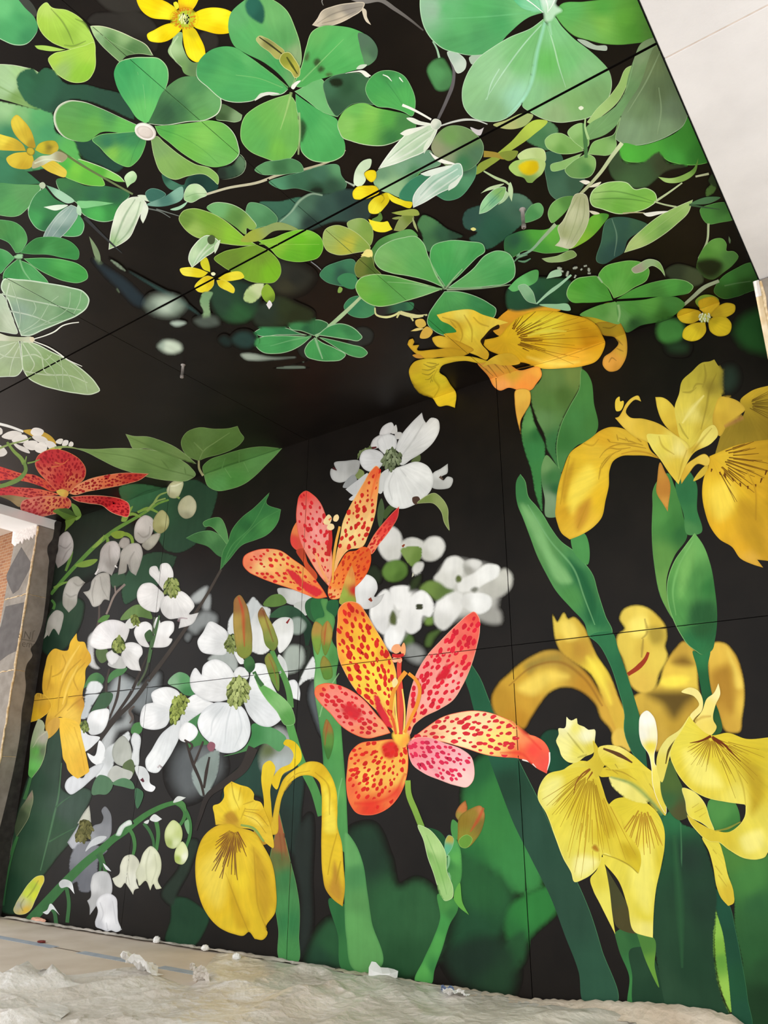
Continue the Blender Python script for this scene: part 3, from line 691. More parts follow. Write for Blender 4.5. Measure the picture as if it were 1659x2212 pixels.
# ------------------------------------------------------------------ the painted mural
DATA = r'''
@1
T painted_leaf | dull grey leaf painted at the ceiling's top left, above the pale green leaf edge | leaf
leaf|95,-30 185,0 228,105 205,115 150,60|40453f
T painted_leaf | mid-green painted leaf cut by the top left corner of the ceiling | leaf
leaf|-30,-30 95,-20 160,50 225,120 242,185 215,240 170,282 90,288 30,265 -30,230|30,40:68bb78 130,110:4a9d62 60,200:4fa366 180,240:3f8c5a 150,60:5aae6e|r:b5dcb4:2:250
T painted_leaf | charcoal shadowed leaf painted just left of the top yellow flower | leaf
leaf|600,-30 900,-30 930,60 850,78 740,82 660,40|33312d|s:5
T painted_leaf | dark brown-black leaf painted behind the narrow two-tone leaf | leaf
leaf|555,140 590,95 680,80 760,85 860,70 960,120 1010,190 985,330 940,290 800,220 650,165|600,120:2d2b28 900,160:302e2a 900,280:26231f|s:4
T painted_leaf | dark smudge of leaf painted right of the top yellow flower's lower petal | leaf
leaf|1270,230 1340,190 1395,240 1385,310 1310,330|2e2b27|s:5
T painted_leaf | lime green folded leaf with a dark crease in the ceiling's upper left | leaf
>leaflet|300,15 325,42 430,65 530,130 575,200 605,300 520,330* 415,308* 330,270 270,215 235,130 255,45|300,60:b5d568 270,150:a2c94c 400,130:a6cf52 450,220:93bb48 550,220:aad45a 330,240:9cc548|a:300,15 r:c9e28a:1.5
>~crease|325,55 400,140 440,210 470,285;480,120 540,150 572,195;410,288 460,295 550,262|4f6632|w:1.5,4,1.5
leaflet|415,325* 345,342 308,375 330,430 400,500 480,530 560,515 605,450 612,350 600,270 540,290 480,305|350,380:a5cc50 400,450:94b868 500,480:8cc040 570,350:a9d250 560,450:8fc63f|a:612,300 r:c9e28a:1.5
leaflet|222,292* 260,290 420,318* 380,325 280,322 235,308|a8d060
T painted_leaf | narrow two-tone leaf pointing down right beside the lime folded leaf | leaf
leaf|575,165* 640,165 750,195 850,240 940,290 982,357* 880,345 800,365 770,402* 700,340 640,280 600,225|610,185:b0cf98 640,250:82a878 700,260:5f8a52 850,310:557f4c 800,230:8eb37a|a:575,165 r:dfe6c0:1.8:60 r:b8d0a0:1.5:200
>~midrib|590,180 720,270 860,340|93b383|w:1.5,1
T painted_leaf | pale yellow-green leaf on the ceiling's left edge above the left yellow flower | leaf
leaf|-40,418 60,413 150,428 235,455 300,560 338,718* 200,690 80,655* -40,610|20,440:a3c796 130,450:a0c78a 60,560:a8cc9c 100,620:7aa05a 260,650:6d9a58|a:338,718 r:d5e5c5:1.5:90
>~midrib|-20,545 120,620 338,720|6f9650|w:4,2
T painted_leaf | broad blue-green leaf running behind the left yellow flower | leaf
leaf|-40,645 80,662 200,690 335,722 360,840 480,905 520,1010 640,1110 600,1140 430,1060 300,1080 150,1100 -40,1000|40,690:9ac690 120,740:80b878 250,750:59a668 300,850:4c9a66 60,860:3f8560 450,960:5fb45c 100,1000:3c7a58|s:2
T painted_leaf | dark green leaf in shade behind the clover with the white disc | leaf
leaf|110,480 150,445 215,440 240,465* 290,430 330,440 420,530 560,540 650,565 720,580 780,600 860,765 700,700 560,650 450,640 380,680 338,722 250,700 170,660 120,590|180,520:346a4c 300,600:33624a 450,600:2d5340 700,640:2c4d3e 220,480:2d5a40 400,680:2a4c3c|s:2
T painted_leaf | deep green shadow leaf below the left leaflet of the disc clover | leaf
leaf|485,905 600,895 640,950 700,1010 790,1065 760,1095 640,1055 530,1005|26493c|s:3
T painted_leaf | dark green curled leaf at the right tip of the disc clover | leaf
leaf|1530,985 1575,1040 1560,1100 1480,1142 1400,1140 1390,1080 1490,1050|1420,1110:26302a 1550,1050:5a7c5c 1480,1090:2f4a3a|s:2 r:a8bfa0:1.2:0
T painted_leaf | small dull green pointed leaf right of the disc clover | leaf
leaf|1385,765 1420,665 1480,690 1550,735* 1540,770 1510,782 1450,775|1440,700:4d6a44 1520,750:84a578 1420,750:3c5634|r:b5cfa5:1.2:300
T painted_leaf | dark teal leaf below the lower right leaflet of the disc clover | leaf
leaf|1035,1115 1110,1160 1180,1180 1190,1150 1300,1112 1380,1150 1398,1195 1330,1240 1240,1230 1160,1215 1090,1212 1050,1170|1100,1180:4a8068 1250,1170:1b3832 1360,1190:20423a 1070,1140:2d5a48
# main clover with disc
T painted_clover | five-leaflet green clover around the white ceiling disc | clover
leaflet|1000,870 965,890* 985,1000 1035,1110 1120,1150 1200,1128 1310,1118 1370,1160 1393,1182 1400,1135 1350,1080 1250,1050 1150,990 1050,910|1020,960:7fa868 1050,1050:86b262 1200,1090:7cab55 1350,1110:86b45e|a:940,830 r:bcd79a:1.4
leaflet|880,800* 760,745 640,690 520,648 430,645 370,680 345,730 350,800 400,870 470,900 560,905 640,850 870,830|450,700:5f9e58 600,800:64aa50 420,820:62a052 800,790:66ba5a 700,730:4f9456 560,700:559a52|a:940,830 r:d8dccb:5:160
leaflet|870,840* 760,850 620,870 590,890 640,945 690,1000 760,1050 830,1068 870,1040 920,960 932,885|800,1000:63b456 720,980:80c052 850,900:3f8a58 690,910:397a58 780,880:3a8058 880,980:52a858|a:940,830 r:8fcf7c:1.3
>~vein|870,860 760,890 680,930;900,880 850,990 830,1060|3a7a50|w:1.5,.8
leaflet|930,788* 880,760 830,690 770,600 740,530 730,460 760,400 840,370 930,365 1020,375 1070,430 1078,500 1050,590 1000,690 955,778|800,440:3f9f5e 900,550:52b068 1010,420:5fb96c 930,700:69c26a 780,530:46a462 1020,560:5ab368|a:940,830 r:b8dca8:2:60
>~vein|880,460 885,480;915,540 925,610 930,700|8fd08c|w:1,1
leaflet|945,792* 990,700 1040,590 1100,530 1160,495 1250,490 1340,520 1390,580 1418,650 1400,720 1330,765 1200,780 1050,802|1150,540:5a8a58 1250,640:5f9a5e 1370,640:6aa868 1080,720:355a40 1300,740:64a45c 1150,690:41704a 1250,560:4f8a56|a:940,830 r:e3ecd8:2.4:340
leaflet|990,805* 1130,795 1260,780 1360,768 1430,785 1500,850 1530,930 1537,980 1490,1040 1400,1072 1300,1055 1180,990 1080,910 1010,850|1080,825:55ab50 1300,880:80c45c 1450,930:69b356 1200,960:70b850 1150,840:6dbc55 1400,1020:74bc60|a:940,830 r:eaf0e2:3:0 r:9fd488:1.2
>~vein|1010,820 1150,870 1300,960 1400,1050|4a9348|w:1.5,.8
# lower left leaves
T painted_leaf | dark green leaf low on the ceiling's left edge, below the left yellow flower | leaf
leaf|-40,995 60,1030 160,1090 265,1175* 180,1180 -40,1175|20,1060:3d7e5c 180,1140:3a7450
T painted_leaf | large mid-green leaf with pale sepal tip at the ceiling's left edge | leaf
leaf|-40,1182 120,1180 268,1182* 240,1260 180,1330 120,1380 40,1385 -40,1360|0,1220:4f9058 150,1230:5f9c60 60,1320:58a05c|a:268,1182 r:9fcf9a:1.2:270
>sepal|265,1200* 250,1250 215,1310 185,1370* 178,1340 205,1290|c0dcc0
>petiole|250,1180 275,1165 292,1185 280,1208 258,1200|b9c8ae
T painted_leaf | shaded green leaf under the bright lime leaf left of the striped bud | leaf
leaf|360,1150 420,1140 550,1190 680,1190 830,1250 770,1320 740,1400 680,1420 600,1408 530,1370 490,1300 420,1260 370,1200|420,1180:3f7a4a 600,1250:34684a 620,1370:4fb058 720,1370:3c9048 740,1260:2f5f44 450,1240:3a6a48|r:b8e0b8:1.4:260
T painted_leaf | bright lime leaf split by a brown stem below the disc clover | leaf
leaflet|375,1030 440,1000 520,1050 660,1150 672,1182 600,1190 480,1160 390,1110|420,1060:52b04a 560,1130:66ba44 480,1090:78c648|r:a8dc80:1.2
leaflet|500,1020 620,1055 720,1100 775,1135 800,1165* 740,1160 690,1140 640,1125 560,1070|560,1050:6cc04a 720,1120:86d060 640,1100:5ab040|r:e0f0cc:1.6:60
~stem|375,958 520,1055 650,1130 850,1243|5f7040 6f8258|w:5,4
T painted_leaf | green leaf half hidden by the grey drooping bud | leaf
leaflet|290,1200* 240,1230 190,1310 180,1370 200,1420 240,1465 285,1480 360,1400 430,1320 350,1270|240,1290:3f8450 230,1400:48a05a 350,1330:3a7a4c 300,1440:2f6a44|r:a8d8b0:1.4:200
leaflet|500,1375 540,1440 520,1500 440,1515 380,1500 440,1440|4ea661|r:b8e0bc:1.4:300
T painted_bud | grey drooping flower bud with pale sepals on the ceiling's left side | bud
sepal|295,1185* 340,1200 420,1240 475,1290 440,1302 370,1270|300,1190:7fb094 400,1250:a8d4b6
sepal|278,1325* 380,1310 435,1312 360,1347|dcecdc
sepal|490,1295 560,1285 730,1300* 620,1320 500,1318|80c888
bud|455,1310* 495,1330 498,1380 470,1430 400,1510 330,1560 285,1582* 272,1540 290,1480 330,1420 380,1360 420,1330|300,1540:8fa8a4 380,1400:a3bcb4 450,1350:93b0a8 400,1480:6f9288 330,1500:86a09c|a:285,1580 r:c8d8d0:1.3
>~ridge|470,1330 400,1430 300,1560;440,1330 350,1420 290,1530|c5d5d0|w:1.5,1
sepal|500,1310 520,1340 515,1380 495,1368|b5dcbc
T painted_bud | striped cream and green pointed bud hanging below the disc clover | bud
bud|880,1258* 915,1275 940,1310 900,1370 870,1440 830,1520 760,1570 695,1598* 705,1500 720,1430 750,1340 790,1290 840,1262|740,1400:dfead6 800,1500:c9dcc2 880,1330:d8e8d0 720,1560:9cc08c|a:695,1598 r:f0f6ea:1.6
>~stripe|865,1275 800,1380 750,1500 720,1575|5a8a58|w:2,5,2
>~stripe|900,1290 870,1390 800,1510 750,1555|6c9868|w:2,5,2
sepal|925,1298 945,1318 935,1390 915,1430* 900,1400 910,1340|dfeada
sepal|880,1250 930,1250 980,1292* 930,1285|d8e8d0
T painted_bud | small round pale green bud beneath the disc clover | bud
bud|795,1140 820,1105 850,1094 876,1125 865,1160 835,1180 815,1202* 805,1170|830,1120:cdeabf 850,1150:a8d49c
T painted_leaf | small teal leaf right of the striped cream bud | leaf
leaf|932,1230 960,1208 1010,1210 1062,1245 1010,1280 960,1292|3b6d60|r:7faf9c:1
T painted_bud | pale pea-green bud on a long thin branch below the disc clover | bud
leaf|940,1312 1050,1260 1170,1198 1168,1270 1090,1312 1000,1322|960,1310:7aa898 1060,1280:4a7c70 1140,1230:86b8a4|a:940,1312
leaf|1090,1342 1150,1318 1200,1292 1180,1320 1120,1347|a5d4b4
~twig|950,1335 1020,1352 1090,1392;1000,1338 1080,1362 1170,1390|6c7470|w:3,1.5
bud|1182,1225 1210,1185 1260,1176 1310,1210 1327,1245 1280,1270 1220,1297 1180,1280|1220,1210:bfe2b0 1280,1220:cbe6bc 1250,1265:8cba80 1195,1270:a5d098|r:dcefd0:1.2
>~fold|1190,1260 1250,1240 1320,1240|6fa068|w:2,1
~branch|1322,1243 1450,1205 1659,1165 1780,1120 1960,1080 2130,1020 2210,960|c9c8ae b0a98c|w:5,6,4
T painted_leaf | thin grey-green blade leaning in the dark left of the striped bud's tip | leaf
leaf|570,1512* 600,1550 642,1640 640,1700 610,1650 585,1570|7d9470
~twig|540,1390 640,1490 780,1620|36393b|w:8,2
# yellow flowers
T painted_yellow_flower | bright yellow five-petal flower at the ceiling's top edge | flower | | 1.0,1.14,1.0
sepal|1120,215 1160,205 1168,290 1240,400 1300,390 1270,485 1180,470 1150,410 1110,380 1075,330 1100,270|1110,300:a9be94 1150,260:8aa478 1230,440:5e7a54 1170,430:70905c
>~edge|1140,230 1090,320 1120,385 1165,430|cbd8b8|w:3,1.5
petal|1143,132* 1060,125 960,110 900,60 875,-30 960,-60 1000,-20 1080,20 1130,60|960,60:f4cf10 1060,90:ffe02a 1000,10:efc40e 1120,110:e0c020|a:1180,120 e:e2b80a:3:.5
petal|1150,95* 1140,0 1150,-60 1280,-60 1260,20 1220,75 1195,95|1200,0:f6d216 1180,70:d8901c|a:1180,120
petal|1230,90* 1290,60 1380,48 1470,70 1520,110 1527,160 1480,205 1400,218 1320,200 1240,170 1215,140|1480,120:f8dc1e 1400,190:e8bc0a 1300,120:f4d21a 1400,90:ffe62e|a:1180,120 e:e2b80a:3:.5
petal|1165,170* 1170,230 1180,300 1210,370 1260,398 1310,375 1312,320 1280,240 1240,180|1200,250:f0cf1a 1260,350:f9e02c 1280,290:f2d012 1230,220:d0b41c|a:1180,120 e:e2b80a:3:.5
petal|1158,150* 1080,150 990,190 940,225 950,255 1000,272 1070,262 1130,220 1162,180|980,230:ffe32e 1080,190:f2d21a 1060,240:e9c40c|a:1180,120 e:e2b80a:3:.5
throat|1110,90 1150,70 1200,60 1240,80 1255,120 1240,160 1195,180 1150,170 1105,150|1180,115:a8b63c 1120,110:c8bc24 1240,130:c2b828|s:5 fan:d4521a:44:17:27:2.2:0:360
stamens|1150,95 1175,88 1200,100 1212,130 1195,150 1165,150 1145,125|b0bc58|cone:d8e080:f4f6d0:5:5
stigma|1112,15 1125,10 1145,45 1135,60|e8d838
T painted_yellow_flower | dull golden flower with grey sepal near the ceiling's left edge | flower | | 1.0,1.16,1.1
petal|180,940* 130,900 80,830 72,770 105,735 150,770 195,830 220,900 226,945|110,780:d8b840 180,860:c8a232 150,900:d0ac38 200,920:a8842a|a:195,965 e:b08a28:3:.4
petal|165,965* 80,965 -40,940 -40,858 40,870 110,895 150,930|20,890:e8c848 60,940:c8a030 130,940:b8942e|a:195,965
petal|160,972* 80,985 40,1015 60,1055 130,1082 200,1070 215,1020 200,985|90,1020:d8b43c 150,1060:c0982c 180,1000:cca634|a:195,965
petal|225,960* 240,930 310,900 355,905 375,945 360,975 280,985|260,940:c8ae30 330,920:b89c2c 350,960:c6a438 320,940:7f6c28|a:195,965
petal|262,1062* 290,1085 350,1115 420,1130 428,1100 390,1060 340,1030 290,1040|330,1070:d8b440 400,1110:e0bc4c|a:195,965
sepal|210,1035* 260,1000 320,992 370,968 432,1005 400,1038 330,1030 270,1060 205,1075|230,1050:b0a080 300,1010:cdc7b0 400,1000:9c8c70
>~edge|220,1045 300,1020 390,1035|e6e2d2|w:3,1.5
centre|172,950 200,942 222,962 215,990 190,995 170,975|c0a030|e:7c6a24:2.5

@2
# ---- grey pod and twig at the top
T painted_seed_pod | pale grey-brown seed pod on a grey twig at the ceiling's top edge | pod
~twig|600,-20 700,10 800,0 900,60 1000,130 1080,195|86837f 55524f|w:9,9,3
~twig|440,-20 430,10 440,35|8a8a86|w:3,1
sepal|690,50 710,60 720,110 745,160* 715,140 695,100|d2c8b4
pod|368,160* 400,120 430,70 500,40 600,20 705,25 690,60 620,110 540,150 460,170 400,170|420,130:cfc5b2 480,90:a39c8c 600,60:8f8a82 560,120:c8bda8 450,140:b8ae98|a:368,160 r:ddd2bd:2
>~ridge|400,150 500,90 600,60 690,40;430,150 540,120 650,70|6d675e|w:1.5,2.5,1
# ---- clover left of centre
T painted_clover | large bright clover with a brown-green seed husk over its upper leaflet | clover
leaflet|225,560* 180,500 60,400 -60,340 -125,300 -165,210 -150,80 -90,20 0,-30 120,0 200,60 260,180 295,300 298,400 270,470 240,545|-100,100:62ac6c -60,250:56a862 100,100:6cae68 200,250:5aa05c 150,400:48a05a 260,350:8aa878 0,200:5cae64|a:235,570 r:a8d890:1.6:0
leaflet|215,570* 120,480 20,400 -60,345 -125,305 -280,320 -365,410 -370,490 -300,560 -200,640 -70,655 0,640 40,600 120,612 190,595|-300,400:469a5c -200,500:55ac62 -100,420:4aa25c 50,520:4fac60 -150,600:4ea660 -50,380:5fb268|a:235,570 r:d8e8d0:1.6:260
>~vein|-120,480 20,500 180,560;0,390 120,480 215,560|8fcf80|w:1.2,2
leaflet|225,600* 100,640 0,690 -60,740 -90,830 -85,900 -40,960 60,1010 150,1035 220,1020 270,960 285,900 280,780 260,650|-30,820:62b058 100,750:6cb456 150,950:72b84e 240,900:6cb058 40,930:60ae5a 200,700:7cb860|a:235,570 r:b0dc90:1.3
>~vein|235,590 200,720 165,830|b5d68a|w:5,1.5
leaflet|255,585* 440,515 450,600 480,690 535,745 440,720 330,640|6fb673|r:a5d8a0:1
leaflet|262,600* 330,650 440,720 530,770 540,830 560,870 578,920 570,990 520,1025 430,1040 350,1020 300,970 290,900 285,780 265,680|350,750:4aa65c 480,800:58b264 400,950:52ae60 500,980:4ea85c|a:235,570 r:c5e4b0:1.8:270
>~vein|285,720 290,820 280,990|c2d69c|w:4,3
>stain|300,760 330,800 320,870 300,915 290,850|2f5030|s:2.5
leaflet|245,545* 300,420 330,300 370,200 420,170 520,165 620,180 700,215 760,260 788,320 775,380 720,420 600,460 480,490 380,520 290,560|400,230:64b060 500,300:55ae5e 600,300:5eb464 380,400:52a85a 550,430:52ac5c|a:235,570 r:b4dc9c:1.5:180
>tip|668,208 700,215 760,260 788,320 775,380 712,420 690,360 672,290|700,260:54725c 760,340:4a6a52 720,380:5c8a62
>stain|375,400 400,370 425,395 395,425|3a5530|s:2
>stain|400,445 430,420 450,440 415,465|3a5530|s:2
>stain|320,385 345,330 350,365 330,395|4a6a3c|s:2
>stain|450,480 480,462 500,475 470,492|4a6a3c|s:2
>~vein|300,520 400,420 570,250|9ad088|w:3,1
husk|8,250 30,228 70,240 150,290 192,330 180,372 150,380 90,330 30,285|80,270:8a8c50 30,250:b0b478 150,340:a8a85c|r:c0c080:1.3
>~slit|30,238 90,280 175,345|3a3c22|w:2,4,3
husk|158,385 180,340 215,333 260,380 292,450 285,488 262,500 230,460 185,430|200,380:8c9438 250,440:b0b048 270,480:a09c50|r:d5d690:1.6
>~slit|205,365 240,420 275,475|4c5420|w:3,5,2
sepal|40,600 70,590 160,600 60,615 0,645|e0e4da
sepal|235,565 270,520 295,515 270,545 245,572|e8ece4
T painted_leaf | dark teal leaf corner overlapping the top of the husk clover | leaf
leaf|-60,20 -10,-30 40,10 65,100 50,150 0,130 -50,80|-20,60:2b6656 40,110:255a4c|s:3
T painted_leaf | dark grey-green leaf with a black blotch between two bright leaves | leaf
leaf|440,530 490,490 560,470 650,465 730,495 745,600 765,670 700,660 620,670 560,720 530,745 480,690 450,610|470,560:416c50 600,560:2f5238 700,560:3f6a48 520,690:33543e 650,620:3a5f44|r:7aa078:1
>stain|475,520 520,497 560,510 565,540 530,558 490,545|1e2a1a|s:2
>sepal|580,470 640,455 700,452 745,485* 720,495 680,465|e6e8de
sepal|650,440 670,418 720,415 690,440|c8d8c4
T painted_leaf | round green leaf with white glints above the white striped buds | leaf
leaf|708,570 730,510 790,460 870,450 950,480 1000,550 1030,660 1005,745 960,720 860,690 780,680 730,630|780,540:47a054 900,520:4a9e58 950,620:55b05c 830,640:52aa58 860,480:3c8448|a:980,720 r:95c890:1.2
>~glint|820,478 850,490 878,520;925,495 950,525|e4efe0|w:2,3,1
>~vein|840,520 900,600 960,690|3a7a48|w:1.5,1
T painted_leaf | lime green rounded leaf with shaded right end above the white striped bud | leaf
leaf|530,810 550,740 620,675 700,660 780,690 880,710 985,740 1035,800 970,870 900,910 830,932 720,930 620,905 560,880 540,840|600,800:8ac866 680,830:74bc50 740,740:80c258 850,760:5aa84c 950,780:468248 880,880:3c7a44 650,700:6fb85a|a:990,750 r:cfe2c0:1.8:250
T painted_leaf | small dark green blurred leaf right of the bare twig fork | leaf
leaf|1105,440 1140,390 1200,372 1240,420 1268,520 1240,570 1170,578 1130,520|1180,470:53935a 1220,400:447a48 1240,540:487f4e|s:4
T painted_twig | grey stem curving down to the white striped bud beside the big top clover | twig
~stem|1245,360 1275,450 1270,530 1230,640 1175,760|6a676a 5a585a|w:4,8,6
leaf|1235,330 1300,340 1355,400 1345,445 1300,470 1270,420|1280,360:a9bfb0 1320,430:c2d2c4|r:dce8dc:1
leaf|1372,370 1420,345 1465,342 1440,390 1390,412|a8bcaa
~petiole|1140,265 1165,310 1182,370|9ac0a0|w:3,5
~petiole|1190,805 1270,780 1360,765 1420,770 1490,795|c9cfc8|w:3,5,2
# ---- big clover, top right
@3
T painted_clover | biggest pale clover cut by the ceiling's top edge beside the white beam | clover
leaflet|-20,-60 225,-60 240,70* 100,90 0,70 -60,10|0,0:5fbf8a 150,20:84d0a0 200,60:8fd6ac -20,40:4fae74|a:250,85
leaflet|240,75* 130,110 0,215 -110,330 -235,355 -330,340 -425,310 -500,245 -540,180 -565,90 -560,-60 -30,-60 100,60|-400,60:64b474 -200,60:58b068 -490,60:96bca0 -200,250:4f9a60 -350,270:529c60 -60,150:4c9f60 100,90:6fba78 -300,170:5eb06c|a:250,85 r:b5dcb8:2.2:190
>~vein|-450,120 -200,110 200,75|6fbf80|w:2,4
leaflet|235,110* 150,175 0,240 -100,300 -200,375 -265,470 -300,590 -285,690 -235,750 -150,777 -60,775 20,735 100,640 125,600 150,440 190,300 240,160|-150,420:93c894 -220,600:8cc08a -50,500:9acb9c 60,400:7cc07c -100,700:84b484 50,620:9cd4b4 150,250:74b874|a:250,85 r:c0e0c0:1.5
>~vein|235,130 100,280 -40,470 -150,640;-60,440 -110,530 -140,640|c8ecd8|w:2,3,1
leaflet|290,90* 330,30 480,10 640,-10 860,-60 890,60 950,240 950,265 860,272 700,287 600,280 500,255 420,230 350,170|400,60:5fae5c 600,50:54a044 600,150:78b450 800,200:4f8f34 500,200:6fae5c 750,120:5fa23c 900,180:558a3c|a:250,85 r:4a7f38:1.2
sepal|440,250 480,255 560,290 630,300 630,318 580,322 500,300|a8b8a8
leaflet|245,150* 180,330 140,500 100,640 85,672 140,720 230,765 320,785 420,775 520,750 600,690 650,600 660,530 640,450 580,380 500,310 420,250 340,170 280,100|250,400:6aba62 160,600:86c08a 400,400:74bc76 550,600:76a268 300,730:93b480 430,650:7fae6c 480,450:86be84 300,200:80c486|a:250,85 r:c5dcb8:1.5:300
>~vein|250,170 290,300 320,420 365,560|c9ecd0|w:2,3,1
>glint|445,690 465,678 480,690 460,705|e8f0d8
~midrib|245,90 190,300 110,610 -10,745|a5e2cc|w:6,8,3
~midrib|250,90 265,180 275,225|a8dcb8|w:10,3
centre|200,-60 330,-60 300,30 340,70 300,95 275,130 240,140 225,90 215,50|250,0:d0ecdc 260,70:b8e0c0|s:4
>~stamen|230,-20 250,40 250,80;300,-20 280,30 255,70;90,-20 160,30 220,80|ecf8f0|w:3,1.5
T painted_leaf | big dusky leaf hanging against the white beam in the ceiling's upper right | leaf
leaflet|500,782* 560,700 640,620 700,540 760,430 785,420 760,530 700,650 600,740 520,792|560,720:a2c67c 720,540:93b86c|r:c5dca0:1
leaflet|495,815 520,790 620,730 720,640 770,470 800,380 850,275 960,240 1000,380 900,560 740,720 690,800 620,860 540,890 505,898|560,830:74a268 700,640:6f9c66 850,350:7f9870 900,450:6c8c5e 780,600:668c5c|a:500,890
>~fold|800,400 740,600 640,740 510,870|86b07c|w:2,1
leaflet|960,300 1010,370 1145,740 1120,800 1040,860 940,905 830,930 740,925 680,880 695,810 740,700 830,560|800,850:7e9c78 950,600:5e7250 900,400:6c8058 1050,700:6a8064 850,700:6c8860 1000,820:7c9874|a:960,290 r:a5bfa0:1.5:280
>~vein|970,330 880,520 760,720;960,560 975,700 950,860|93ac84|w:2,3,1
T painted_leaf | bright green lobed leaf under the big dusky leaf at the white beam | leaf
leaf|710,990 730,920 830,932 940,908 1120,800 1150,740 1300,1030 1210,1055 1090,1050 1010,1025 962,970* 930,1010 820,1040 730,1020|780,980:52ae40 900,960:4ca03c 1100,900:3f8a34 1050,1020:4aa042 1200,1000:367a30|r:7cc060:1.3:270
T painted_leaf | murky olive leaf in shadow below the bright lobed leaf at the beam | leaf
leaf|700,940 730,1030 850,1042 960,975 1010,1040 1140,1062 1000,1100 940,1150 880,1195 780,1200 660,1130 640,1080|700,1020:3a4e34 850,1120:3d5838 1000,1060:39422c 780,1170:42603c|s:3
T painted_leaf | dark green leaf corner behind the small three-part clover near the lime stem | leaf
leaf|110,900 190,790 270,780 320,830 300,900 250,965 200,950|200,860:487a50 280,820:55845a|s:2
T painted_leaf | deep blue-green leaf behind the small three-part clover in the upper right | leaf
leaf|235,975 330,985 370,1100 490,1150 440,1240 330,1290 270,1250 240,1150 228,1050|280,1050:355c48 330,1200:446a54 420,1180:3a5a46|r:6f947c:1:210
T painted_clover | small pale three-lobed clover on a dark stalk in the ceiling's upper right | clover
leaflet|480,965* 400,985 300,978 240,940 230,900 270,860 340,853 390,880 450,920|270,900:93bf72 380,920:7fb060 340,960:6fa252|r:b5d89c:1.2
leaflet|485,960* 400,890 375,850 420,800 470,788 500,850 512,930|420,840:93c078 470,900:7aac60|r:b5d89c:1.2
leaflet|505,985* 540,910 600,885 670,860 700,780 720,740 705,800 685,880 690,930 650,988 560,992|600,940:80b264 660,960:8aba70 690,850:547c48|r:b5d89c:1
leaflet|470,980* 340,1030 265,1062 270,1090 340,1087 410,1050|8cba70|r:b5d89c:1
leaflet|490,985* 400,1040 358,1090 390,1130 450,1142 520,1130 558,1060 550,1010 520,990|400,1090:6c9a58 500,1080:558a4c 540,1040:86b468|r:b5d89c:1.2
~stalk|478,790 490,900 495,1010|4c7a48|w:5,9,7
~stalk|490,755 488,810 510,890|a8cc8c|w:3,6
T painted_clover_stalk | lime green stalk crossing the black ceiling joint right of the buds | stem
leaf|-215,1112 -200,1062 -100,1000 0,920 190,765 245,772 150,870 0,975 -100,1050|-150,1060:8a9c40 0,940:a2b84c 180,800:b0c850
~branch|-160,985 -90,990 -20,1005 20,975|a08c3c|w:14,7
leaf|-100,800 -20,770 100,725 155,735 110,800 40,825 -40,822|0,790:b0b878 100,760:9cb070
T painted_flower_bud | pale green bud opening with a yellow middle left of the small clover | bud
sepal|-60,980 0,965 60,970 40,1010 0,1030|80903c
sepal|55,1000 90,965 230,966 235,1030 150,1015 80,1030|120,990:c5dc98 200,990:b8d088|r:dcecc0:1
bud|0,1070 30,1035 100,1020 180,1015 232,1035 215,1110 170,1150 150,1170* 120,1168 100,1142 40,1120|40,1080:a8cc70 200,1060:b4d080 130,1150:7a9c50
>petal|60,1065 110,1030 185,1035 192,1085 145,1120 85,1108|90,1060:dfc91e 150,1090:cfb414|s:3
T painted_leaf | dark leafy mass around the hanging green bud at the ceiling's right | leaf
leaf|-300,1410 -280,1350 -205,1315 -65,1300 15,1235 80,1240 140,1280 160,1310 120,1400 40,1480 -60,1560 -130,1598 -255,1520 -205,1490 -285,1460|-240,1380:33544c -100,1450:2f5c4a 60,1320:446a58 -20,1520:2c5844 80,1270:567c66|s:2
leaf|100,1425 150,1310 200,1300 222,1330 212,1380 160,1412|160,1370:4f9458 200,1330:66a868|r:8cc488:1
>glint|-245,1465 -225,1455 -208,1468 -225,1478|e0dc8c
T painted_flower_bud | slender mint-green striped bud hanging from a curved stalk right of centre | bud
~stalk|-160,1095 -80,1140 -10,1170 15,1195|b4cc9c|w:3,6,4
sepal|-180,1238* -130,1200 -30,1178 -80,1205 -150,1225|c0d8ac
sepal|10,1165 25,1200 20,1290* 5,1260 -5,1210|bcd8ac
sepal|-70,1312* -40,1270 -20,1220 0,1240 -30,1290|b0d0a4
bud|-190,1370* -180,1310 -130,1240 -70,1200 -20,1198 -30,1260 -90,1320 -150,1360|-150,1300:9cd4a0 -60,1230:86b86c -100,1290:7cb890|a:-190,1370 r:cdeccc:1.3
>~stripe|-40,1215 -110,1280 -175,1350;-60,1250 -130,1320|4c8c6c|w:1.5,3,1
# right side
T painted_leaf | plump light green leaf with two dark creases beside the pale seed pod | leaf
leaf|518,1282 530,1230 590,1180 680,1160 760,1170 805,1210 880,1203 940,1240 948,1280 900,1325 800,1360 700,1370 600,1340 530,1312|560,1230:a0ca78 700,1200:8cc464 850,1230:7ab850 700,1320:6fae48 900,1290:80bc50 620,1300:7ab454|a:520,1270 r:d5ecbc:1.6
>~crease|540,1235 680,1225 820,1255 930,1290;540,1275 700,1270 850,1285 920,1300|3f6c30|w:1.5,3,1
~petiole|930,1290 1000,1310 1075,1325|b8c89c|w:3,4
~petiole|945,1285 1020,1235 1110,1170|b8c89c|w:5,3
T painted_leaf | green leaf sliver below the plump creased leaf in the upper right | leaf
leaf|515,1400 560,1370 640,1375 600,1440 500,1540 390,1592 450,1520 505,1430|560,1400:6cb23a 450,1550:84b83c 620,1380:4a8a34
T painted_leaf | broad green leaf under the pale seed pod's stalk | leaf
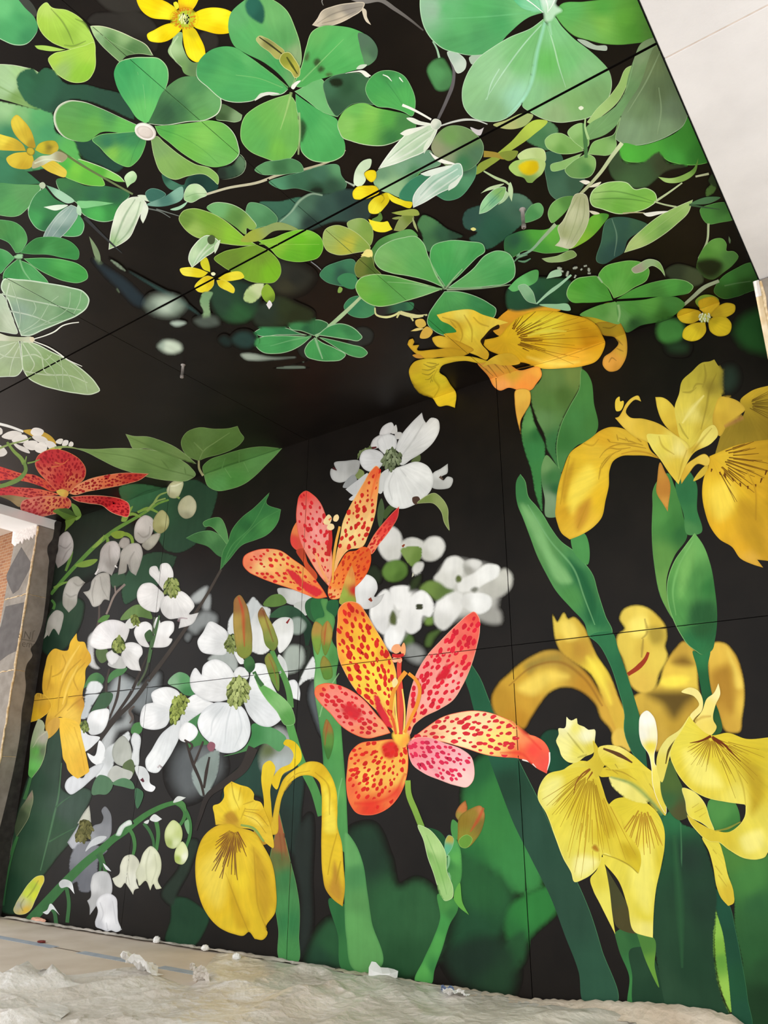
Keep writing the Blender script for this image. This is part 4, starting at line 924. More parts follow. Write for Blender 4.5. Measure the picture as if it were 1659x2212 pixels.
leaf|-20,1520 40,1490 120,1470 230,1470 330,1440 330,1550 385,1592 250,1622 100,1605 0,1655|40,1540:2f5c44 180,1500:52a440 270,1500:68b848 200,1600:4c9c40 100,1580:3a7a44|r:86c078:1:270
leaf|250,1372 270,1310 340,1262 425,1260 380,1335 330,1390 275,1427|280,1340:74ae5c 380,1290:558a44|r:b0d49c:1.2:180
T painted_seed_pod | pale beige-green seed pod hanging beside the plump creased leaf | pod
~stalk|725,915 660,1000 590,1100 520,1180 450,1250|c9d8ac a8b088|w:9,6
sepal|450,1160* 480,1152 520,1165 500,1180|e8e6d8
sepal|510,1200* 550,1175 592,1165 570,1190|e0dfc8
~stalk|300,1435 220,1520 130,1610 60,1640|a8bc98 74a890|w:8,4
pod|430,1240 485,1240 515,1340 515,1390 460,1520 390,1592 330,1580 295,1572* 325,1540 315,1450 340,1420 390,1320|460,1280:aab088 420,1380:c2c9a4 360,1500:a5b080 440,1480:b0bb90 340,1560:d2d5bc|a:455,1240 r:dadcc0:1.2
>~rib|460,1260 430,1400 370,1570;485,1270 480,1380 400,1560;440,1260 370,1400 345,1500|8c9a6c|w:1.5,2,1
sepal|515,1350 560,1355 582,1365 540,1372|dcdac4
T painted_leaf | dark green cut leaf below the plump creased leaf, right of the pale seed pod | leaf
leaf|570,1680 590,1550 640,1400 700,1388 800,1400 892,1440 760,1540 730,1620 680,1650 600,1690|620,1500:3c6450 750,1430:33564a 680,1600:30504a 800,1430:3c6048|r:5c8870:1.2:180
>~midrib|660,1400 690,1500 675,1640|7ca088|w:1.5,3,1
T painted_leaf | long pale green lance leaf pointing down left near the white beam | leaf
leaf|738,1618* 770,1550 850,1470 980,1370 1080,1320 1178,1278* 1150,1360 1080,1430 980,1510 880,1570|800,1560:b0ca80 900,1460:8aba60 1080,1370:93bc68 1000,1480:7aa858 1130,1310:a2c678|a:738,1618 r:cfe0b0:1.4
>~midrib|750,1605 900,1490 1160,1300|a8c884|w:1.5,1
sepal|858,1365* 960,1352 1022,1352 960,1372 880,1382|e8eae2
~petiole|730,1365 800,1360 870,1362|b8b48c|w:3,2
T painted_leaf | small pale leaf pair on a thin stalk against the white beam | leaf
leaf|955,1132* 1040,1140 1130,1112 1180,1080 1215,1010* 1190,1110 1140,1150 1060,1172 1000,1165|1000,1150:a0c474 1120,1130:86ae58 1190,1060:5f8a3c
~petiole|1195,1130 1280,1112|b8c09c|w:4,5
T painted_leaf | green leaf on a dark stalk at the white beam's edge, mid-height | leaf
leaf|1165,1302 1260,1262 1355,1265 1290,1300|507a54
leaf|1222,1345 1300,1305 1400,1300 1450,1395 1350,1425 1270,1432 1230,1380|1260,1390:4c8a40 1380,1340:3f7038 1400,1400:4f8c44|r:6fa45c:1
~stalk|1155,1310 1240,1325 1350,1340|3f5c40|w:5,2
leaf|1255,1235 1300,1180 1330,1190 1310,1240 1260,1255|4a6a34|s:2
leaf|1275,1160 1300,1110 1340,1150 1330,1200|2c3c24|s:2
T painted_leaf | lobed green leaf with a dark hollow on a pale stalk near the beam's lower end | leaf
~stalk|1278,1430 1270,1540 1215,1655|aebf98|w:5,4
leaf|1212,1655 1260,1570 1310,1530 1370,1528 1395,1565 1393,1605 1440,1608 1470,1640 1440,1690 1380,1740 1300,1790 1200,1720|1320,1570:66a04a 1280,1620:5a9440 1420,1650:4f8040 1300,1740:3f5a30|r:86b86c:1:80
>hollow|1190,1680 1260,1655 1330,1660 1370,1690 1350,1740 1290,1775 1230,1750|232b18|s:5
leaf|1408,1510* 1420,1540 1415,1560 1408,1545|6a8060

@2
T painted_leaf | small mottled leaf above the long thin branch, below the husk clover | leaf
leaf|0,1090 60,1040 150,1025 240,1015 300,1050 315,1090 240,1110 120,1120 40,1115|60,1070:5f9a66 160,1060:3f7048 260,1060:508a5a|r:86b48c:1
leaf|90,1165 180,1130 300,1100 430,1060 540,1060 555,1120 590,1180 570,1220 470,1242 370,1230 260,1205 170,1212|140,1180:52906c 280,1160:3c6a50 420,1120:44705a 540,1080:5f9a6c 500,1190:335240 400,1210:284432|r:6fa07c:1
>hollow|350,1225 390,1200 440,1215 435,1235 390,1238|1e2a20|s:2
T painted_leaf | wide dark teal leaf crossed by the black joint in the ceiling's centre | leaf
leaf|20,1300 160,1285 305,1268 280,1330 160,1420 150,1450 60,1400|3c6a56|s:2
leaf|155,1425 230,1360 300,1270 380,1240 430,1245 600,1210 640,1215 650,1275 750,1275 730,1400 500,1420 300,1480 220,1450|230,1400:6c9a80 320,1300:4a6e5a 450,1330:37544c 600,1290:2b423f 680,1340:2f3f3c 350,1430:283a36|s:3
>~edge|160,1422 230,1360 300,1275 370,1240 435,1250|b0cfb4|w:2,5,3
T painted_leaf | small rounded green leaf left of the wide dark teal leaf | leaf
leaf|-30,1295 40,1305 100,1340 148,1410 130,1440 60,1450 -30,1470|20,1340:5c9868 100,1410:508a5c|r:93c494:1
T painted_leaf | long sage leaf under the left white striped bud, crossed by the joint | leaf
leaf|760,1130 800,1080 900,1040 1050,990 1120,960 1160,1020 1190,1042 1060,1105 980,1190 930,1262 870,1240 800,1215 765,1180|820,1120:6f9a78 950,1060:7ca888 1080,1010:6c987c 900,1190:93bc8c 1020,1110:4f8a60 820,1190:9cc494|r:a5c8a4:1
>~edge|930,1255 1000,1170 1060,1100|7cc860|w:3,2
T painted_leaf | teal leaf behind the right white striped bud | leaf
leaf|925,1265 1000,1150 1100,1105 1330,1060 1415,1050 1418,1110 1380,1190 1300,1270 1220,1282 1160,1250 1080,1215 1010,1300|1000,1200:3c8464 1200,1150:3a7a60 1350,1150:56946c 1280,1240:44845c 1340,1090:3c5c48|r:6fb090:1
T painted_leaf | rounded olive-green leaf with a brown patch right of the left white bud | leaf
leaf|1130,940 1160,870 1230,810 1320,806 1410,850 1465,930 1452,1010 1400,1070 1330,1100 1200,1042|1170,960:939a78 1250,880:6f9a58 1380,880:6a8c58 1420,980:52785a 1330,1040:3f7850 1230,1000:8a9878|r:9cc090:1.3:20
>sepal|1380,815 1440,830 1468,815* 1440,868 1400,845|c8c4c8
T painted_flower_bud | upper white striped bud beside the black ceiling joint, pointing down left | bud
~stalk|945,672 990,690 1060,725 1130,765|eef0e8|w:6,4
bud|790,1082* 830,1020 900,930 980,850 1080,805 1170,800 1140,900 1100,960 1000,1010 900,1050|850,1020:e0eedd 980,920:c5dcc0 1080,850:bfd6ba 1050,960:b0cfae|a:790,1082 r:f4f8f0:2.2
>~stripe|1140,830 1000,910 830,1050;1120,880 1020,960 850,1045|f0f6ee|w:2,4,1.5
>~shade|1110,830 960,930 850,1020|86b088|w:1,3,1
sepal|972,755 1000,752 1060,775 1135,795 1100,802 1010,785|e6ece0
sepal|930,855* 960,835 1040,815 1110,802 1040,840 950,866|e6ece0
sepal|1170,810 1130,900 1085,985* 1080,960 1120,880|dce8d6
cap|1128,785 1150,760 1190,775 1195,800 1160,832 1130,815|1150,790:dce2d4 1180,810:a8b8a8|r:f0f2ea:1
T painted_flower_bud | lower white striped bud just past the joint, pointing down left | bud
bud|1015,1330* 1010,1280 1100,1150 1200,1085 1320,1050 1332,1120 1290,1180 1180,1240 1080,1300|1060,1240:cfe2d8 1200,1140:b5d4c4 1290,1090:a2ccb8 1220,1200:9cc4ac|a:1015,1330 r:eef6f0:2
>~stripe|1300,1080 1160,1170 1030,1300;1310,1120 1180,1210 1050,1300|eef6f0|w:2,4,1.5
>~shade|1270,1090 1150,1160 1060,1250|74a890|w:1,3,1
sepal|1060,1112* 1130,1085 1270,1060 1200,1100 1090,1125|dfebe2
sepal|1115,968* 1160,1000 1280,1050 1230,1050 1160,1025|f0f2ea
sepal|1330,1115 1290,1190 1240,1222* 1240,1195 1290,1150|dfeae0
T painted_yellow_flower | yellow flower split by the black ceiling joint near the white buds | flower | | 1.0,1.14,1.0
sepal|635,1130 650,1080 700,1025 745,1018 740,1070 700,1110 712,1150 665,1195 640,1182|680,1080:c5d0bc 660,1150:e0e6d8
>~edge|640,1190 600,1170 580,1160|e8ece4|w:4,2
petal|702,1110 730,1090 772,1094 776,1140 750,1166 715,1142|f0cf20|e:d0a814:3:.5
petal|627,1232 650,1200 720,1188 780,1195 798,1228 750,1260 680,1278 635,1270|660,1230:f6da2c 750,1220:e8c41c|a:815,1235 e:d8b014:3:.5
petal|800,1250 850,1235 864,1270 830,1330 790,1366 735,1360 727,1320 760,1270|770,1340:f4dc3c 820,1280:d8b81c|a:815,1235
petal|850,1235 900,1260 960,1285 1010,1298 1002,1327 930,1312 870,1282|920,1285:f0d832 980,1310:e6c820|a:815,1235
>~crease|815,1240 830,1270 810,1300|806c1c|w:3,1.5
sepal|750,1405 790,1380 800,1355 818,1400 790,1425|5c7c40
petal|728,1402* 770,1415 830,1420 850,1415 865,1440 882,1468* 830,1486 760,1472|800,1450:f4dc34
T painted_flower_bud | small olive bud with spread sepals right of the split yellow flower | bud
bud|890,1475* 920,1410 950,1375 1000,1365 1020,1390 985,1440 940,1478|930,1440:8a9c5c 990,1390:74883c|r:b0b878:1
sepal|875,1362* 930,1350 1050,1355 1055,1368 980,1380 920,1375|98a850
sepal|1010,1390 1030,1430 1045,1485* 1020,1450|a8b47c
sepal|880,1400 930,1385 950,1390 900,1405|8a9858
T painted_leaf | dark green triangular leaf right of the small olive bud | leaf
leaf|1040,1425 1075,1375 1150,1400 1230,1460 1335,1512 1200,1560 1130,1615 1090,1602 1070,1510|1100,1420:4f8254 1200,1500:345c44 1130,1570:44744c 1280,1505:2c4838|s:2
T painted_leaf | olive two-lobed leaf left of the lower clover's top, below the split yellow flower | leaf
leaflet|590,1430 640,1400 700,1400 750,1450 760,1510 740,1570 680,1520 600,1460|620,1420:93b068 720,1450:7ca04c 720,1530:86a850|r:b8cc8c:1
leaflet|435,1540 450,1470 520,1440 600,1460 690,1520 742,1588 640,1620 520,1630 460,1602|480,1500:a2bc6c 600,1560:bcbc48 550,1480:9cb458 680,1580:8aac50|a:742,1588 r:c5d498:1.3
>~midrib|490,1490 600,1550 735,1590|86a048|w:1,2
T painted_leaf | green leaf edge with a cream fleck behind the lower clover's upper left leaflet | leaf
leaf|740,1605 790,1540 900,1490 1010,1472 1045,1510 960,1530 860,1580 770,1659 760,1720 640,1730 690,1640|800,1580:4f8a48 950,1500:64a45c 700,1680:50682c
>petal|678,1645* 720,1595 748,1600 752,1645 700,1640|f0e490
# ---- lower big clover on the ceiling
@5
T painted_leaf | teal leaf behind the left side of the lower big clover | leaf
leaf|415,130 440,90 520,50 640,38 655,90 610,200 520,195 450,170|460,110:40825c 560,120:31584a 600,70:3f7c5c|r:6fa484:1
leaf|530,150 560,125 640,130 662,180 640,217 570,205|418a5c
leaf|640,110 650,50 690,15 750,15 770,80 810,125 720,130 660,145|680,80:74823c 750,90:4c682c|r:a0a868:1
>petal|680,0* 720,-15 755,0 740,15|f2e890
sepal|535,245 545,205 562,215 548,245|8ab058
~twig|360,45 400,75 425,98|8a8e92|w:2,2
T painted_leaf | small round green leaf beneath the left leaflet of the lower big clover | leaf
leaf|570,335 600,285 660,263 760,320 778,360 740,395 660,404 600,380|640,330:3c845c 720,370:4a9464|r:7ab48c:1
T painted_leaf | dark shaded leaf with a cream frilled edge under the lower big clover | leaf
leaf|770,345 850,330 950,305 1020,315 1015,345 930,362 850,380 790,385|800,360:302c2c 950,335:34644c 1000,330:3f8058
~frill|770,340 775,380 830,400 900,385 930,365|e4e8a8|w:3,5,4
~frill|930,370 980,385 1040,395 1105,385|e4e4a8|w:8,9,3
~frill|925,375 910,405;1000,395 1015,425|dcdc98|w:5,3
T painted_clover_stalk | pale green stalk joining the lower big clover to the clover in the dark | stem
~stalk|690,262 600,350 500,440 390,525|c0d6a8 9cc898|w:6,9,6
T painted_clover | lower big clover above the golden iris, right of ceiling centre | clover
@0
leaflet|962,620* 940,585 928,555 934,532 965,520 1010,521 1045,530 1048,542 1030,557 1010,577 985,602|960,545:4fac5c 1000,540:60b46a 960,590:4aa85c 1020,550:48a058|a:962,624 r:b0dcb0:1.4
leaflet|960,622* 925,607 880,596 845,590 818,578 808,560 815,540 840,522 870,513 900,511 915,525 925,552 940,585|830,560:80bc70 870,530:6cb468 900,570:66b464 930,600:5cae5c 850,580:74b864|a:962,624 r:b8dcb0:1.6
leaflet|967,622* 1022,580 1050,550 1075,541 1100,548 1113,575 1110,600 1095,612 1060,618 1010,622|1060,570:5ab066 1090,590:4ca45c 1010,605:66b46a 1085,560:66b870|a:962,624 r:b8dcb8:1.6
@5
leaflet|1205,220* 1000,165 850,130 740,128 670,155 645,200 665,260 720,310 790,333 870,325 960,300 1080,265|700,220:74b84c 780,290:66b446 850,160:5aa250 950,250:62ac58 1100,220:78bc74 760,170:6fb858|a:1220,222 r:c0e0a8:1.8
>~vein|1200,222 1000,185 850,175|a8d49c|w:3,1
leaflet|1215,235* 1150,320 1110,390 1105,440 1150,490 1230,520 1300,500 1400,430 1540,390 1547,350 1500,310 1400,260 1300,235|1180,300:56aa5e 1300,280:5cae64 1150,440:3a9850 1250,480:349048 1420,310:429058 1500,350:3a8a50 1300,350:4f9c58|a:1220,222 r:b8dcb8:1.5
~midrib|1120,30 1160,130 1218,222;1330,90 1260,170 1220,222;1659,190 1450,215 1230,224|c8e4bc|w:1.5,4
# ---- clover in the dark
T painted_clover | flat-lying dark-rimmed clover alone in the black part of the ceiling | clover
shadow_lobe|640,480 700,463 757,500 745,560 690,585 600,580|2f3330|s:4
shadow_lobe|275,600 330,560 380,530 340,610 330,650 360,672 300,650|2b2f2b|s:3
leaflet|380,520* 300,490 225,472 213,450 260,425 350,418 430,420 472,445 450,482|280,450:458f58 400,450:3a7a4c 330,480:2f6844|a:382,522 r:b0d8b0:1.5
leaflet|370,520* 280,515 150,515 30,520 -5,502 30,475 120,460 200,468 290,502|60,490:429860 200,490:387f52|a:382,522 r:b8dcb8:1.4
leaflet|365,525* 300,580 220,620 130,635 50,625 10,590 0,550 50,525 150,518|80,580:4fa862 200,560:449a58 280,560:58ae68|a:382,522 r:b8e0b8:1.5
>~vein|360,525 250,545 100,585|8ccc94|w:3,1
leaflet|400,515* 470,460 540,440 620,460 670,500 690,530 670,550 600,545 500,530|480,480:459a5c 600,490:3f8a54 560,530:50a462|a:382,522 r:b8e0b8:1.8
leaflet|400,525* 500,545 620,575 700,600 724,630 700,654 620,650 560,620 480,570|520,570:459858 660,620:4fa460|a:382,522 r:b0dcb0:1.4
leaflet|385,530* 430,560 520,600 583,645 560,670 480,683 390,675 330,650 318,620 340,570|360,610:4fac60 450,640:459c58 540,650:52aa62|a:382,522 r:b8e0b8:1.6
>~vein|388,535 410,600 435,668|c0e4c0|w:5,2
T painted_bokeh | grey-white blurred streak under the clover in the dark | light blur
blur|-90,640 -40,630 0,635 100,655 265,657 120,672 0,678 -60,670|-40,650:a5b5a9 100,662:8f9f94|s:4
T painted_bokeh | two faint thin grey strokes below the clover in the dark | light blur
blur|115,728 330,714 350,720 220,735|6c7c70|s:2
blur|230,708 300,685 355,670 310,695|5c6c60|s:2
T painted_leaf | smoky dark leaf shadow between the lime clover and the lower big clover | leaf
leaf|60,60 250,50 380,150 330,220 150,250 80,200|100,120:2a3330 250,150:2a2c28 200,200:3a3a2c|s:14
T painted_leaf | murky olive leaf behind the clover in the dark, below the lime clover | leaf
leaf|0,340 60,310 150,265 260,310 380,395 370,420 250,440 100,470 0,440|80,350:2c3a30 200,340:2f3a24 250,400:2b331f|s:7
# ---- lime clover
@0
T painted_leaf | dark blue-green blurred leaf below the lime clover and its yellow flower | leaf
leaf|455,620 510,605 560,630 555,670 540,690 505,698 475,685 458,660|480,650:2b4636 520,675:2f5c38 540,640:24382f|s:8
T painted_clover | bright lime clover crossed by the black joint in the ceiling's left half | clover
leaflet|446,448 458,439 488,438 518,449 542,470 554,490 547,497 533,493 532,506 508,490 480,471 458,460|470,450:74b474 510,470:5f8f48 540,485:8cb458|r:c5e0b8:1.5:60
leaflet|386,472 395,456 415,450 446,456 480,472 507,493 530,513 556,530* 527,531 486,527 452,520 418,510 395,490|400,475:6c9440 420,500:9cc060 450,470:78a83c 500,510:8cc43c 460,510:84ac40|a:556,529 r:c0d890:1.4
leaflet|520,520 540,500 570,490 600,480 645,497 590,500 560,520|590,490:93a868 540,510:a0b048
leaflet|553,528* 585,545 605,570 607,590 594,609 570,612 540,608 510,592 480,575 462,558 480,545 520,535|500,570:6c8c34 540,590:7cac34 585,590:7cbc2c 560,555:749c34|a:556,529 r:a5c868:1.2
leaflet|557,520* 590,514 617,503 648,496 675,500 695,516 698,537 688,556 665,564 631,565 600,555 584,538|600,525:8cc440 650,515:70c02c 680,540:5cac28 630,555:68b430 660,500:84cc44|a:556,529 r:a0d868:1.3
>~vein|560,527 620,528 690,528|9cd45c|w:2,1
@4
T painted_yellow_flower | small yellow flower on the joint beneath the lime clover | flower | | 1.05,1.16,1.0
petal|1345,112* 1300,92 1283,45 1318,18 1342,70|d0c830
petal|1332,115* 1270,90 1200,80 1150,95 1165,125 1230,142 1300,142|1180,105:f2df50 1270,115:e0c828|a:1370,128
petal|1395,152* 1450,120 1550,118 1563,140 1500,165 1430,166|1500,140:ecd840 1430,150:dcc428|a:1370,128
petal|1372,150* 1330,135 1280,160 1245,212 1265,236 1320,239 1365,200|1290,210:ecd430 1340,170:d8b820|a:1370,128 r:f4e468:1
petal|1385,165* 1420,160 1480,190 1503,225 1498,244 1450,230 1400,200|1450,200:ecd638 1410,175:d8bc24|a:1370,128 r:f4e468:1
stigma|1350,118 1368,112 1380,122 1370,135 1355,132|f2f0d0
stem|1300,240 1365,240 1345,300 1338,412 1300,415 1295,350 1278,320|1330,270:7c9c7a 1310,380:86a080|s:2
T painted_flower_bud | white and green bud with a dark cap beside the small joint flower | bud
bud|1205,30 1215,-20 1240,-60 1330,-125 1405,-75 1370,-20 1310,20 1260,60 1228,85*|1250,0:c8e4bc 1320,-50:a0c894 1280,30:9cc49c|a:1230,80 r:eef6e8:1.8
>~stripe|1340,-80 1270,10 1235,70;1370,-60 1310,-10 1260,50|e8f2e2|w:2,4,1.5
cap|1330,-110 1355,-125 1372,-115 1365,-70 1345,-65 1330,-80|4c5c3c
sepal|1385,-75 1408,-95 1395,-40 1375,-5* 1370,-40|d8ead0
T painted_flower_bud | pale hooded bud with a white tip right of the small joint flower | bud
bud|1560,295 1585,210 1629,185 1690,188 1690,240 1650,290 1629,307 1590,312|1600,270:b4d08c 1660,220:d0e0b0|s:1.5
bud|1672,240 1704,188 1760,260 1750,300 1718,310 1690,290|1720,250:93bc3c 1740,290:6c8c30
tip|1704,320* 1724,293 1742,320 1722,350*|f0f0f4
T painted_bokeh | soft dark blue streak on the black ceiling above the large pale blur | light blur
blur|590,30 700,90 850,200 940,330 900,335 760,220 650,110|25323a|s:7
T painted_bokeh | thin dull teal blade pointing at the large pale blur | light blur
blur|820,105 1000,200 1150,280 1280,388 1150,312 950,190|2f4c4a|s:4
T painted_leaf | slim grey-green blade above the dark blue streak | leaf
leaf|690,20 760,55 830,125* 760,90|7a8c78|s:2
leaf|728,195 755,215 778,262* 750,240|5a6a54|s:2
T painted_bokeh | large pale oval blur split by the black ceiling joint | light blur
blur|930,330 960,275 1050,260 1150,290 1180,330 1140,380 1050,392 970,370|1060,320:b8ccbc 960,350:7f9084 1150,350:93a898|s:15
T painted_bokeh | bright mint oval spot above the left hanging rod | light blur
blur|1008,585 1040,552 1100,548 1160,580 1165,605 1120,632 1060,628|1085,590:d4e6d4 1020,580:a8bcae|s:8
T painted_bokeh | tiny white oval spot right of the large pale blur | light blur
blur|1090,438 1130,424 1190,438 1150,458 1110,455|b8ccc0|s:5
T painted_bokeh | grey smudge at the foot of the joint flower's wavy stem | light blur
blur|1240,425 1300,395 1390,405 1405,440 1340,465 1270,455|545f58|s:8
T painted_bokeh | dim teal double spot left of the clover in the dark | light blur
blur|1480,545 1520,500 1600,500 1640,550 1600,595 1520,585|2a4440|s:9
blur|1400,545 1430,520 1480,560 1470,585 1430,580|20302e|s:7
# ---- left bottom clover + moth
T painted_clover | glossy green clover at the ceiling's left edge above the moth | clover
leaflet|95,22* 40,80 0,122 -40,110 -40,-40 40,-25|0,30:3f9450 40,0:55a864|r:93cc98:1
leaflet|100,-10* 60,-70 -40,-130 -40,-215 40,-220 110,-200 160,-150 175,-90 150,-40 125,-12|0,-150:4c8c4c 100,-120:4a9450 140,-80:58a05c 60,-80:3f8448|a:115,10 r:86c490:1
leaflet|130,-10* 180,-70 230,-105 300,-115 400,-105 470,-70 507,-18 500,28 430,25 300,0 200,-2|250,-60:357a40 400,-60:3f8a48 450,0:3a8c48 300,-20:4a9a54|a:115,10 r:6fb078:1
leaflet|150,25* 280,20 420,35 510,65 557,110 562,150 520,177 420,172 320,135 220,80|250,60:3f9450 400,80:52ac58 500,130:44a04c 380,130:3f9448|a:115,10 r:93d090:1.3
leaflet|110,30* 180,55 250,110 310,185 200,210 20,170 18,150 25,110 60,70|100,90:429450 200,140:52a460 60,140:3f9450|a:115,10 r:9cd09c:1.3
>~vein|125,30 150,100 200,170|9cd4a0|w:4,2
centre|85,15 110,-5 150,0 145,25 110,32|9ccfa0|s:2
T painted_moth | pale green translucent moth with white antennae on the ceiling's left edge | moth
wing|-60,235 20,260 60,340 90,430 112,505 40,500 -60,470|0,300:b8cdb4 60,420:c8d8c0 -20,440:a2b498|a:120,525 r:dceadc:1.5
wing|-60,545 120,552 135,640 142,740 110,776 50,782 -60,775|0,600:b0c4a4 80,700:a0b690 40,760:a8c094 110,600:a8bc94|a:120,545 r:dceadc:2
>~vein|110,560 40,640 -40,690;125,580 80,680 60,775;-40,610 30,650 135,660;100,560 0,590 -40,600|dfeadb|w:1.5,2,1
wing|135,520* 100,430 50,290 5,200 18,162 120,158 300,180 450,208 535,235 572,285 560,335 500,388 400,432 280,482 180,522|60,200:a5c09c 200,220:84a47c 350,240:8cb088 500,290:7cb07c 300,380:86ac84 180,450:93b498 120,380:8ca898 420,380:6f9c70|a:135,520 r:dcf0dc:3
>~vein|10,250 150,285 300,315 450,345 520,355;60,360 200,390 330,440;60,180 40,280 90,430|e4f2e2|w:2.5,2.5,1.5
>~vein|130,500 250,420 330,300 375,265;135,505 300,430 440,330 450,240;120,480 130,400 110,300 70,180;140,510 220,470 400,420;520,235 510,300 470,380;215,300 230,340 200,400|cfe4cc|w:1.5,1.5,1
wing|130,556* 200,560 330,620 430,670 540,745 620,830 640,870 600,892 480,888 350,862 250,832 180,790 145,730 138,650|200,620:a0bc90 300,680:8cac74 450,760:98b480 560,850:a2bc8c 250,780:93ac78 400,840:8ca878|a:130,545 r:e0f0d8:2.4
>~vein|145,650 220,640 300,670 330,640;150,745 300,770 450,775 560,820;180,560 260,640 300,760 340,770;140,560 200,660 220,700 190,760|e4f0dc|w:2,2.5,1.5
>~vein|380,650 400,740 400,850;300,640 430,760 480,870;230,610 350,760 380,860;450,700 540,800 560,880|cddfc4|w:1,1.5,1
body|-60,500 60,522 150,528 205,528 222,545 212,562 150,556 0,552 -60,548|0,525:d2d8c4 100,540:b8c4a4 200,545:cdd5bc
>head|190,530 215,530 222,548 210,560 195,555|e4dcc0
~antenna|218,540 290,518 350,492 400,455 450,440 505,433|f2f6ee|w:2,3,2
~antenna|218,555 310,592 380,635 420,665 525,715|f2f6ee|w:2,3,1.5

# ================= wall, lower background
@0
T painted_leaf | large blurred green leaf behind the red-tipped bud, right of centre | leaf
leaf|1000,1700 1030,1640 1080,1620 1125,1700 1155,1790 1172,1880 1168,1915 1120,1930 1060,1880 1010,1860 985,1830 998,1760|1080,1720:35783c 1060,1800:3a8040 1120,1860:3c8444 1030,1660:255c34 1010,1840:2c6a38|s:10
leaf|990,1840 1060,1870 1110,1930 1090,2010 1040,2060 980,2060 985,1950|1040,1930:2a5c34 1020,2000:234a30|s:22
T painted_leaf | blurred green leaf left of the long dark blade near the floor | leaf
leaf|1090,2010 1100,1960 1150,1925 1195,1915 1205,1960 1160,2010 1110,2050|1150,1970:317a3a 1110,2020:2c6a36|s:9
leaf|1085,2110 1095,2030 1130,2010 1130,2080|27502f|s:10
T painted_leaf | blurred dark leaf between the big lily and its lower stalk | leaf
leaf|745,1860 760,1790 800,1780 840,1850 862,1915 900,1900 940,1925 960,1980 930,2090 870,2115 810,2100 770,2000|800,1850:22382a 850,1950:2f5c38 900,1980:325f3a 880,2080:285030|s:14
T painted_leaf | blurred dark leaf at the floor left of the broad green blade | leaf
leaf|665,2085 680,2020 715,1985 750,2040 760,2095 700,2085|720,2040:2c5836 690,2070:244430|s:14
T painted_leaf | faint dark green leaf near the floor right of the lower lily stalk | leaf
leaf|960,2060 1000,2030 1060,2020 1110,2060 1100,2150 1030,2140 980,2110|1030,2070:1f3226 1080,2120:24402a|s:20
T painted_leaf | long dark blue-green blade leaning from the big lily to the floor | leaf
leaf|1005,1455 1018,1434* 1035,1460 1060,1520 1100,1600 1135,1670 1170,1740 1210,1830 1245,1900 1275,1970 1300,2050 1330,2168 1263,2168 1250,2100 1220,2020 1190,1940 1150,1860 1110,1780 1075,1690 1040,1590 1015,1500|1030,1500:24583c 1080,1620:265840 1150,1780:2c4c3c 1220,1950:2c4a3a 1290,2130:2f5440 1100,1700:22402f|r:4c8058:1.4:10
@A
T painted_leaf | dark green round leaf behind the pale frilly iris crest | leaf
leaf|200,1470 240,1420 300,1410 350,1440 340,1560 390,1640 330,1690 265,1680 230,1560|250,1560:1c4a34 320,1500:204030|s:3
@0
T painted_leaf | dark blue-green leaf behind the middle iris's upper petals | leaf
leaf|480,1730 500,1675 545,1640 585,1600 645,1640 650,1760 640,1850 600,1800 560,1720|520,1680:28453a 620,1700:263a33 600,1780:24322c|s:5
T painted_leaf | dim leaf in the dark right of the rusty-tipped blade | leaf
leaf|640,1800 665,1760 672,1900 664,2040 648,2070 650,1950|272e2a|s:8
@A
# ---- blurred iris
T painted_iris | blurred golden iris behind the two tall green stems, right side | iris
petal|1270,930 1320,852 1382,858 1442,920 1492,1050 1508,1200 1492,1332 1475,1425 1400,1425 1340,1300 1290,1150 1275,1000|1350,900:dcb448 1440,1050:d0a43c 1400,1250:b88c34 1480,1250:dcb648 1350,1200:b08430|s:4
>light|1400,905 1455,1000 1485,1150 1470,1150 1430,1020|e8c858|s:5
>shade|1300,1050 1400,1000 1440,1150 1420,1300 1350,1200|a87c2c|s:9
petal|1000,990 1060,900 1120,845 1185,900 1205,1000 1215,1150 1240,1250 1195,1345 1100,1425 940,1545 900,1425 830,1300 800,1200 850,1170 940,1140|1100,920:c09a3c 1050,1080:e0bc48 1150,1100:e4c44c 900,1250:c8a440 1150,1250:b08c34 950,1450:c4a040 1080,1380:b89434|s:4
>light|960,1105 1060,1065 1160,1085 1100,1130 1000,1138|f0d850|s:5
>shade|890,1185 1050,1160 1195,1185 1130,1260 1060,1340 980,1250|1050,1210:4f3e1c 1100,1190:6f5824|s:10
>shade|1050,980 1120,940 1180,990 1100,1000|806024|s:8
petal|-110,1215 -60,1110 0,1055 60,1000 150,940 250,902 330,908 400,960 500,1050 600,1200 680,1330 745,1450 690,1505 650,1405 590,1335 560,1255 480,1175 400,1140 330,1140 260,1172 200,1242 140,1335 90,1405 50,1388 -30,1360 -85,1310|-60,1230:b88a2c 60,1060:c49a34 250,960:b8943c 350,960:a88434 250,1080:dcb848 120,1230:c89834 500,1120:b8862c 650,1350:cca03c 50,1340:b88428|s:5
>light|60,1150 160,1070 300,1040 380,1070 260,1110 150,1190|e8c858|s:7
>shade|100,1010 220,950 330,945 330,975 220,985 120,1050|9a8038|s:6
>~fold|0,1130 150,1010 330,980 480,1080 600,1260|8a5c24|w:3,7,4
petal|300,840 285,740 280,670* 310,720 355,662 380,702 410,690 470,740 520,840 560,930 640,1050 700,1200 765,1405 745,1455 620,1250 520,1050 400,965 330,905|340,740:dcc050 420,760:ccaa40 450,900:b88c34 560,1030:e4c844 650,1200:d4ac40 380,900:c49c38|s:3
>light|340,720 400,720 440,820 380,840|ecd060|s:6
>light|510,950 560,1000 650,1240 620,1180|f4dc50|s:6
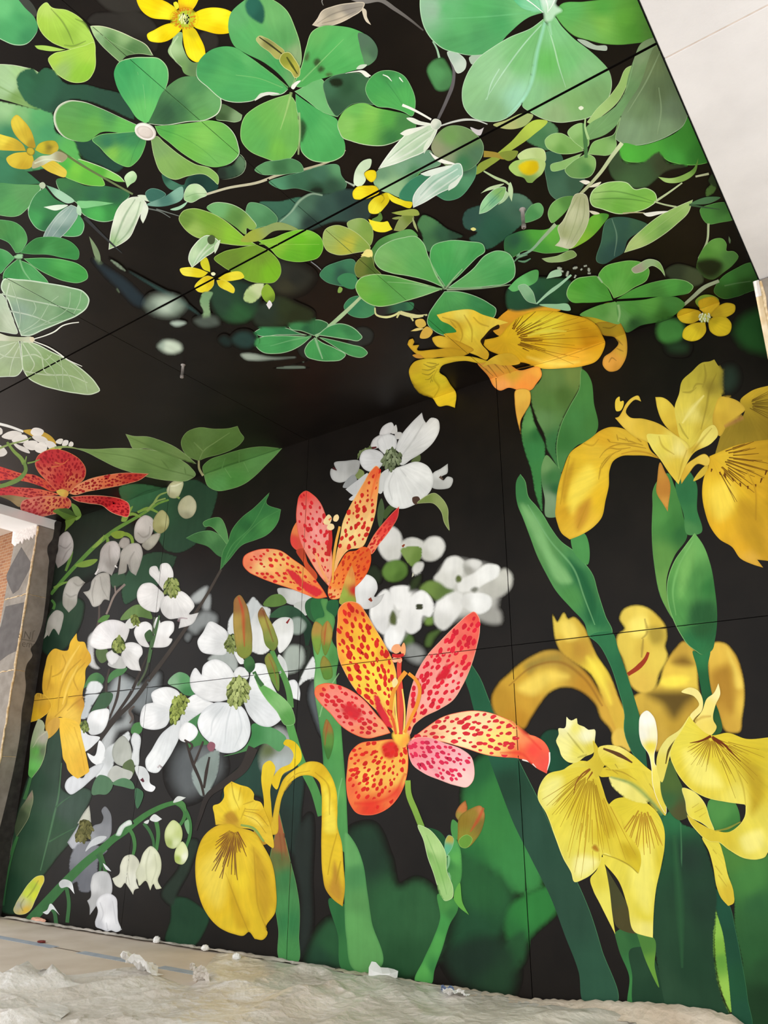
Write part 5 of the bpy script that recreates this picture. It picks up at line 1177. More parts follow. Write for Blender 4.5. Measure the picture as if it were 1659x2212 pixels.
petal|690,860 698,805 742,765 710,700 728,650 800,616 880,628 950,680 1002,750 1012,820 1000,880 1015,925 960,1060 930,1150 850,1175 780,1125 760,1060 730,960|760,680:e0c454 840,720:e8d060 940,720:d4b444 980,830:c8ac44 760,880:dcc050 850,900:d4b448 960,950:dcc050 820,1120:d8b44c|s:4
>light|780,720 870,700 880,800 800,810|f2dc6c|s:7
>shade|890,760 980,760 990,830 930,860|a89038|s:6
>~fold|870,700 880,800 850,830;860,830 850,950|806830|w:3,6,3
>~style|762,1058 830,1010 880,950 893,915|983820|w:8,11,6
petal|660,1450 700,1400 760,1420 770,1550 720,1520 680,1520|dcb850|s:3
# ---- stems of the right side
T painted_iris_stalk | tall green sheathed stem from the golden iris down between the yellow irises | stem
@6
leaf|205,735 470,715 475,780 450,860 390,970 330,1100 305,1240 335,1395 280,1310 240,1240 230,1170 180,1060 140,940 128,870 200,800|300,800:62844a 420,780:6f8848 250,950:567c40 350,900:4c6c34 220,1050:628a54 300,1200:3a7040|s:1.5
leaf|475,735 495,750 520,790 545,950 567,1120 520,1190 440,1220 380,1285 335,1395 305,1240 330,1100 390,970 450,860|500,900:4a8444 430,1050:468044 350,1200:3a7038 530,1080:44783c 350,1330:4c8048|r:78a868:1.5:180
leaf|130,955 170,1080 235,1230 230,1330 215,1450 212,1650 170,1540 140,1380 100,1260 78,1150 90,1050|130,1080:5c9454 150,1250:3a7c44 190,1400:3f8044 180,1150:2f6a38|s:1.2
leaf|213,1340 240,1283 290,1330 335,1395 330,1480 300,1680 245,1680 230,1560 210,1450|230,1350:6c945c 280,1420:3f7440 260,1560:7c9874 300,1500:2c6038
@0
sheath|1114,1062 1117,1035 1124,1024* 1133,1036 1143,1075 1158,1092 1172,1110 1190,1140 1213,1170 1240,1190 1262,1215 1280,1240 1292,1280 1308,1330 1322,1368 1300,1382 1275,1378 1262,1345 1235,1315 1200,1275 1180,1240 1160,1200 1145,1160 1130,1120 1118,1090|1125,1060:3c7844 1140,1130:5a9454 1175,1190:588c50 1200,1250:548c50 1250,1240:2f6c40 1230,1290:4c8848 1290,1340:2a6840 1260,1210:4a8850 1275,1365:468450|a:1290,1380 r:6fa868:1.3:40
>light|1130,1090 1160,1120 1190,1190 1230,1260 1215,1260 1175,1200|7cb070|s:5
>shade|1230,1205 1262,1240 1288,1320 1275,1345 1260,1290|235c38|s:6
>~fold|1140,1090 1190,1170 1240,1230 1262,1290 1285,1350|7ab078|w:2,4,2
stalk|1238,1190 1238,1150 1258,1150 1268,1220|4c8c4c
stalk|1274,1375 1322,1366 1336,1404 1362,1481 1382,1549 1393,1606 1400,1665 1435,1750 1440,1800 1400,1700 1379,1647 1362,1620 1348,1580 1348,1540 1335,1488 1315,1430 1291,1390|1300,1390:2f6c44 1330,1450:296440 1350,1540:2c6440 1385,1620:28583c|r:4c8c5c:1.2:170
@A
T painted_iris_stalk | second tall stem with a swollen green sheath, far right | stem
leaf|920,-20 925,-130 950,-180 1020,-230 1060,-150 1120,60 1142,170 1060,300 1010,450 1020,600 1050,700 980,580 930,350 915,150|960,50:4f8a44 1050,100:3c7438 980,300:5c8c44 1000,500:6a984c 1100,150:2f6434|r:5c9450:1.2:180
leaf|1085,-210 1140,-250 1195,-180 1205,0 1225,155 1190,165 1150,165 1120,40|1140,-100:2f6a40 1180,50:347040 1150,120:4a8048
sheath|1190,152* 1240,222 1290,352 1320,522 1334,680 1320,832 1302,902 1240,932 1190,902 1150,872 1100,802 1050,702 1020,602 1013,480 1060,332 1130,232|1100,350:5c984c 1180,250:6aa458 1100,550:58944c 1200,450:4a8444 1280,500:347038 1080,680:4f8c48 1220,680:2f5c34 1290,780:286038 1180,850:2c6c40|a:1240,930 r:86b870:1.6:170
>light|1120,300 1180,240 1160,400 1100,560|74ac5c|s:8
>shade|1200,600 1300,600 1300,800 1200,820|28542f|s:10
>~fold|1180,200 1090,360 1050,520 1070,680|7cb468|w:2,5,2
stalk|1180,905 1240,932 1285,905 1275,1000 1290,1130 1305,1200 1345,1300 1355,1430 1290,1450 1250,1300 1230,1150 1200,1000|1220,950:2c6c40 1240,1100:225834 1300,1250:205030 1320,1400:2f5830
# ---- foot of the wall, right
@C
T painted_leaf | mass of mid-green leaves at the wall's lower right corner | leaf
leaf|1330,470 1480,580 1640,570 1800,550 1800,1720 1540,1700 1490,1250 1440,1000 1440,880 1400,700|1420,600:4a7c38 1520,750:447c3c 1600,900:2f5c34 1560,1200:2c5830 1640,1300:284c2c 1620,1500:1f3a22|s:2
leaf|1285,225 1440,235 1455,420 1420,430 1310,410|1360,300:4f8a44 1440,380:3c7438
T painted_leaf | narrow bright lime blade glowing near the floor at lower right | leaf
leaf|1325,922* 1372,1050 1392,1200 1422,1450 1428,1600 1360,1455 1325,1300 1314,1100|1335,1050:8cbc4c 1360,1250:64983c 1400,1450:94c050 1340,1180:7cac40|s:1
T painted_leaf | dark teal blade right of the lime blade at lower right | leaf
leaf|1325,795 1410,895 1450,1050 1490,1250 1530,1500 1545,1690 1440,1690 1428,1590 1400,1300 1370,1080 1330,930|1370,920:1f4c38 1450,1150:1f4834 1480,1400:225034 1510,1600:24503a|r:3a7048:1.2:10
T painted_leaf | broad very dark green blades under the pale yellow irises | leaf
leaf|1000,320 1060,275 1105,370 1200,415 1260,520 1300,640 1330,780 1330,950 1314,1100 1325,1300 1365,1480 1428,1640 980,1600 950,1300 920,1100 940,800 990,560|1050,330:2c6840 1020,600:234a30 1150,600:22362a 1250,900:223a2b 1050,1000:26452f 1150,1300:22402c 1000,1400:2c4a34|s:1.5
>~edge|1100,370 1105,600 1090,830|4f8458|w:2,3,1
>~edge|1060,450 1080,700 1100,1000 1110,1300|2f5c38|w:8,16,4
T painted_leaf | green forked blade at the floor below the pale yellow iris's long petal | leaf
leaf|675,1075* 740,1040 820,1070 880,1230 960,1420 985,1600 770,1560 770,1350 710,1200|720,1130:3a6c3c 800,1100:2f5c34 780,1400:3f8044 800,1300:387440
leaf|785,1175 850,1165 985,1470 1000,1600 810,1560 790,1350|850,1300:26442f 900,1450:22402c
leaf|818,1078* 922,1103 935,1300 962,1425 880,1262|880,1150:4c7c38 920,1280:68983c
leaf|605,630* 660,720 760,900 820,1078 690,1035 660,950 640,800|680,850:46462a 740,980:4c4628

# ================= wall, left part: background leaves first
@7
T painted_leaf | very dark leaf shape behind the bell flowers at the wall's top left | leaf
leaf|395,160 500,40 640,0 780,40 860,120 880,200 760,330 640,400 500,480 380,620 330,640 330,500|450,150:232a22 700,150:252e25 500,400:232f26|s:12
T painted_leaf | dark green pointed leaf below the hanging white bells | leaf
leaf|780,480 830,380 900,300 1020,270 1135,300* 1110,370 1050,450 980,520 880,570 800,610 775,540|900,400:2f4d37 1050,330:2c4432 850,520:33523c|s:2
leaf|700,430 800,405 795,470 725,505|36513b|s:2
T painted_leaf | shadowy green leaf behind the lower bells, above the left yellow iris | leaf
leaf|270,900 300,700 400,580 470,560 530,590 530,680 490,790 430,880 300,930|330,850:1b2f22 450,650:2d4432 420,800:27402e|s:4
@0,1540,0.2079
T painted_leaf | very broad dark green leaf with a pale midrib in the wall's lower left corner | leaf
leaf|20,2060 30,1900 80,1500 130,1290 200,980 290,680 340,560 470,430 500,270 620,170 650,300 640,500 650,800 720,845 880,780 930,800 860,1060 800,1200 720,1350 600,1490 480,1650 440,1700 330,1880 130,2090|100,1800:22402c 300,1200:2a4633 400,700:2c4434 560,600:36493c 560,1200:36523c 700,1000:43544a 350,1600:2f4a34 620,1350:3c523f|s:3
>~midrib|640,520 600,900 565,1050 500,1320 460,1480 420,1640|5f8a62|w:2,4,2
>~vein|580,985 640,930 740,860;510,1340 650,1260 810,1180|4f7a52|w:3,1
@7
T painted_leaf | large dark green leaf hanging under the three-leaf sprig at the fold | leaf
leaf|760,-138 850,-165 950,-160 1070,-140 1170,-180 1260,-190 1330,-150 1390,-120 1380,-30 1362,30 1310,150 1230,245 1150,280 1060,265 1010,200 950,90 890,30 810,10 775,-60|820,-110:3f6e48 950,-100:3a6844 1000,0:2f5238 1200,0:27422f 1150,200:2a4633 1250,-120:26402e|s:2
>~vein|830,-60 950,-120 1070,-140;1120,60 1250,10 1340,-20|24402c|w:2,1
T painted_leaf | faint dark green leaf at the foot of the wall left of the middle iris | leaf
@8
leaf|1120,850 1180,850 1270,900 1335,960 1300,1080 1240,1160 1060,1130 1090,1000|1200,950:20412c 1150,1080:24452f|s:3
T painted_leaf | shadowy leaf hanging right of the small pale bell buds | leaf
leaf|1190,480 1255,478 1220,650 1130,830 1100,900 1040,850 1150,650|28352b|s:5
# ---- blurred greys of the dogwood thicket
@7
T painted_bokeh | blurred grey dogwood petals behind the crossing branches | flower blur
blur|690,1340 700,1150 760,1060 850,1100 930,1150 870,1230 790,1300|780,1150:a5abac 850,1140:8f9698|s:12
blur|900,1180 960,1080 1020,1050 1020,1120 960,1250 900,1300 840,1250|7c8284|s:12
blur|1140,1540 1250,1490 1400,1560 1420,1659 1300,1800 1180,1850 1100,1740|1200,1650:5c6062 1350,1620:74797a|s:25
blur|700,1380 780,1350 820,1290 840,1390 760,1420 690,1560 650,1590|800,1400:9a9f9f 700,1480:b8bcbc|s:10
T painted_bokeh | blurred pale leaf and petals beside the leafy twig, upper left | flower blur
blur|1220,580 1270,520 1330,495 1325,530 1290,590 1240,600|b0b4b4|s:6
blur|1300,600 1345,545 1350,580 1330,650 1300,640|a0a4a4|s:5
blur|1200,760 1250,690 1310,650 1390,690 1380,740 1300,760 1250,800|8a8e8e|s:9
blur|1180,830 1200,790 1225,800 1200,850|6c7070|s:5
@0
T painted_bokeh | blurred grey flower glow left of the middle iris's curled tip | flower blur
blur|560,1640 580,1590 600,1570 630,1590 640,1640 610,1670 570,1670|600,1600:a0a2a2 600,1650:b0b8b8 580,1620:5f6a44|s:8
T painted_branch | dark brown branch running from the leafy twig down through the dogwoods | branch
@7
~branch|1415,385 1340,520 1260,650 1170,790 1050,960 960,1080 850,1230 740,1340 640,1470 540,1600|4a423c 35302d|w:5,9,10
~branch|960,900 880,1080 850,1150 760,1290 690,1380|3c3531|w:3,7,5
~branch|800,480 740,540 690,650 680,672|8a7c74|w:5,4
~branch|735,490 740,545|8a7c74|w:3,3
~branch|635,610 630,720 590,830 550,920|554c47|w:4,5,6
~branch|700,1020 680,1120 690,1260 700,1340;770,1050 750,1200 700,1340|423a36|w:4,6,4
~branch|990,690 960,900 930,1040 880,1130|4f5a44|w:4,5,4
~branch|860,1260 830,1290 850,1340 830,1370|5a504a|w:4,7,3
T painted_leaf | small green leaf among the dogwoods right of the left yellow iris, upper | leaf
leaf|535,1145 550,1105 580,1060 620,1045 668,1090 650,1122 590,1112|590,1080:52804e 640,1100:3f6a44
T painted_leaf | small green leaf under the left dogwood with the drooping right bract | leaf
leaf|690,1112 700,1060 740,1025 815,1020 790,1052 730,1082|4c7c4a
T painted_leaf | pale green leaf between the two largest dogwoods | leaf
leaf|1075,1115 1150,1042 1200,1060 1232,1120 1240,1190 1190,1190 1130,1145|1110,1110:8ab08c 1180,1100:5c9862 1200,1170:3f7a48
T painted_leaf | olive leaf above the left dogwood cluster | leaf
leaf|770,705 820,640 880,610 950,640 975,700 900,690|850,650:6c8a50 930,670:56723c
leaf|625,722 660,682 702,678 680,715|56823f
T painted_leaf | green leaf in the crook below the largest dogwood's left bract | leaf
leaf|1180,1400 1240,1330 1310,1300 1260,1380 1310,1470 1340,1500 1280,1510 1200,1520 1190,1490 1260,1440|1240,1360:4c8450 1260,1490:467a48
T painted_leaf | green leaf under the largest dogwood's lower bract | leaf
leaf|1430,1580 1560,1530 1610,1440 1610,1380 1720,1390 1800,1430 1830,1460 1790,1550 1700,1500 1600,1540|1620,1440:3f8048 1760,1440:5c9862 1500,1560:4f8450
leaf|840,1432 862,1370 905,1365 905,1425 880,1445|4c8048
leaf|610,1240 660,1170 720,1180 700,1250 640,1290 580,1310|3f5c42
# ---- dogwoods
T painted_dogwood | white dogwood with notched top bract under the leafy twig | flower
petal|1045,520* 990,450 955,410 962,372 1000,364 1020,402* 1032,350 1070,345 1105,390 1108,440 1070,490|980,400:e2e0de 1060,390:f0eeec 1040,470:d5d2d0|a:1095,505 e:b8b6b4:4:.5
petal|1040,530* 960,470 910,480 878,530 888,600 950,650 1010,657 1030,600 1050,545|920,540:f2f0ee 980,600:e4e2e0 1010,540:d8d6d4|a:1095,505 e:b4b2b0:4:.5
petal|1050,560* 1026,600 1035,660 1080,702 1150,702 1143,763* 1235,730 1272,662* 1210,672 1245,620 1220,570 1150,522 1090,545|1100,600:eae8e6 1180,580:f4f2f0 1170,680:d8d6d4 1060,650:d0cecc|a:1095,505 e:b4b2b0:4:.5
>~fold|1140,720 1150,700 1200,700|7a4a5c|w:4,2
cone|1045,510 1060,460 1095,437 1135,445 1148,480 1135,540 1105,565 1065,545|3c4a28|cone:8a9a50:b8c07a:8:9
T painted_dogwood | white dogwood with a drooping right bract, left cluster | flower
blur|578,800 605,780 600,870 620,1000 640,1020 600,1018 565,990 560,900|c4c4c2|s:3
leaf|615,900 680,890 690,960 650,985 620,950|566b42
petal|710,890* 620,895 578,870 588,800 630,740 700,708 780,720 828,762 820,805 800,850|640,820:f2f0ef 720,760:e4e2e2 780,800:d5d2d0|a:755,875 e:b8b6b4:4:.6
petal|690,995 740,935 800,960 805,1012 750,1020|bcbcb8
petal|775,935* 800,860 860,853 905,880 912,925 890,960 902,1035* 830,1022 790,975|860,900:ecebea 860,990:dcdad8 820,930:cfcdca|a:755,875 e:b0aeac:4:.5
petal|715,900* 680,925 690,970 710,1000 765,945|dfdedc|e:b0aeac:3
cone|713,880 735,830 770,815 798,850 795,900 765,922 730,918|36431f|cone:74843e:a0ac60:8:9
T painted_dogwood | half-hidden white dogwood behind a green twig in the left cluster | flower
petal|800,745 830,700 870,700 880,730 840,765|d8d8d4
petal|858,780 880,740 940,720 968,740 970,790 930,815 955,882 900,870 870,830|900,760:f0efee 920,850:dcdad8|e:b4b2b0:4:.5
petal|982,825* 1005,745 1060,715 1108,722 1113,775 1085,825 1100,828 1080,872 1020,886 970,878|1050,760:f4f3f2 1030,850:e0dedc|e:b4b2b0:4:.5
petal|985,760 1010,690 1025,720 1000,780|e6e6e4
>~twig|1020,680 1000,760 975,850 950,980|4c6a44|w:4,9,6
leaf|925,800 960,770 975,830 950,850|3f5c38
cone|835,710 860,670 890,700 880,740 850,735|55622c|cone:74843e:a0ac60:7:7
T painted_dogwood | grey-white partial dogwood beside the left iris's right edge | flower
petal|545,1170 570,1105 620,1098 662,1130 640,1180 590,1262 545,1345 510,1342 535,1250|600,1140:d8dcdc 560,1250:b8bec0|s:2
petal|555,1370 580,1300 640,1280 692,1278 690,1360 640,1435 580,1442|640,1330:f0f0f0 600,1410:d0d2d2|e:b4b6b6:4:.5
petal|525,1400 560,1440 640,1462 600,1510 550,1550 530,1560|dcdedf
cone|515,1370 545,1350 567,1385 555,1425 525,1415|48542c|cone:6a7a40:98a85c:7:7
T painted_dogwood | white dogwood with long lower bract, centre-left of the wall | flower
petal|1100,1310* 1060,1390 960,1410 905,1390 898,1320 930,1250 980,1237* 968,1180 1020,1145 1100,1143 1148,1175 1155,1230|950,1340:eeeeee 1040,1200:f2f2f2 1040,1310:d5d7d8 1110,1180:e4e4e4|a:1140,1280 e:b4b6b8:4:.5
petal|1190,1220* 1250,1185 1310,1220 1372,1245 1290,1300 1200,1365 1150,1420 1160,1310|1240,1240:f0f0f0 1200,1310:d2d5d6|a:1140,1280 e:b8babc:3:.5
petal|1100,1380* 1152,1350 1152,1440 1110,1540 1040,1650 1010,1685 945,1672 930,1610 970,1540 1040,1430|1090,1450:d8dbdc 1000,1580:f2f4f4 1050,1560:e0e3e4|a:1140,1280 e:b0b4b6:4:.5
>~fold|1010,1655 1020,1640 1035,1655|7a3a48|w:5,3
petal|1150,1410 1190,1363 1240,1380 1267,1420 1240,1472 1190,1492 1150,1475|1200,1430:f4f4f4|e:c4c6c8:4:.5
cone|1085,1340 1095,1250 1130,1200 1170,1188 1203,1215 1190,1270 1160,1320 1125,1360 1095,1385|3c481f|cone:7c8c3c:b0bc64:8:9
T painted_dogwood | white dogwood peeping out behind the brown flower bud | flower
petal|1455,800 1465,700 1500,650 1580,600 1620,558 1665,600 1700,640 1690,900 1600,920 1500,930|1640,680:c5c9c9 1600,850:e0e2e2 1500,760:d8dada|s:2
petal|1330,960 1380,920 1480,910 1520,980 1510,1040 1440,990|a8aeaa|s:3
petal|1455,845* 1445,925 1360,930 1290,912 1263,850 1300,785 1345,718 1400,740 1458,795|1310,850:f2f2f2 1370,770:e8e8e8 1410,850:d5d6d6|a:1480,860 e:b4b6b6:4:.5
petal|1500,920 1540,940 1565,985 1540,992 1515,960|e8e8e8
cone|1440,880 1460,820 1490,795 1510,850 1495,912 1465,912|364020|cone:6f7c40:98a464:7:8
T painted_dogwood | largest white dogwood with green button centre, left of the orange lilies | flower
petal|1560,1240* 1590,1120 1640,985 1690,990 1735,1100 1808,1335 1730,1392 1660,1382 1590,1312|1680,1100:eef0f0 1720,1300:e4e6e8 1620,1250:d2d5d6|a:1520,1175 e:b8bcbe:4:.5
petal|1495,1050 1530,1008 1582,1030 1592,1075 1560,1100|e4e4e4|e:b0b2b2:3:.5
petal|1480,1212* 1400,1232 1290,1212 1225,1150 1218,1070 1250,1015 1290,1062* 1302,1000 1370,960 1450,990 1500,1060 1512,1125|1270,1120:eaeaea 1380,1020:f4f4f4 1420,1150:dcdcdc 1330,1180:e4e4e4|a:1520,1175 e:b0b2b4:5:.5
petal|1490,1240* 1545,1262 1592,1340 1602,1430 1570,1510 1500,1556 1400,1550 1340,1492* 1290,1440 1264,1370 1290,1300 1370,1240|1330,1370:f4f5f6 1450,1350:eceef0 1540,1450:e2e5e6 1440,1500:dfe2e4 1400,1280:d5d8da|a:1500,1180 e:b8bcc0:5:.5
>~groove|1480,1260 1450,1380 1440,1500;1520,1270 1545,1400 1500,1530;1430,1260 1360,1360 1350,1450|c5cacd|w:2,4,1.5
>tip|1325,1515 1345,1488 1375,1500 1372,1535 1345,1550|8f5a66
cone|1450,1190 1470,1110 1520,1075 1570,1085 1597,1140 1580,1210 1530,1262 1480,1250|4a5626|cone:8c9a52:c0ca84:9:10
T painted_dogwood | grey and white dogwood cluster above the lily-of-the-valley stem | flower
petal|560,1560 600,1580 640,1480 670,1520 670,1580 640,1640 590,1620|e6e8e8
petal|660,1600 680,1530 750,1480 800,1430 818,1418 838,1450 820,1500 740,1600 700,1720 640,1740 600,1700|700,1600:c0c4c4 780,1480:d5d9d9 650,1680:dcdfe0|s:2
petal|838,1470 860,1430 886,1440 892,1560 880,1645 832,1615 850,1540|d9dcdc|e:b0b4b4:3
petal|718,1570 738,1490 790,1450 820,1480 842,1545 840,1600 790,1645 740,1625|760,1540:a8aba2 800,1580:b8bbb2|e:84887e:4:.6
leaf|790,1630 840,1600 860,1680 830,1720 790,1700|5c6c48
petal|690,1720 740,1640 790,1660 850,1690 840,1720 780,1745 710,1740|b8bab2
petal|868,1645 920,1650 955,1700 962,1755 995,1780 980,1805 935,1800 895,1740|930,1700:d0d3d3 970,1790:ecedee
>~tip|905,1725 920,1745|5c2c38|w:8,4
petal|415,1780 430,1730 470,1705 530,1720 560,1670 665,1630 640,1680 580,1735 510,1795 450,1825|460,1780:d8dadd 580,1690:cfd2d4|e:a8acae:4:.5
T painted_leaf | green leaf trio under the grey dogwood cluster | leaf
leaf|598,1830 640,1700 700,1720 722,1755 680,1825 630,1825|55785a
leaf|718,1758 790,1720 850,1750 862,1785 780,1775|56805c
leaf|868,1785 912,1805 900,1885 882,1915 862,1825|426a4c
@8
T painted_leaf | grey-green leaf crossed by dark stems below the dogwood with the long bract | leaf
leaf|1222,60 1240,0 1400,-90 1398,40 1355,150 1330,190 1300,206 1250,150|1260,80:93a09c 1350,60:7f8c86 1300,180:8f9c96|s:2
>~stem|1190,-150 1230,-20 1290,130 1305,200;1340,-50 1320,50 1305,150|3a322e|w:4,7,5
~stem|1180,-160 1230,-120 1210,-90;1300,-150 1260,-50 1240,0|443a36|w:4,5
T painted_branch | dark diagonal twig between the dogwood thicket and the middle iris | branch
~branch|1620,-110 1560,20 1450,110 1330,200 1280,330 1250,420|3a3430 302b29|w:22,14,6
# ---- leafy twig
@7
T painted_leaf | fresh green three-leaf shoot at the head of the brown branch | leaf
leaflet|1188,185* 1260,150 1360,140 1420,180 1452,240 1425,310 1400,300 1330,240 1240,210|1260,180:3c6a3c 1360,170:548850 1400,240:3f7040|a:1430,330 r:6fa468:1:90
leaflet|1298,92 1350,58 1405,53 1450,130 1456,225 1400,160 1340,110 1310,112|1350,80:3f7840 1420,120:5a9054|r:7cac6c:1
leaflet|1408,390* 1430,260 1458,210 1480,140 1550,50 1620,-5 1725,-108* 1705,-40 1798,2* 1780,80 1700,170 1640,195 1550,230 1470,320|1480,200:34703a 1580,100:2c6234 1680,0:34703c 1700,100:4a8c48 1560,190:3c7c40 1620,50:3a7a40|a:1420,380 r:6a9c60:1
>~vein|1425,370 1480,240 1600,120 1720,-90;1440,340 1540,200 1690,60 1790,5|5a9454|w:2,2,1
# ---- bells
T painted_bell_flower_stalk | green arching stem carrying the drooping grey-white bells, upper left | stem
~stalk|325,545 400,455 500,345 620,225 740,130 860,60 960,0 1010,-35 1080,-60|4f7c38 6c9440|w:7,9,4
~stalk|420,395 445,330 465,270|5a8038|w:5,7,3
~stalk|345,505 400,475 435,465|6f9444|w:6,6,3
leaf|480,362 540,330 625,325 600,350 520,372|74943c
leaf|590,250 620,210 665,170 650,210 610,245|80a048
~pedicel|690,215 685,180 660,170|6f9440|w:7,4
~pedicel|850,222 840,180 810,160 760,165|78983c|w:6,8,9
leaf|708,160 750,138 800,150 790,175 740,188|7c9838
~pedicel|780,60 850,30 900,50;880,20 950,-5 1010,20|7a9c44|w:5,7,4
leaf|780,80 800,20 850,-20 830,30 800,80|80a048
~pedicel|340,640 350,610 330,580|4c7a3c|w:6,5
T painted_bell_flower | grey-white bell nearest the foam pillar's top | flower
petal|372,190 430,142 467,200 460,285 420,340 370,378* 354,330 372,260|420,200:c0bdba 400,280:a5a29f 440,260:b0aeaa 380,340:98948f|e:84817c:3:.5
>~fold|380,230 420,250 455,215;400,330 430,270 460,240|7c7874|w:2,3,1
T painted_bell_flower | wide grey bell with ruffled rim, left of the hanging pair | flower
petal|635,330 648,255 690,210 740,206 766,240 767,300 742,362 715,425* 700,415 660,400 612,420* 630,350|680,260:aeaba6 740,260:c8c6c2 700,360:8f8c86 660,380:b5b3ae|a:710,205 e:84817a:4:.5
>~fold|700,230 700,310 720,365 750,350|8a8780|w:2,4,2
>~tip|610,418 630,380;735,360 750,375|dad8d4|w:4,2
T painted_bell_flower | grey bell of the hanging pair, right one with pointed tips | flower
petal|760,235 790,180 826,190 826,232 790,252|a5a29a|e:7f7c74:3
petal|765,345 780,262 830,222 890,222 913,272 900,345 870,425* 835,400 815,350 806,402 755,420*|810,280:b0aea6 870,270:bcb9b2 860,370:a2a098 790,380:9a978e|a:850,220 e:7f7c74:4:.5
>~fold|860,270 830,330 840,400|86837c|w:2,4,2
T painted_bell_flower | pale round bud-like bell on the arching stem, pointed fold at its middle | flower
petal|930,195 980,160 1024,150 1000,222 942,263 908,232|960,200:b5b3a4 940,240:98968a|e:7c7a6c:3
petal|858,145 880,72 930,38 976,60 982,122 950,190 900,219 865,192|900,100:d0cdc6 950,100:c2bfb8 900,180:aaa79f|a:930,40 e:8c8a80:4:.5
>~fold|880,150 920,180 950,165 960,110|807d74|w:2,4,2
T painted_bell_flower | yellowish closed bell bud beside the pale round one | flower
petal|983,65 1040,5 1079,50 1072,120 1022,156 985,132|1010,80:a5a570 1050,80:b8b884 1030,130:949260|a:1030,10 e:7c7a48:3:.5
T painted_bell_flower | cream bell bud highest on the arching stem at the fold | flower
@4
petal|1066,1510 1080,1475 1112,1450 1172,1455 1162,1510 1132,1557 1090,1555|1110,1500:d2d2ae 1100,1540:a8a680|e:8c8a64:3:.5
>~fold|1080,1480 1120,1480 1165,1460|f0f0dc|w:2,3,1
T painted_bell_flower | cream bell bud just below the highest one on the arching stem | flower
petal|1138,1620 1165,1562 1212,1540 1252,1580 1253,1640 1225,1680 1185,1690 1150,1665|1180,1600:b8b594 1220,1620:c4c1a2 1190,1670:98957a|e:7c795c:3:.5
~pedicel|1150,1560 1130,1550;980,1600 1020,1540 1070,1520;940,1640 1000,1580 1060,1560|8aa058|w:5,4,3
@7
T painted_bell_flower | grey bell with an outturned right tip, lower left of the group | flower
petal|400,580 415,500 450,445 500,430 522,450 545,470* 520,500 498,545 490,605 440,662* 430,650 402,612|450,480:bcbab2 480,460:a5a39a 440,600:9a988e 470,540:b8b6ae|e:7c7a72:3:.5
>~fold|420,540 450,560 490,545;470,470 500,490 540,470|84827a|w:2,4,2
T painted_bell_flower | grey bell with flared left tip under the wide ruffled bell | flower
petal|532,530* 568,520 590,455 640,410 692,410 706,470 700,585* 670,578 640,612 600,625 568,575|620,480:bab8b0 670,470:a8a69e 620,590:c0beb6 690,530:b0aea6|a:650,405 e:7c7a72:4:.5
>~fold|640,430 660,520 690,570;610,450 590,540 600,610|88867e|w:2,3,1
T painted_bell_flower | lowest small grey bell touching the foam pillar's edge | flower
petal|298,745 320,682 365,645 400,660 397,740 376,806* 345,765 312,815* 294,790|340,710:b0aea6 380,700:a5a39a 310,780:98968c|e:84827a:3:.5
petal|280,830* 300,770 305,800|a8a69c

# ================= ceiling edge, lower left
@4
T painted_leaf_sprig | three-leaf green sprig lying across the fold between ceiling and wall | leaf
leaflet|803,1148* 850,1160 950,1165 1030,1190 1120,1230 1190,1280 1258,1340* 1150,1310 1040,1270 930,1240 850,1240 825,1190|870,1200:7c9c58 1000,1220:6a8c4c 1150,1290:7a9858|r:a5bc88:1
leaflet|460,1236* 600,1245 740,1238 860,1240 1000,1255 1130,1300 1220,1360 1253,1410 1210,1442 1080,1447 960,1427 850,1397 740,1360 640,1310 540,1260|620,1270:7c9c58 800,1300:86a864 1000,1320:7a9c58 1150,1400:8aac6c 900,1390:6c8f4e 1100,1330:6f9250|a:1253,1420 r:a8c088:1
>~vein|1240,1420 1050,1370 850,1300 600,1262;1190,1410 1180,1360;1080,1370 1030,1310;1240,1335 1080,1280 830,1170|5a7a3c|w:2,3,1
leaflet|1272,1320* 1200,1290 1165,1240 1158,1200 1190,1140 1260,1108 1380,1115 1470,1110 1520,1097* 1540,1140 1563,1172 1540,1210 1480,1250 1400,1280 1320,1300|1200,1180:5a7a3c 1320,1150:648648 1480,1160:5c8040 1400,1240:567838 1260,1260:6a8a4a|a:1272,1320 r:8aa868:1
>~vein|1275,1315 1300,1260 1380,1200 1470,1140;1300,1260 1240,1200|93b070|w:2,2,1
leaflet|1303,1405* 1295,1360 1330,1320 1430,1280 1550,1245 1659,1228 1805,1240* 1760,1290 1700,1350 1640,1410 1560,1470 1470,1502 1390,1512 1330,1482|1350,1360:5f8a48 1500,1300:567f40 1640,1300:5c8c4c 1500,1440:4f8840 1400,1470:5a9450 1700,1270:5c8a4a|a:1303,1405 r:86a868:1
>~midrib|1310,1405 1450,1350 1620,1300 1795,1240|2f5628|w:3,2
>~vein|1420,1370 1440,1300;1530,1330 1530,1260;1440,1370 1480,1430;1560,1330 1590,1390|7ca464|w:1.5,1
~stalk|1272,1318 1275,1370 1300,1415|b0ac80|w:4,5,5
T painted_umbel | white small-flowered umbel on green stalks at the ceiling's far left | flower
~stalk|-40,1075 60,1100 150,1133|f0f0ee|w:6,5
disc|150,1125 200,1118 280,1135 340,1175 360,1210 300,1212 240,1180|c8a440
petal|-40,1100 15,1120 15,1145 -40,1150|e6e2de
petal|10,1165 40,1140 100,1128 140,1145 112,1176 50,1182|e8e4e0
petal|75,1190 100,1163 170,1160 182,1190 130,1206|efebe7
petal|195,1138 210,1112 250,1110 281,1130 262,1160 220,1162|f0ece8
petal|205,1165 250,1158 300,1180 312,1202 240,1197|e6e2de
petal|148,1212 180,1193 240,1200 242,1240 200,1252|ece8e4
petal|225,1222 260,1200 302,1222 292,1260 250,1269 226,1256|f2eeea
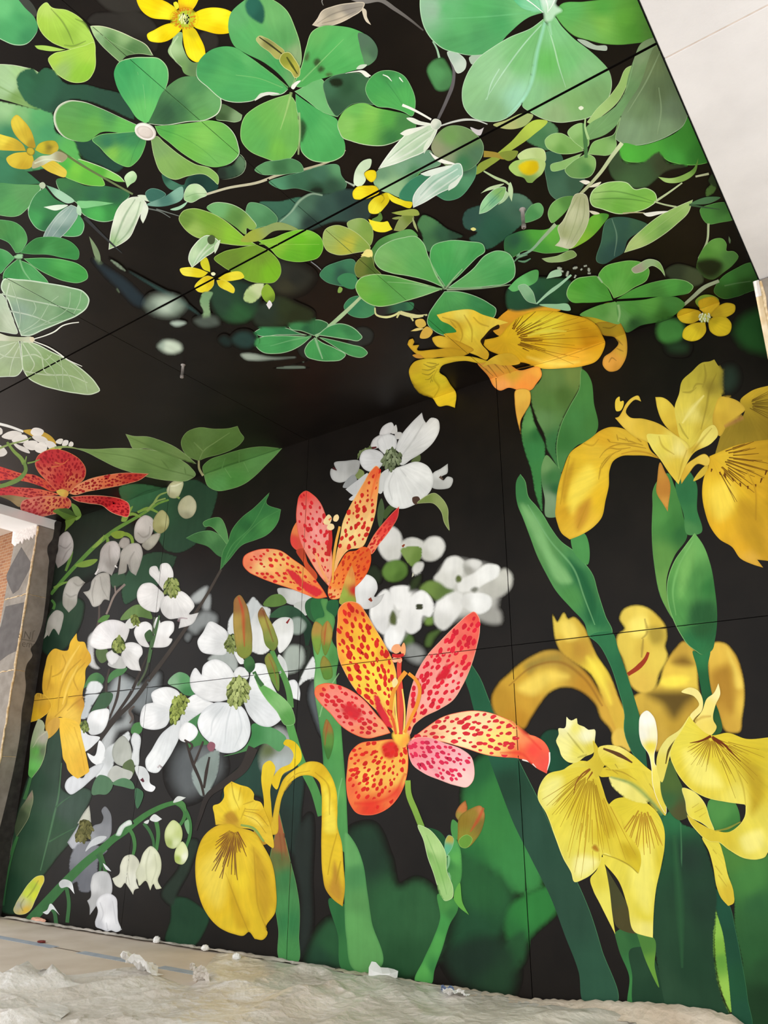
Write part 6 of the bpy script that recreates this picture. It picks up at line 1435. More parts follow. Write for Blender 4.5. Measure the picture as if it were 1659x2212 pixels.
petal|290,1195 340,1200 362,1226 320,1246 300,1222|f0ece8
petal|355,1200 380,1178 402,1180 392,1212|ece8e0
petal|398,1222 410,1188 437,1190 432,1218|f0ece8
petal|438,1224 455,1195 470,1205 466,1226|f2eee8
petal|80,1200 120,1218 180,1248 192,1269 140,1257 100,1230|e2deda
petal|-40,1212 30,1240 46,1270 30,1286 -40,1282|e4e0dc
petal|300,1250 360,1230 400,1235 380,1250|c8c060
~stalk|-40,1255 60,1215 180,1180 200,1170;350,1235 420,1230 490,1240|93a868|w:5,4,2
~stalk|45,1200 90,1260 140,1310 155,1340|7f9c4e|w:5,9
# ---- red lily on the ceiling
T painted_red_lily | red speckled lily on the ceiling at the far left above the beam | lily
leaf|-40,1528 60,1525 160,1548 200,1558 140,1582 130,1612 60,1572|40,1545:7f6c48 130,1580:a08a64
petal|380,1512* 300,1450 220,1410 130,1398 60,1375 -40,1358 -40,1440 60,1440 150,1450 260,1482 340,1517|0,1400:d8443c 150,1420:d86048 280,1470:d8523c|a:410,1535 spots:a82030:6.6:4.0:1.7
petal|390,1535* 250,1500 100,1488 -40,1478 -40,1522 80,1540 200,1556 300,1548|0,1500:c8323c 200,1520:d8584c 330,1530:e07050|a:410,1535 spots:a01c2c:6.6:3.5:1.87
petal|395,1530* 350,1500 290,1440 245,1390 224,1340 240,1290 290,1255 370,1245 450,1270 520,1320 549,1370 540,1432 500,1472 440,1517|300,1300:c42c38 420,1290:c8323a 480,1350:cc4040 300,1400:d86450 450,1450:dc7850 390,1430:c83038|a:410,1535 r:e08a5c:1.2 spots:a41c28:8.8:5.0:1.53
>~streak|350,1330 400,1340 440,1310;330,1360 390,1350|e0944c|w:3,1
petal|440,1527* 480,1485 560,1440 680,1410 800,1396 952,1402* 900,1440 820,1466 700,1492 560,1517 470,1537|560,1470:f0986c 700,1440:e87850 850,1415:cc3c34|a:410,1535 r:f0a880:1.2 spots:a82228:7.7:4.5:1.53
petal|450,1550* 560,1540 680,1545 780,1565 822,1590 815,1680 770,1672 700,1642 660,1610 560,1592 480,1572|560,1565:d85048 700,1580:cc3034 780,1640:d84040|a:410,1535 r:f0b890:1.2 spots:9c1824:7.2:4.0:1.53
petal|420,1547* 300,1545 200,1556 140,1582 130,1622 165,1662 230,1680 320,1667 410,1642 457,1602 452,1572|200,1590:e0806c 350,1590:e89464 200,1650:cc5058 400,1620:e0704c|a:410,1535 r:e8948c:1.2 spots:ac2c34:8.2:5.0:1.53
centre|360,1515 400,1500 440,1525 430,1548 390,1545|400,1525:e8c860 425,1535:e0a050
~stalk|155,1330 165,1380 140,1420 60,1465 -40,1492|70904a|w:7,10,8
~stalk|160,1330 170,1290;175,1335 220,1325 255,1310|7c9c50|w:4,2
T painted_leaf | small green leaflets tucked between the red lily and the pillar head | leaf
@0
leaf|114,1104 130,1098 155,1110 165,1117 150,1122 141,1122 128,1113|66883c
leaf|127,1101 145,1098 158,1106 163,1114 145,1110|4a6430
leaf|155,1087 165,1092 175,1108 176,1112 165,1115 159,1106|7ea250
leaf|141,1124 165,1117 158,1130 150,1138 140,1148* 142,1135|6f8c3c
leaf|165,1117 176,1112 173,1119 163,1124|80a04c
# ================= left yellow iris
@7
T painted_iris | mustard yellow iris beside the grey foam pillar | iris
petal|430,905 450,850 490,793* 500,845 540,850 555,890 580,935 583,970 550,1020 545,1100 528,1190 540,1250 520,1320 510,1380 440,1350 375,1330 350,1410 310,1470* 290,1400 300,1320 330,1250 280,1190 274,1080 290,1000 310,930 350,892 400,905|340,950:d4a838 480,860:e0b438 560,950:d0a030 420,1000:dcb040 350,1080:e4b83c 500,1060:e0b63c 310,1120:c89a30 450,1200:e2b83c 520,1230:c08c34 350,1250:d8ac34 440,1300:e8c050 320,1400:b88c34|a:340,1400
>~fold|400,930 420,990 380,1050 310,1080;520,960 440,1040 390,1150 370,1300;545,980 470,1080 500,1160;330,1000 320,1080 300,1160;430,1150 420,1250 350,1330;540,1200 470,1250 430,1290|a87c26|w:2,4,2
>~light|510,870 430,1000 390,1100;500,1000 440,1120 400,1250|f0d068|w:2,5,2
petal|300,1310* 240,1350 193,1364* 198,1310 212,1235 235,1178 282,1188 330,1260|220,1320:d8ac28 260,1220:c89c34 290,1290:c89828|r:e8c048:1
>~fringe|250,1180 255,1205;268,1182 270,1210;240,1185 245,1200|a07c2c|w:2,1
@0
petal|126,1550* 150,1552 170,1563 176,1590 186,1630 192,1660 193,1666 184,1673 168,1682* 158,1676 145,1660 143,1650 137,1640 134,1620 130,1590|140,1570:e8bc40 160,1600:ecc44c 150,1640:e4b840 175,1650:e0b03c|a:130,1550
>~fold|160,1570 175,1620 183,1665|c89830|w:2,3,2
petal|105,1560 127,1550 128,1570 118,1585 103,1595 100,1580|c89c44
@0,1540,0.2079
T painted_iris_bud | green and papery bud sheath under the left yellow iris | bud
sheath|395,62* 440,80 465,130 462,190 490,183* 502,240 482,330 468,430 430,540 330,680* 303,660 299,560 309,450 315,340 345,200|420,120:a5ac8c 360,250:9cac84 440,260:a8a294 380,400:60a04c 340,560:6cb85c 440,400:626f54 330,620:549848|a:320,670 r:b0b890:1.2:30
>~fold|490,190 400,260 360,330 340,360|c5c0a8|w:2,3,1
T painted_iris_bud | brown-green slender bud lower on the wall by the pillar | bud
~stalk|318,675 290,780 255,900|3f6c40|w:6,8
sheath|170,1292* 152,1220 175,1100 215,985 260,920 295,862 335,798* 346,850 345,920 320,1010 302,1080 240,1190|300,860:857868 230,1050:3c4a34 300,1000:5c6c4c 200,1200:44523a 325,930:6f785c|a:170,1292 r:8a9470:1.2:350
~stalk|182,1285 140,1400 95,1560 55,1760 25,2000|3f7440 2f5c38|w:6,9,9
T painted_iris_bud | yellow-green bud tip rising from the floor in the lower left corner | bud
sheath|140,2055 160,1990 230,1870 300,1770 400,1692 455,1694 461,1722 420,1830 370,1940 300,2065 262,2088 150,2075|420,1730:d8c848 350,1800:b8cc44 280,1880:c8d84c 370,1900:d4dc3c 200,1990:b5b4a0 270,2050:dcb848 230,1960:c8c890|r:e0dc90:1
>~shade|400,1740 330,1860 280,1920;250,1930 215,2000 240,2060|7c7c40|w:2,4,2

# ================= dogwoods of the middle, blurred first
@9
T painted_dogwood | blurred white dogwood pair, rightmost at the black joint | flower
glow|1180,430 1260,330 1400,340 1540,380 1600,430 1560,560 1540,640 1440,680 1300,700 1200,740 1170,640 1240,530|1300,420:c8c6c0 1450,500:c0beb8 1400,620:c4c2bc 1220,640:c8c6c0|s:14
petal|1440,490 1560,400 1600,378 1648,420 1645,490 1560,565 1480,555|1600,430:c9c7be 1540,520:b8b6ae|s:6
petal|1420,690 1500,615 1575,655 1580,725 1480,730|a09e98|s:9
petal|1145,440 1180,398 1240,308 1290,298 1345,340 1335,400 1290,475 1250,518 1190,495|1250,360:e4e2de 1200,450:d0cec8 1280,430:d8d6d0|s:4
petal|1335,345 1390,318 1455,340 1420,400 1360,425|1400,350:dcdad6 1370,390:a09e96|s:4
petal|1300,475 1400,410 1500,348 1568,370 1562,420 1480,475 1380,525 1305,525|1480,390:ecebe8 1360,480:dcdad6|s:3
petal|1145,650 1180,570 1260,525 1325,540 1335,620 1290,700 1200,775 1150,730|1220,600:eceae8 1200,720:d2d0cc 1290,580:dcdad6|s:4
petal|1318,590 1340,550 1420,532 1515,570 1515,620 1440,672 1380,655|1420,590:ebeae8 1350,600:d2d0cc|s:3
centre|1285,440 1300,420 1325,435 1320,465 1295,470|5c6638|s:3
centre|1380,520 1410,495 1432,505 1410,535|74746a|s:4
T painted_leaf | blurred olive leaf between the two blurred dogwoods | leaf
leaf|1055,515 1110,460 1180,465 1230,500 1280,520 1230,550 1170,585 1110,545|1120,490:6f8844 1220,530:5a7038|s:5
leaf|1095,740 1090,690 1140,690 1140,735|6c8840|s:5
leaf|1100,880 1110,800 1190,775 1150,830 1120,880|4c6430|s:6
leaf|950,840 980,790 1020,840 1000,880 960,870|4f6a34|s:5
T painted_dogwood | blurred white dogwood with two dark centres above the big orange lily | flower
glow|760,650 830,540 930,510 1060,540 1120,620 1060,720 980,780 900,860 850,820 800,760|900,600:cccac6 1000,650:c8c6c2 880,780:cccac6|s:12
petal|735,660 780,560 840,512 885,560 885,650 855,720 835,805 780,770|800,620:eceae8 840,740:dcdad8|s:3
petal|868,505 920,488 995,500 1003,560 985,620 920,645 880,575|eae8e6|s:3
petal|925,690 1000,560 1070,518 1132,570 1146,650 1120,692 1080,680 1060,765 1000,800 955,765|1050,560:eeecea 1000,720:dedcda 1100,640:e8e6e4|s:3
petal|828,825 870,740 930,698 962,780 935,860 882,912 840,875|880,800:f0efee 920,760:e0dedc|s:3
centre|862,690 885,645 910,690 900,745 870,735|545c34|s:4
centre|1028,610 1080,610 1080,638 1030,640|3c3f2c|s:2
petal|950,900 1000,860 1090,920 1060,990 980,960|8f918e|s:10
T painted_dogwood | blurred white dogwood with green back near the centre top | flower
glow|810,200 880,140 960,210 1080,210 1180,200 1190,280 1080,300 960,260 880,310 820,280|bcbab4|s:10
petal|788,225 830,140 880,110 932,150 942,235 922,322 860,334 810,292|860,180:dcdad6 880,280:d0cec8|s:4
petal|932,240 970,188 1030,182 1085,220 1060,262 980,268|1000,220:d0cec8|s:3
petal|1075,225 1120,178 1192,183 1220,230 1200,292 1140,333 1080,322 1058,270|1150,240:dddbd6 1090,300:c2c0b8|s:4
calyx|928,262 1072,248 1060,332 1010,372 960,322|970,280:7c9450 1040,310:66803c|s:2
petal|1008,392 1040,340 1080,340 1072,392 1020,418|d0cec8|s:3
leaf|815,405 850,340 910,322 972,360 978,412 930,458 850,458|880,390:62843c 930,430:4c6a2c|s:4
~stalk|1015,410 1005,480 995,530|b8b4a0|w:4,2
leaf|990,530 1020,440 1060,420 1040,500|2f3a20|s:6
leaf|720,400 760,360 810,420 800,470 740,450|27301f|s:6
~tip|945,240 960,225|8a3c24|w:5,3
# top dogwood
@5
T painted_leaf | dark green stalk leaves behind the red lily's right petal tip | leaf
leaf|785,1650 812,1560 832,1650 800,1745|4a5c3c
leaf|825,1660 870,1600 930,1600 880,1640 830,1690|43562f
T painted_dogwood | large white dogwood at the top of the wall, below the ceiling | flower
petal|800,1155 820,1100 880,1075 892,1130 862,1148|dcdad8|e:a8a6a4:3:.5
petal|876,1145 905,1088 908,1145|d0ceca
petal|905,1180 900,1140 942,1140 925,1180|c8c6c2
petal|743,1242 760,1180 812,1153 795,1235|d8d6d4|e:a8a6a4:3
>~tip|745,1240 780,1232|5c2424|w:6,3
leaf|658,1310 670,1265 715,1238 745,1235 740,1260 690,1270|66744a|cone:5a6a3c:8a986a:7:7
leaf|1000,1325 1060,1283 1060,1318|5c6a40
leaf|640,1420 660,1370 700,1390 690,1440|7f8c54
petal|483,1395 490,1370 525,1380* 508,1335 580,1320 672,1323 665,1380 600,1442 540,1459 500,1442|560,1360:b8b8b6 620,1360:a5a5a2 540,1430:c5c5c2|e:8c8c8a:4:.5
>~tip|500,1365 525,1380|4a2020|w:5,2
petal|568,1492 640,1410 655,1440 605,1492|989a9a
petal|582,1502* 650,1450 725,1398 700,1475 640,1545 615,1530|c8c8c8
petal|605,1570 660,1530 650,1550 620,1575|d2d2d2
petal|785,1520 810,1400 855,1370 840,1455 800,1530|cfcfcd
petal|1143,1397 1190,1370 1236,1338* 1232,1400 1195,1425 1205,1445 1235,1420 1266,1430 1252,1488 1200,1502 1138,1492|1180,1400:cfcfcd 1170,1470:b5b5b2|e:8c8c8a:4:.5
>~tip|1185,1420 1205,1440|5c4a40|w:6,3
petal|830,1335* 760,1392 700,1372 671,1310 690,1262 750,1245 822,1277|720,1310:dedede 780,1290:d0d0d0|a:880,1315 e:a8a8a8:4:.6
petal|832,1280* 790,1232 784,1190 820,1155 860,1147 902,1165 910,1212 895,1255 868,1285|850,1200:dededd|a:880,1315 e:a8a8a8:4:.6
petal|918,1340* 904,1242 930,1170 1000,1080 1070,1011* 1086,1062 1097,1077* 1130,1044 1172,1055 1184,1110 1150,1192 1080,1262 1000,1312 940,1348|980,1180:e2e2e1 1100,1130:ececeb 1000,1260:d2d2d0 1050,1080:d8d8d6|a:880,1315 e:acacaa:5:.5
>~fold|1080,1080 1020,1180 940,1290|bcbcba|w:2,4,2
petal|868,1376* 950,1350 1040,1325 1110,1355 1144,1420 1132,1500 1080,1562 1020,1602 940,1627 880,1612 830,1542 824,1470 850,1410|900,1450:e4e4e2 1040,1400:ececea 1050,1520:dcdcda 920,1560:e6e6e4|a:880,1315 e:b0b0ae:5:.5
>~groove|890,1390 860,1470 880,1570;930,1370 970,1420|c0c0be|w:2,4,2
>tip|1010,1555 1050,1550 1060,1575 1030,1600 1015,1590|4f3a30
cone|815,1330 830,1280 870,1242 910,1255 942,1300 920,1350 880,1378 840,1360|252a1a|cone:5f6c48:9aa682:8:9
T painted_leaf | curled olive leaf under the large top dogwood | leaf
leaf|1040,1592 1100,1542 1150,1525 1200,1560 1236,1620 1240,1700 1250,1775* 1215,1720 1190,1640 1140,1592 1085,1590|1100,1565:7a8c4c 1190,1580:8f9c60 1220,1680:7c8c50|r:b0b884:1.2
# white dogwoods behind orange lilies
@9
T painted_dogwood | white dogwood bract behind the orange bud between the two orange lilies | flower
petal|635,600 640,520 665,440 720,418 772,450 787,510 765,560 832,540* 800,600 710,640|700,480:eeedec 680,570:dcdbda 760,590:c8c6c4|e:b0aeac:4:.5
>~tip|735,570 750,590|8a3a28|w:8,4
petal|145,512 250,515 375,562 330,592 240,612 170,572|250,550:d0d0cd 180,550:bcbcb8|e:98989a:4:.5
petal|250,612 330,590 330,680 280,660|c0c2bc
T painted_leaf | dark green arching leaf left of the upper orange lily's stem | leaf
leaf|55,612 110,550 165,545 205,595 130,625|5c7c3c
leaf|95,690 140,640 210,615 280,640 330,690 365,740 350,850 335,900 300,760 230,700 150,695|150,660:34583c 280,680:2c4a36 340,800:1f3828
leaf|330,590 380,560 440,700 400,730 350,700|2f5c38
~twig|290,900 340,880 330,980 270,1110;345,960 310,1060 285,1120|2a2f28|w:6,8,3
T painted_dogwood | white and grey dogwood between the brown bud and the orange lily's stem | flower
petal|240,700 280,690 330,740 290,800 230,790|93a096|s:4
petal|180,980 230,870 300,880 320,960 280,1030 210,1050|a5aea5|s:6
petal|108,745 170,693 235,700 250,770 222,862 160,920 140,850|180,760:dcdcd8 200,830:ececea|e:b0b0ac:4:.5
>~tip|205,730 225,700|8a3030|w:5,2
petal|60,620 95,630 80,760 100,900 60,930 20,930 -20,700|40,800:e4e4e2 70,700:c8cac8|s:2
petal|280,1140 330,1000 370,940 385,1080 330,1100|dcdedc|s:2
petal|215,1100 250,1090 292,1170 288,1225* 230,1200|ecedee|e:c0c2c4:3
petal|160,930 190,960 200,1090 165,1060|d0d2d0
blur|345,1180 370,1100 410,1300 430,1450 380,1330|5a6064|s:8
# ---- buds and stems of the lilies
T painted_lily_stalk | green branching stalk with brown-green buds left of the big orange lily | stem
~stalk|110,905 145,990 195,1090 225,1200 230,1270|58904c|w:10,12,14
~stalk|215,1340 245,1450 290,1600 330,1690 380,1790 430,1960|5a9c50 4a8848|w:17,19,18
leaf|-5,1050 40,1110 120,1160 200,1222 246,1290 252,1375 205,1385 140,1295 70,1212 20,1130|60,1160:68a858 180,1240:86bc74 220,1330:5a984c|a:250,1380 r:9cc888:1
~stalk|-5,1040 20,1090 50,1130|3f6c3c|w:8,10
T painted_lily_bud | tall brown bud with a red stripe left of the upper orange lily | bud
@7
calyx|1563,965 1600,938 1627,970 1627,1022 1600,1047 1570,1022|1590,980:3f6c3c 1610,1020:2c5430
bud|1494,640 1503,570 1530,548 1572,600 1602,720 1614,850 1602,932 1560,957 1530,940 1506,850|1520,620:9a6a3c 1520,800:a89048 1580,750:8c7c3c 1560,920:808c3c 1510,720:b0944c|a:1560,955 e:6a5828:3:.5
>~stripe|1525,560 1550,640 1560,780 1565,880|c82c24|w:3,8,2
@9
T painted_lily_bud | green-brown bud with a dark slit just right of the tall brown bud | bud
bud|27,650 45,627 80,680 130,780 148,870 120,907 80,882 50,780|60,720:a8a04c 110,820:869044 90,870:6a8038 50,660:8a5a38|a:120,905 e:5a5c28:3:.4
>~stripe|48,635 80,730 120,850|7a2c24|w:2,4,2
T painted_lily_bud | smaller olive bud below the slit bud on the left stalk | bud
bud|68,945 90,920 130,980 158,1080 152,1165 112,1105 80,1025|90,960:8a8c40 130,1080:68883c|e:4c6028:3:.4
>~stripe|90,940 125,1030 145,1130|9a4a34|w:2,3,1
T painted_lily_stalk | main green stem of the two orange lilies with side buds | stem
@9
sheath|370,575 440,570 440,700 400,715|2f6a3c
sheath|455,595 527,580 505,700 460,710|400,600:2f6a3c 500,650:275c38
stalk|430,575 465,575 460,640 505,680 500,850 530,900 522,1080 547,1300 562,1500 575,1659 590,1900 585,2200 430,1900 440,1659 430,1500 410,1350 380,1100 388,1000 375,900 370,760 400,700 440,690|420,950:6cae64 500,950:4f8a48 400,1150:86bc78 480,1200:4c8c4c 440,1500:3c7c44 520,1500:58a054 480,1800:3f8048 550,1800:5fa458 440,640:5a9450|e:3a7040:4:.5
>~fold|540,1050 460,1180 415,1330|a5d098|w:2,3,2
>~fold|560,1720 540,1800 530,1900|8cc484|w:2,3,1
bud|368,765 390,718 428,740 428,850 402,932 374,872|390,760:b08c44 400,860:7c9c40|e:5c6c2c:3:.5
bud|427,850 440,740 465,713 492,750 487,860 452,937|440,800:b0803c 470,800:a89444 455,900:688c38|e:6a5c28:3:.5
>~stripe|462,720 450,800 445,870|b8342c|w:2,4,2
bud|420,985 440,937 482,980 487,1085 450,1090 428,1045|440,970:94883c 460,1060:5c8838|e:4f6428:3:.5
bud|438,1410 460,1343 497,1400 502,1520 470,1602 443,1522|470,1380:9c7038 470,1480:5c883c 470,1560:3f7434|e:3f5c28:3:.4
>~stripe|470,1360 455,1450 450,1510|a03c2c|w:2,4,2
# ---- upper orange lily
T painted_orange_lily | upper orange-red speckled lily, petals upright, centre of the wall | lily
petal|243,240 250,110 270,80 285,180 305,260 270,262|250,200:d8443c 270,130:e8844c
petal|270,260 300,250 340,340 400,440 380,470 310,340|330,340:c8502c 300,280:b8442c
petal|715,252* 760,170 830,80 895,10 926,-20* 916,50 870,130 800,220 742,287|760,210:f08a60 880,40:c83038 820,150:e84c40|a:470,540 r:f08060:1 spots:cc2c2c:7.8:3.9:2.04
petal|505,470* 515,330 545,190 565,80 600,0 650,-90 700,-175 742,-245 782,-278 803,-255 798,-180 785,-60 770,40 730,160 690,240 600,262 540,340|770,-240:f06c3c 740,-150:f29850 650,0:f4b46c 700,100:f6c884 600,150:f8d890 560,300:f2b070|a:470,540 r:f4c070:1.3 spots:cc2c24:14.3:7.3:1.44
>~streak|790,-260 770,-180 740,-60|e8542c|w:3,6,2
petal|480,500* 420,430 350,320 290,200 268,90 272,-30 288,-90 325,-118 378,-90 422,-40 452,30 475,120 492,250 497,400|320,-90:e84840 330,20:f08478 400,150:f49c94 440,300:f4a480 380,60:f09088 300,130:ee7468|a:470,540 r:e85c44:1.3 spots:d42830:14.3:7.3:1.44
>~streak|470,470 420,370 390,280|f4a840|w:6,3
petal|465,562* 400,572 330,547 240,512 120,472 20,432 -40,400 -76,352 -70,305 0,264 80,252 160,262 250,322 320,372 400,462 445,525|-50,340:f08058 20,300:f08c6c 50,370:f8d088 130,350:f6bc6c 250,420:f0a050 400,540:f07840 60,430:f08c54|a:470,540 r:e85434:1.4 spots:d42c28:14.3:6.7:1.44
>stripe|195,378 240,387 320,452 435,540 400,562 320,522 240,452|d83038|s:1.5
petal|470,545 490,450 540,352 600,272 650,264 690,240 730,250 746,312 732,382 690,452 640,502 560,562 520,577 482,572|520,480:f08a3c 620,330:e8702c 700,300:e4642c 600,450:ec7430 720,380:e05a28 500,550:f0b06c|a:480,570 r:e4481c:1.3 spots:cc3820:11.7:5.0:1.7
~filament|470,300 485,200 482,110|c8302c|w:10,9,7
~filament|500,470 505,330 520,220 545,110|e8a848|w:4,6,5
anther|440,90 455,50 475,33 492,50 470,100|f4d8a0
anther|462,120 480,92 505,98 510,120 480,135|f6dca8
anther|505,75 512,40 530,33 540,50 522,80|f4d8a0
>~tip|475,70 490,55|e8603c|w:4,2
bud|543,602 560,520 590,420 622,358* 642,430 642,540 648,602|570,540:96ac48 600,450:e0a850 635,520:c82c2c 610,580:88a040 628,420:e08c48|a:600,600
# ---- lower orange lily
T painted_orange_lily | big wide-open orange lily with red freckles in the middle of the wall | lily
petal|900,1440* 830,1340 740,1250 640,1150 580,1050 540,960 524,850 530,720 542,630 575,598 625,590 670,607 710,660 770,760 830,860 880,960 908,1060 906,1160 897,1300 915,1420|580,640:f08038 640,640:ea7434 560,780:f09838 660,780:f4b83c 620,950:f8d040 720,900:f6c83c 840,950:f0a83c 780,1050:f8dc4c 680,1130:f6cc48 860,1200:f8d858 800,1280:f0a850 570,960:f29c40|a:940,1470 r:f4a070:1.6 spots:cf2a22:15.6:8.4:1.7 
>stripe|765,1180 790,1190 820,1260 870,1350 885,1400 860,1400 800,1330 770,1260|d8303a|s:1.5
petal|870,1432* 800,1452 720,1467 640,1442 560,1392 480,1302 420,1242 383,1180 390,1140 440,1115 520,1120 600,1150 700,1220 780,1312 840,1382|420,1150:ee7848 480,1200:f08c7c 600,1200:f28878 560,1320:ee8478 700,1330:f29482 680,1430:ee8860 800,1400:f0a070|a:940,1470 r:ee5c34:1.6 spots:d42a32:14.3:7.8:1.36:.05:.98
>stain|560,1270 600,1240 660,1270 690,1300 660,1350 590,1330|d02c36|s:4
petal|960,1445* 970,1330 1000,1150 1040,1040 1100,940 1200,830 1300,730 1370,670 1402,654 1436,690 1442,770 1422,880 1380,1020 1330,1130 1270,1222 1180,1282 1080,1332 1020,1382 980,1452|1400,690:ea5448 1330,770:ee6c60 1200,900:f28c7c 1320,950:f07c64 1100,1050:f2948a 1250,1080:f4aca0 1100,1200:f4a89c 1000,1350:f4a070 1380,850:e85c50|a:940,1470 r:f4a890:1.6 spots:d82438:15.6:9.0:1.53
>stain|1165,1080 1200,1030 1240,990 1255,1020 1220,1090 1180,1095|d62434|s:1.5
@0
petal|883,1600* 901,1586 928,1566 955,1549 989,1539 1023,1535 1056,1539 1090,1551 1110,1561 1133,1583 1160,1592 1176,1603 1186,1620 1188,1640 1181,1671* 1160,1660 1140,1645 1118,1638 1090,1636 1056,1632 1000,1615 940,1600|920,1585:f4b088 980,1555:f8d0a0 1040,1560:f8dca8 1060,1600:f8e080 1000,1590:f8e4b0 1100,1590:f8dc74 1120,1630:f0603c 1150,1620:f04c40 1180,1650:ee5448 1130,1590:f08858|a:868,1597 r:f0644c:1.5 spots:d6303a:15.6:8.4:1.7:.05:.78
>~glint|1128,1641 1148,1648 1158,1658;1187,1625 1187,1645 1182,1664|f6e8e0|w:3,3,1
>~streak|1100,1556 1140,1590 1170,1620;1080,1626 1130,1630 1150,1650|e83a34|w:4,7,3
petal|882,1605* 895,1595 920,1592 960,1605 1000,1620 1018,1635 1024,1655 1020,1690 1010,1700 985,1697 950,1685 915,1670 890,1650 883,1630|900,1610:f08088 950,1620:f49ca4 1000,1640:f6b8bc 1000,1685:f8ccc4 930,1660:f4a4a8|a:868,1597 r:f6b4a8:1.3 spots:d62c50:13.0:7.8:1.44:.05:.85
petal|878,1605* 850,1597 815,1600 775,1607 757,1625 750,1660 748,1700 755,1735 770,1756 800,1761 840,1745 865,1715 880,1670 882,1640|780,1625:f08c48 830,1640:f4b850 790,1680:f6c85c 850,1680:f4c058 760,1700:ee6c40 800,1745:e4402c 860,1715:e8583c|a:868,1597 r:ee6444:2 spots:d42a22:14.3:7.8:1.44:0:.85
>stain|825,1610 850,1600 862,1620 845,1640 830,1635|d6302c|s:3
>~streak|765,1735 800,1735 850,1715 875,1670|e03428|w:6,10,5
@9
centre|880,1440 930,1410 985,1440 990,1490 950,1520 900,1490|930,1450:f6cc4c 970,1480:f0a040|s:3
~filament|905,1440 885,1350 862,1290;930,1440 920,1250 915,1100|e46034|w:5,6,5
~filament|935,1440 940,1200 925,1000 930,950|e04c3c|w:8,9,10
~filament|920,1430 905,1300 900,1180;955,1440 960,1280 945,1150|f6d468|w:4,3
~filament|870,1285 885,1180 930,1090 968,1040|ec9a38|w:7,9,10
~filament|985,1050 1030,1090 1055,1140 1045,1230 1000,1340 960,1430|ec9636|w:7,8,6
anther|875,900 890,870 925,865 938,900 905,925|f2a878
anther|935,915 938,880 955,853 967,890 957,935|f4a870
anther|882,955 905,945 915,975 890,980|f6b890
anther|910,960 930,945 945,970 930,985|f4ac84
anther|880,1100 900,1077 918,1105 890,1142|f6e0a0
~style|880,935 920,940 955,930|cc2c2c|w:7,8,6

# ================= lower lily-of-the-valley
@8
T painted_dogwood | grey shaded dogwood behind the lily-of-the-valley stem, lower left | flower
petal|430,497* 480,420 522,360 545,480 505,530 470,542|b4b6bb|e:8a8c90:3
petal|495,375* 540,300 571,260* 580,330 578,385 520,380|540,330:c2c2b4|e:9a9a90:3
petal|572,445* 600,390 650,370 662,340 650,290 670,267 702,300 715,380 702,462 650,502 590,505|680,330:7c7e82 640,430:86888c 600,480:9a9ca0|e:66686c:4:.5
petal|440,655 450,580 500,500 580,488 640,520 690,545 640,600 620,720 560,822 510,812 490,750* 452,770 444,700|520,580:84868c 500,700:6c6e75 600,620:74767c|s:2
petal|548,555 590,480 650,455 682,460 640,502 580,528|c5c8ca
cone|488,485 500,402 530,350 582,370 588,430 550,482 510,495|3f3f22|cone:5c5c34:807c4c:8:10
T painted_lily_of_the_valley | lily-of-the-valley stem arching right with white bells, lower left | flower
~stalk|190,1000 300,880 440,730 560,615 640,552 720,480 800,425 860,375 960,305 1070,255 1130,240|3c6c40 447a40|w:22,17,9
~stalk|1120,240 1160,265 1185,310 1175,350 1145,395|447a40|w:9,9,6
~stalk|1130,235 1185,290 1215,370 1215,450 1190,530|427640|w:8,8,6
leaf|1105,245 1150,225 1185,250 1188,300 1160,270|4f8248
leaf|1185,360 1200,350 1212,400 1205,445 1192,420|7aa878
~pedicel|820,400 850,450 862,520 850,585|487c44|w:8,8,6
~pedicel|1000,365 1012,430 1000,548|487c44|w:9,8,7
~pedicel|920,375 955,420 980,480 985,530|3f6c40|w:7,7,5
~pedicel|640,560 665,640 680,740 680,832|3f6a3c|w:9,8,7
~pedicel|620,575 640,610 640,690|3c6440|w:7,5
~pedicel|425,785 440,870 430,1010|3f6c40|w:8,8,8
~pedicel|300,895 345,940 360,1020|3c6840|w:9,8,9
bract|738,452* 770,390 840,358 846,375 800,402 762,457|dde0dc|e:9cb8a0:3
bract|958,350 985,317 1037,347* 1000,366|dfe2e0
bract|920,370 955,352 945,378|d2d5d2
bract|1108,242 1135,203 1190,210* 1150,233|d5d9d4
bract|376,760 400,735 450,745 477,827* 430,782 390,788|420,760:c5c8c8 460,800:e8eaea
bract|272,945* 300,930 320,890 382,962* 335,925 300,958|dadedd
bract|660,630 690,655 712,683* 680,670|dcdfe0
bell|575,855 580,760 600,700 650,680 690,690 713,740 706,835 650,860 605,920 574,962* 572,905 558,870*|600,780:d8d8d8 660,760:c0c1c2 620,860:b8b8b8|e:9a9a9c:4:.5
bell|608,1005* 626,930 614,890 640,842 690,822 742,850 752,920 757,1000 780,1055* 742,1072 712,1060 690,1066 650,1052 612,1035|650,900:ececee 720,900:dcdcdf 680,1000:f4f4f6 740,1040:e4e4e6 640,1020:c8c8cc|e:acacb0:4:.5
>~fold|640,880 660,960 640,1010;720,870 735,960 745,1020;690,1060 680,1010|c2c2c6|w:2,3,2
bell|718,728* 762,700 770,640 800,585 850,576 886,610 890,680 872,740 888,790* 862,800 852,832* 820,782 800,757 772,787 740,772|790,640:e4e4d0 850,640:d0d0bc 840,740:e8e8d8 780,740:d8d8c6|e:a8a894:4:.5
>~fold|830,590 815,680 830,770|b8b8a4|w:2,4,2
bell|868,705 895,630 920,560 965,520 1012,560 1032,620 1027,690 1010,740 1034,790* 1000,797 982,762 962,804* 930,742 890,775 880,740|940,600:e8ead0 1000,620:d5d8b8 960,700:e0e2c4 910,690:d0d2b8|e:a8aa88:4:.5
>~fold|960,540 935,640 940,740;990,570 1000,660 970,760|bcc0a0|w:2,4,2
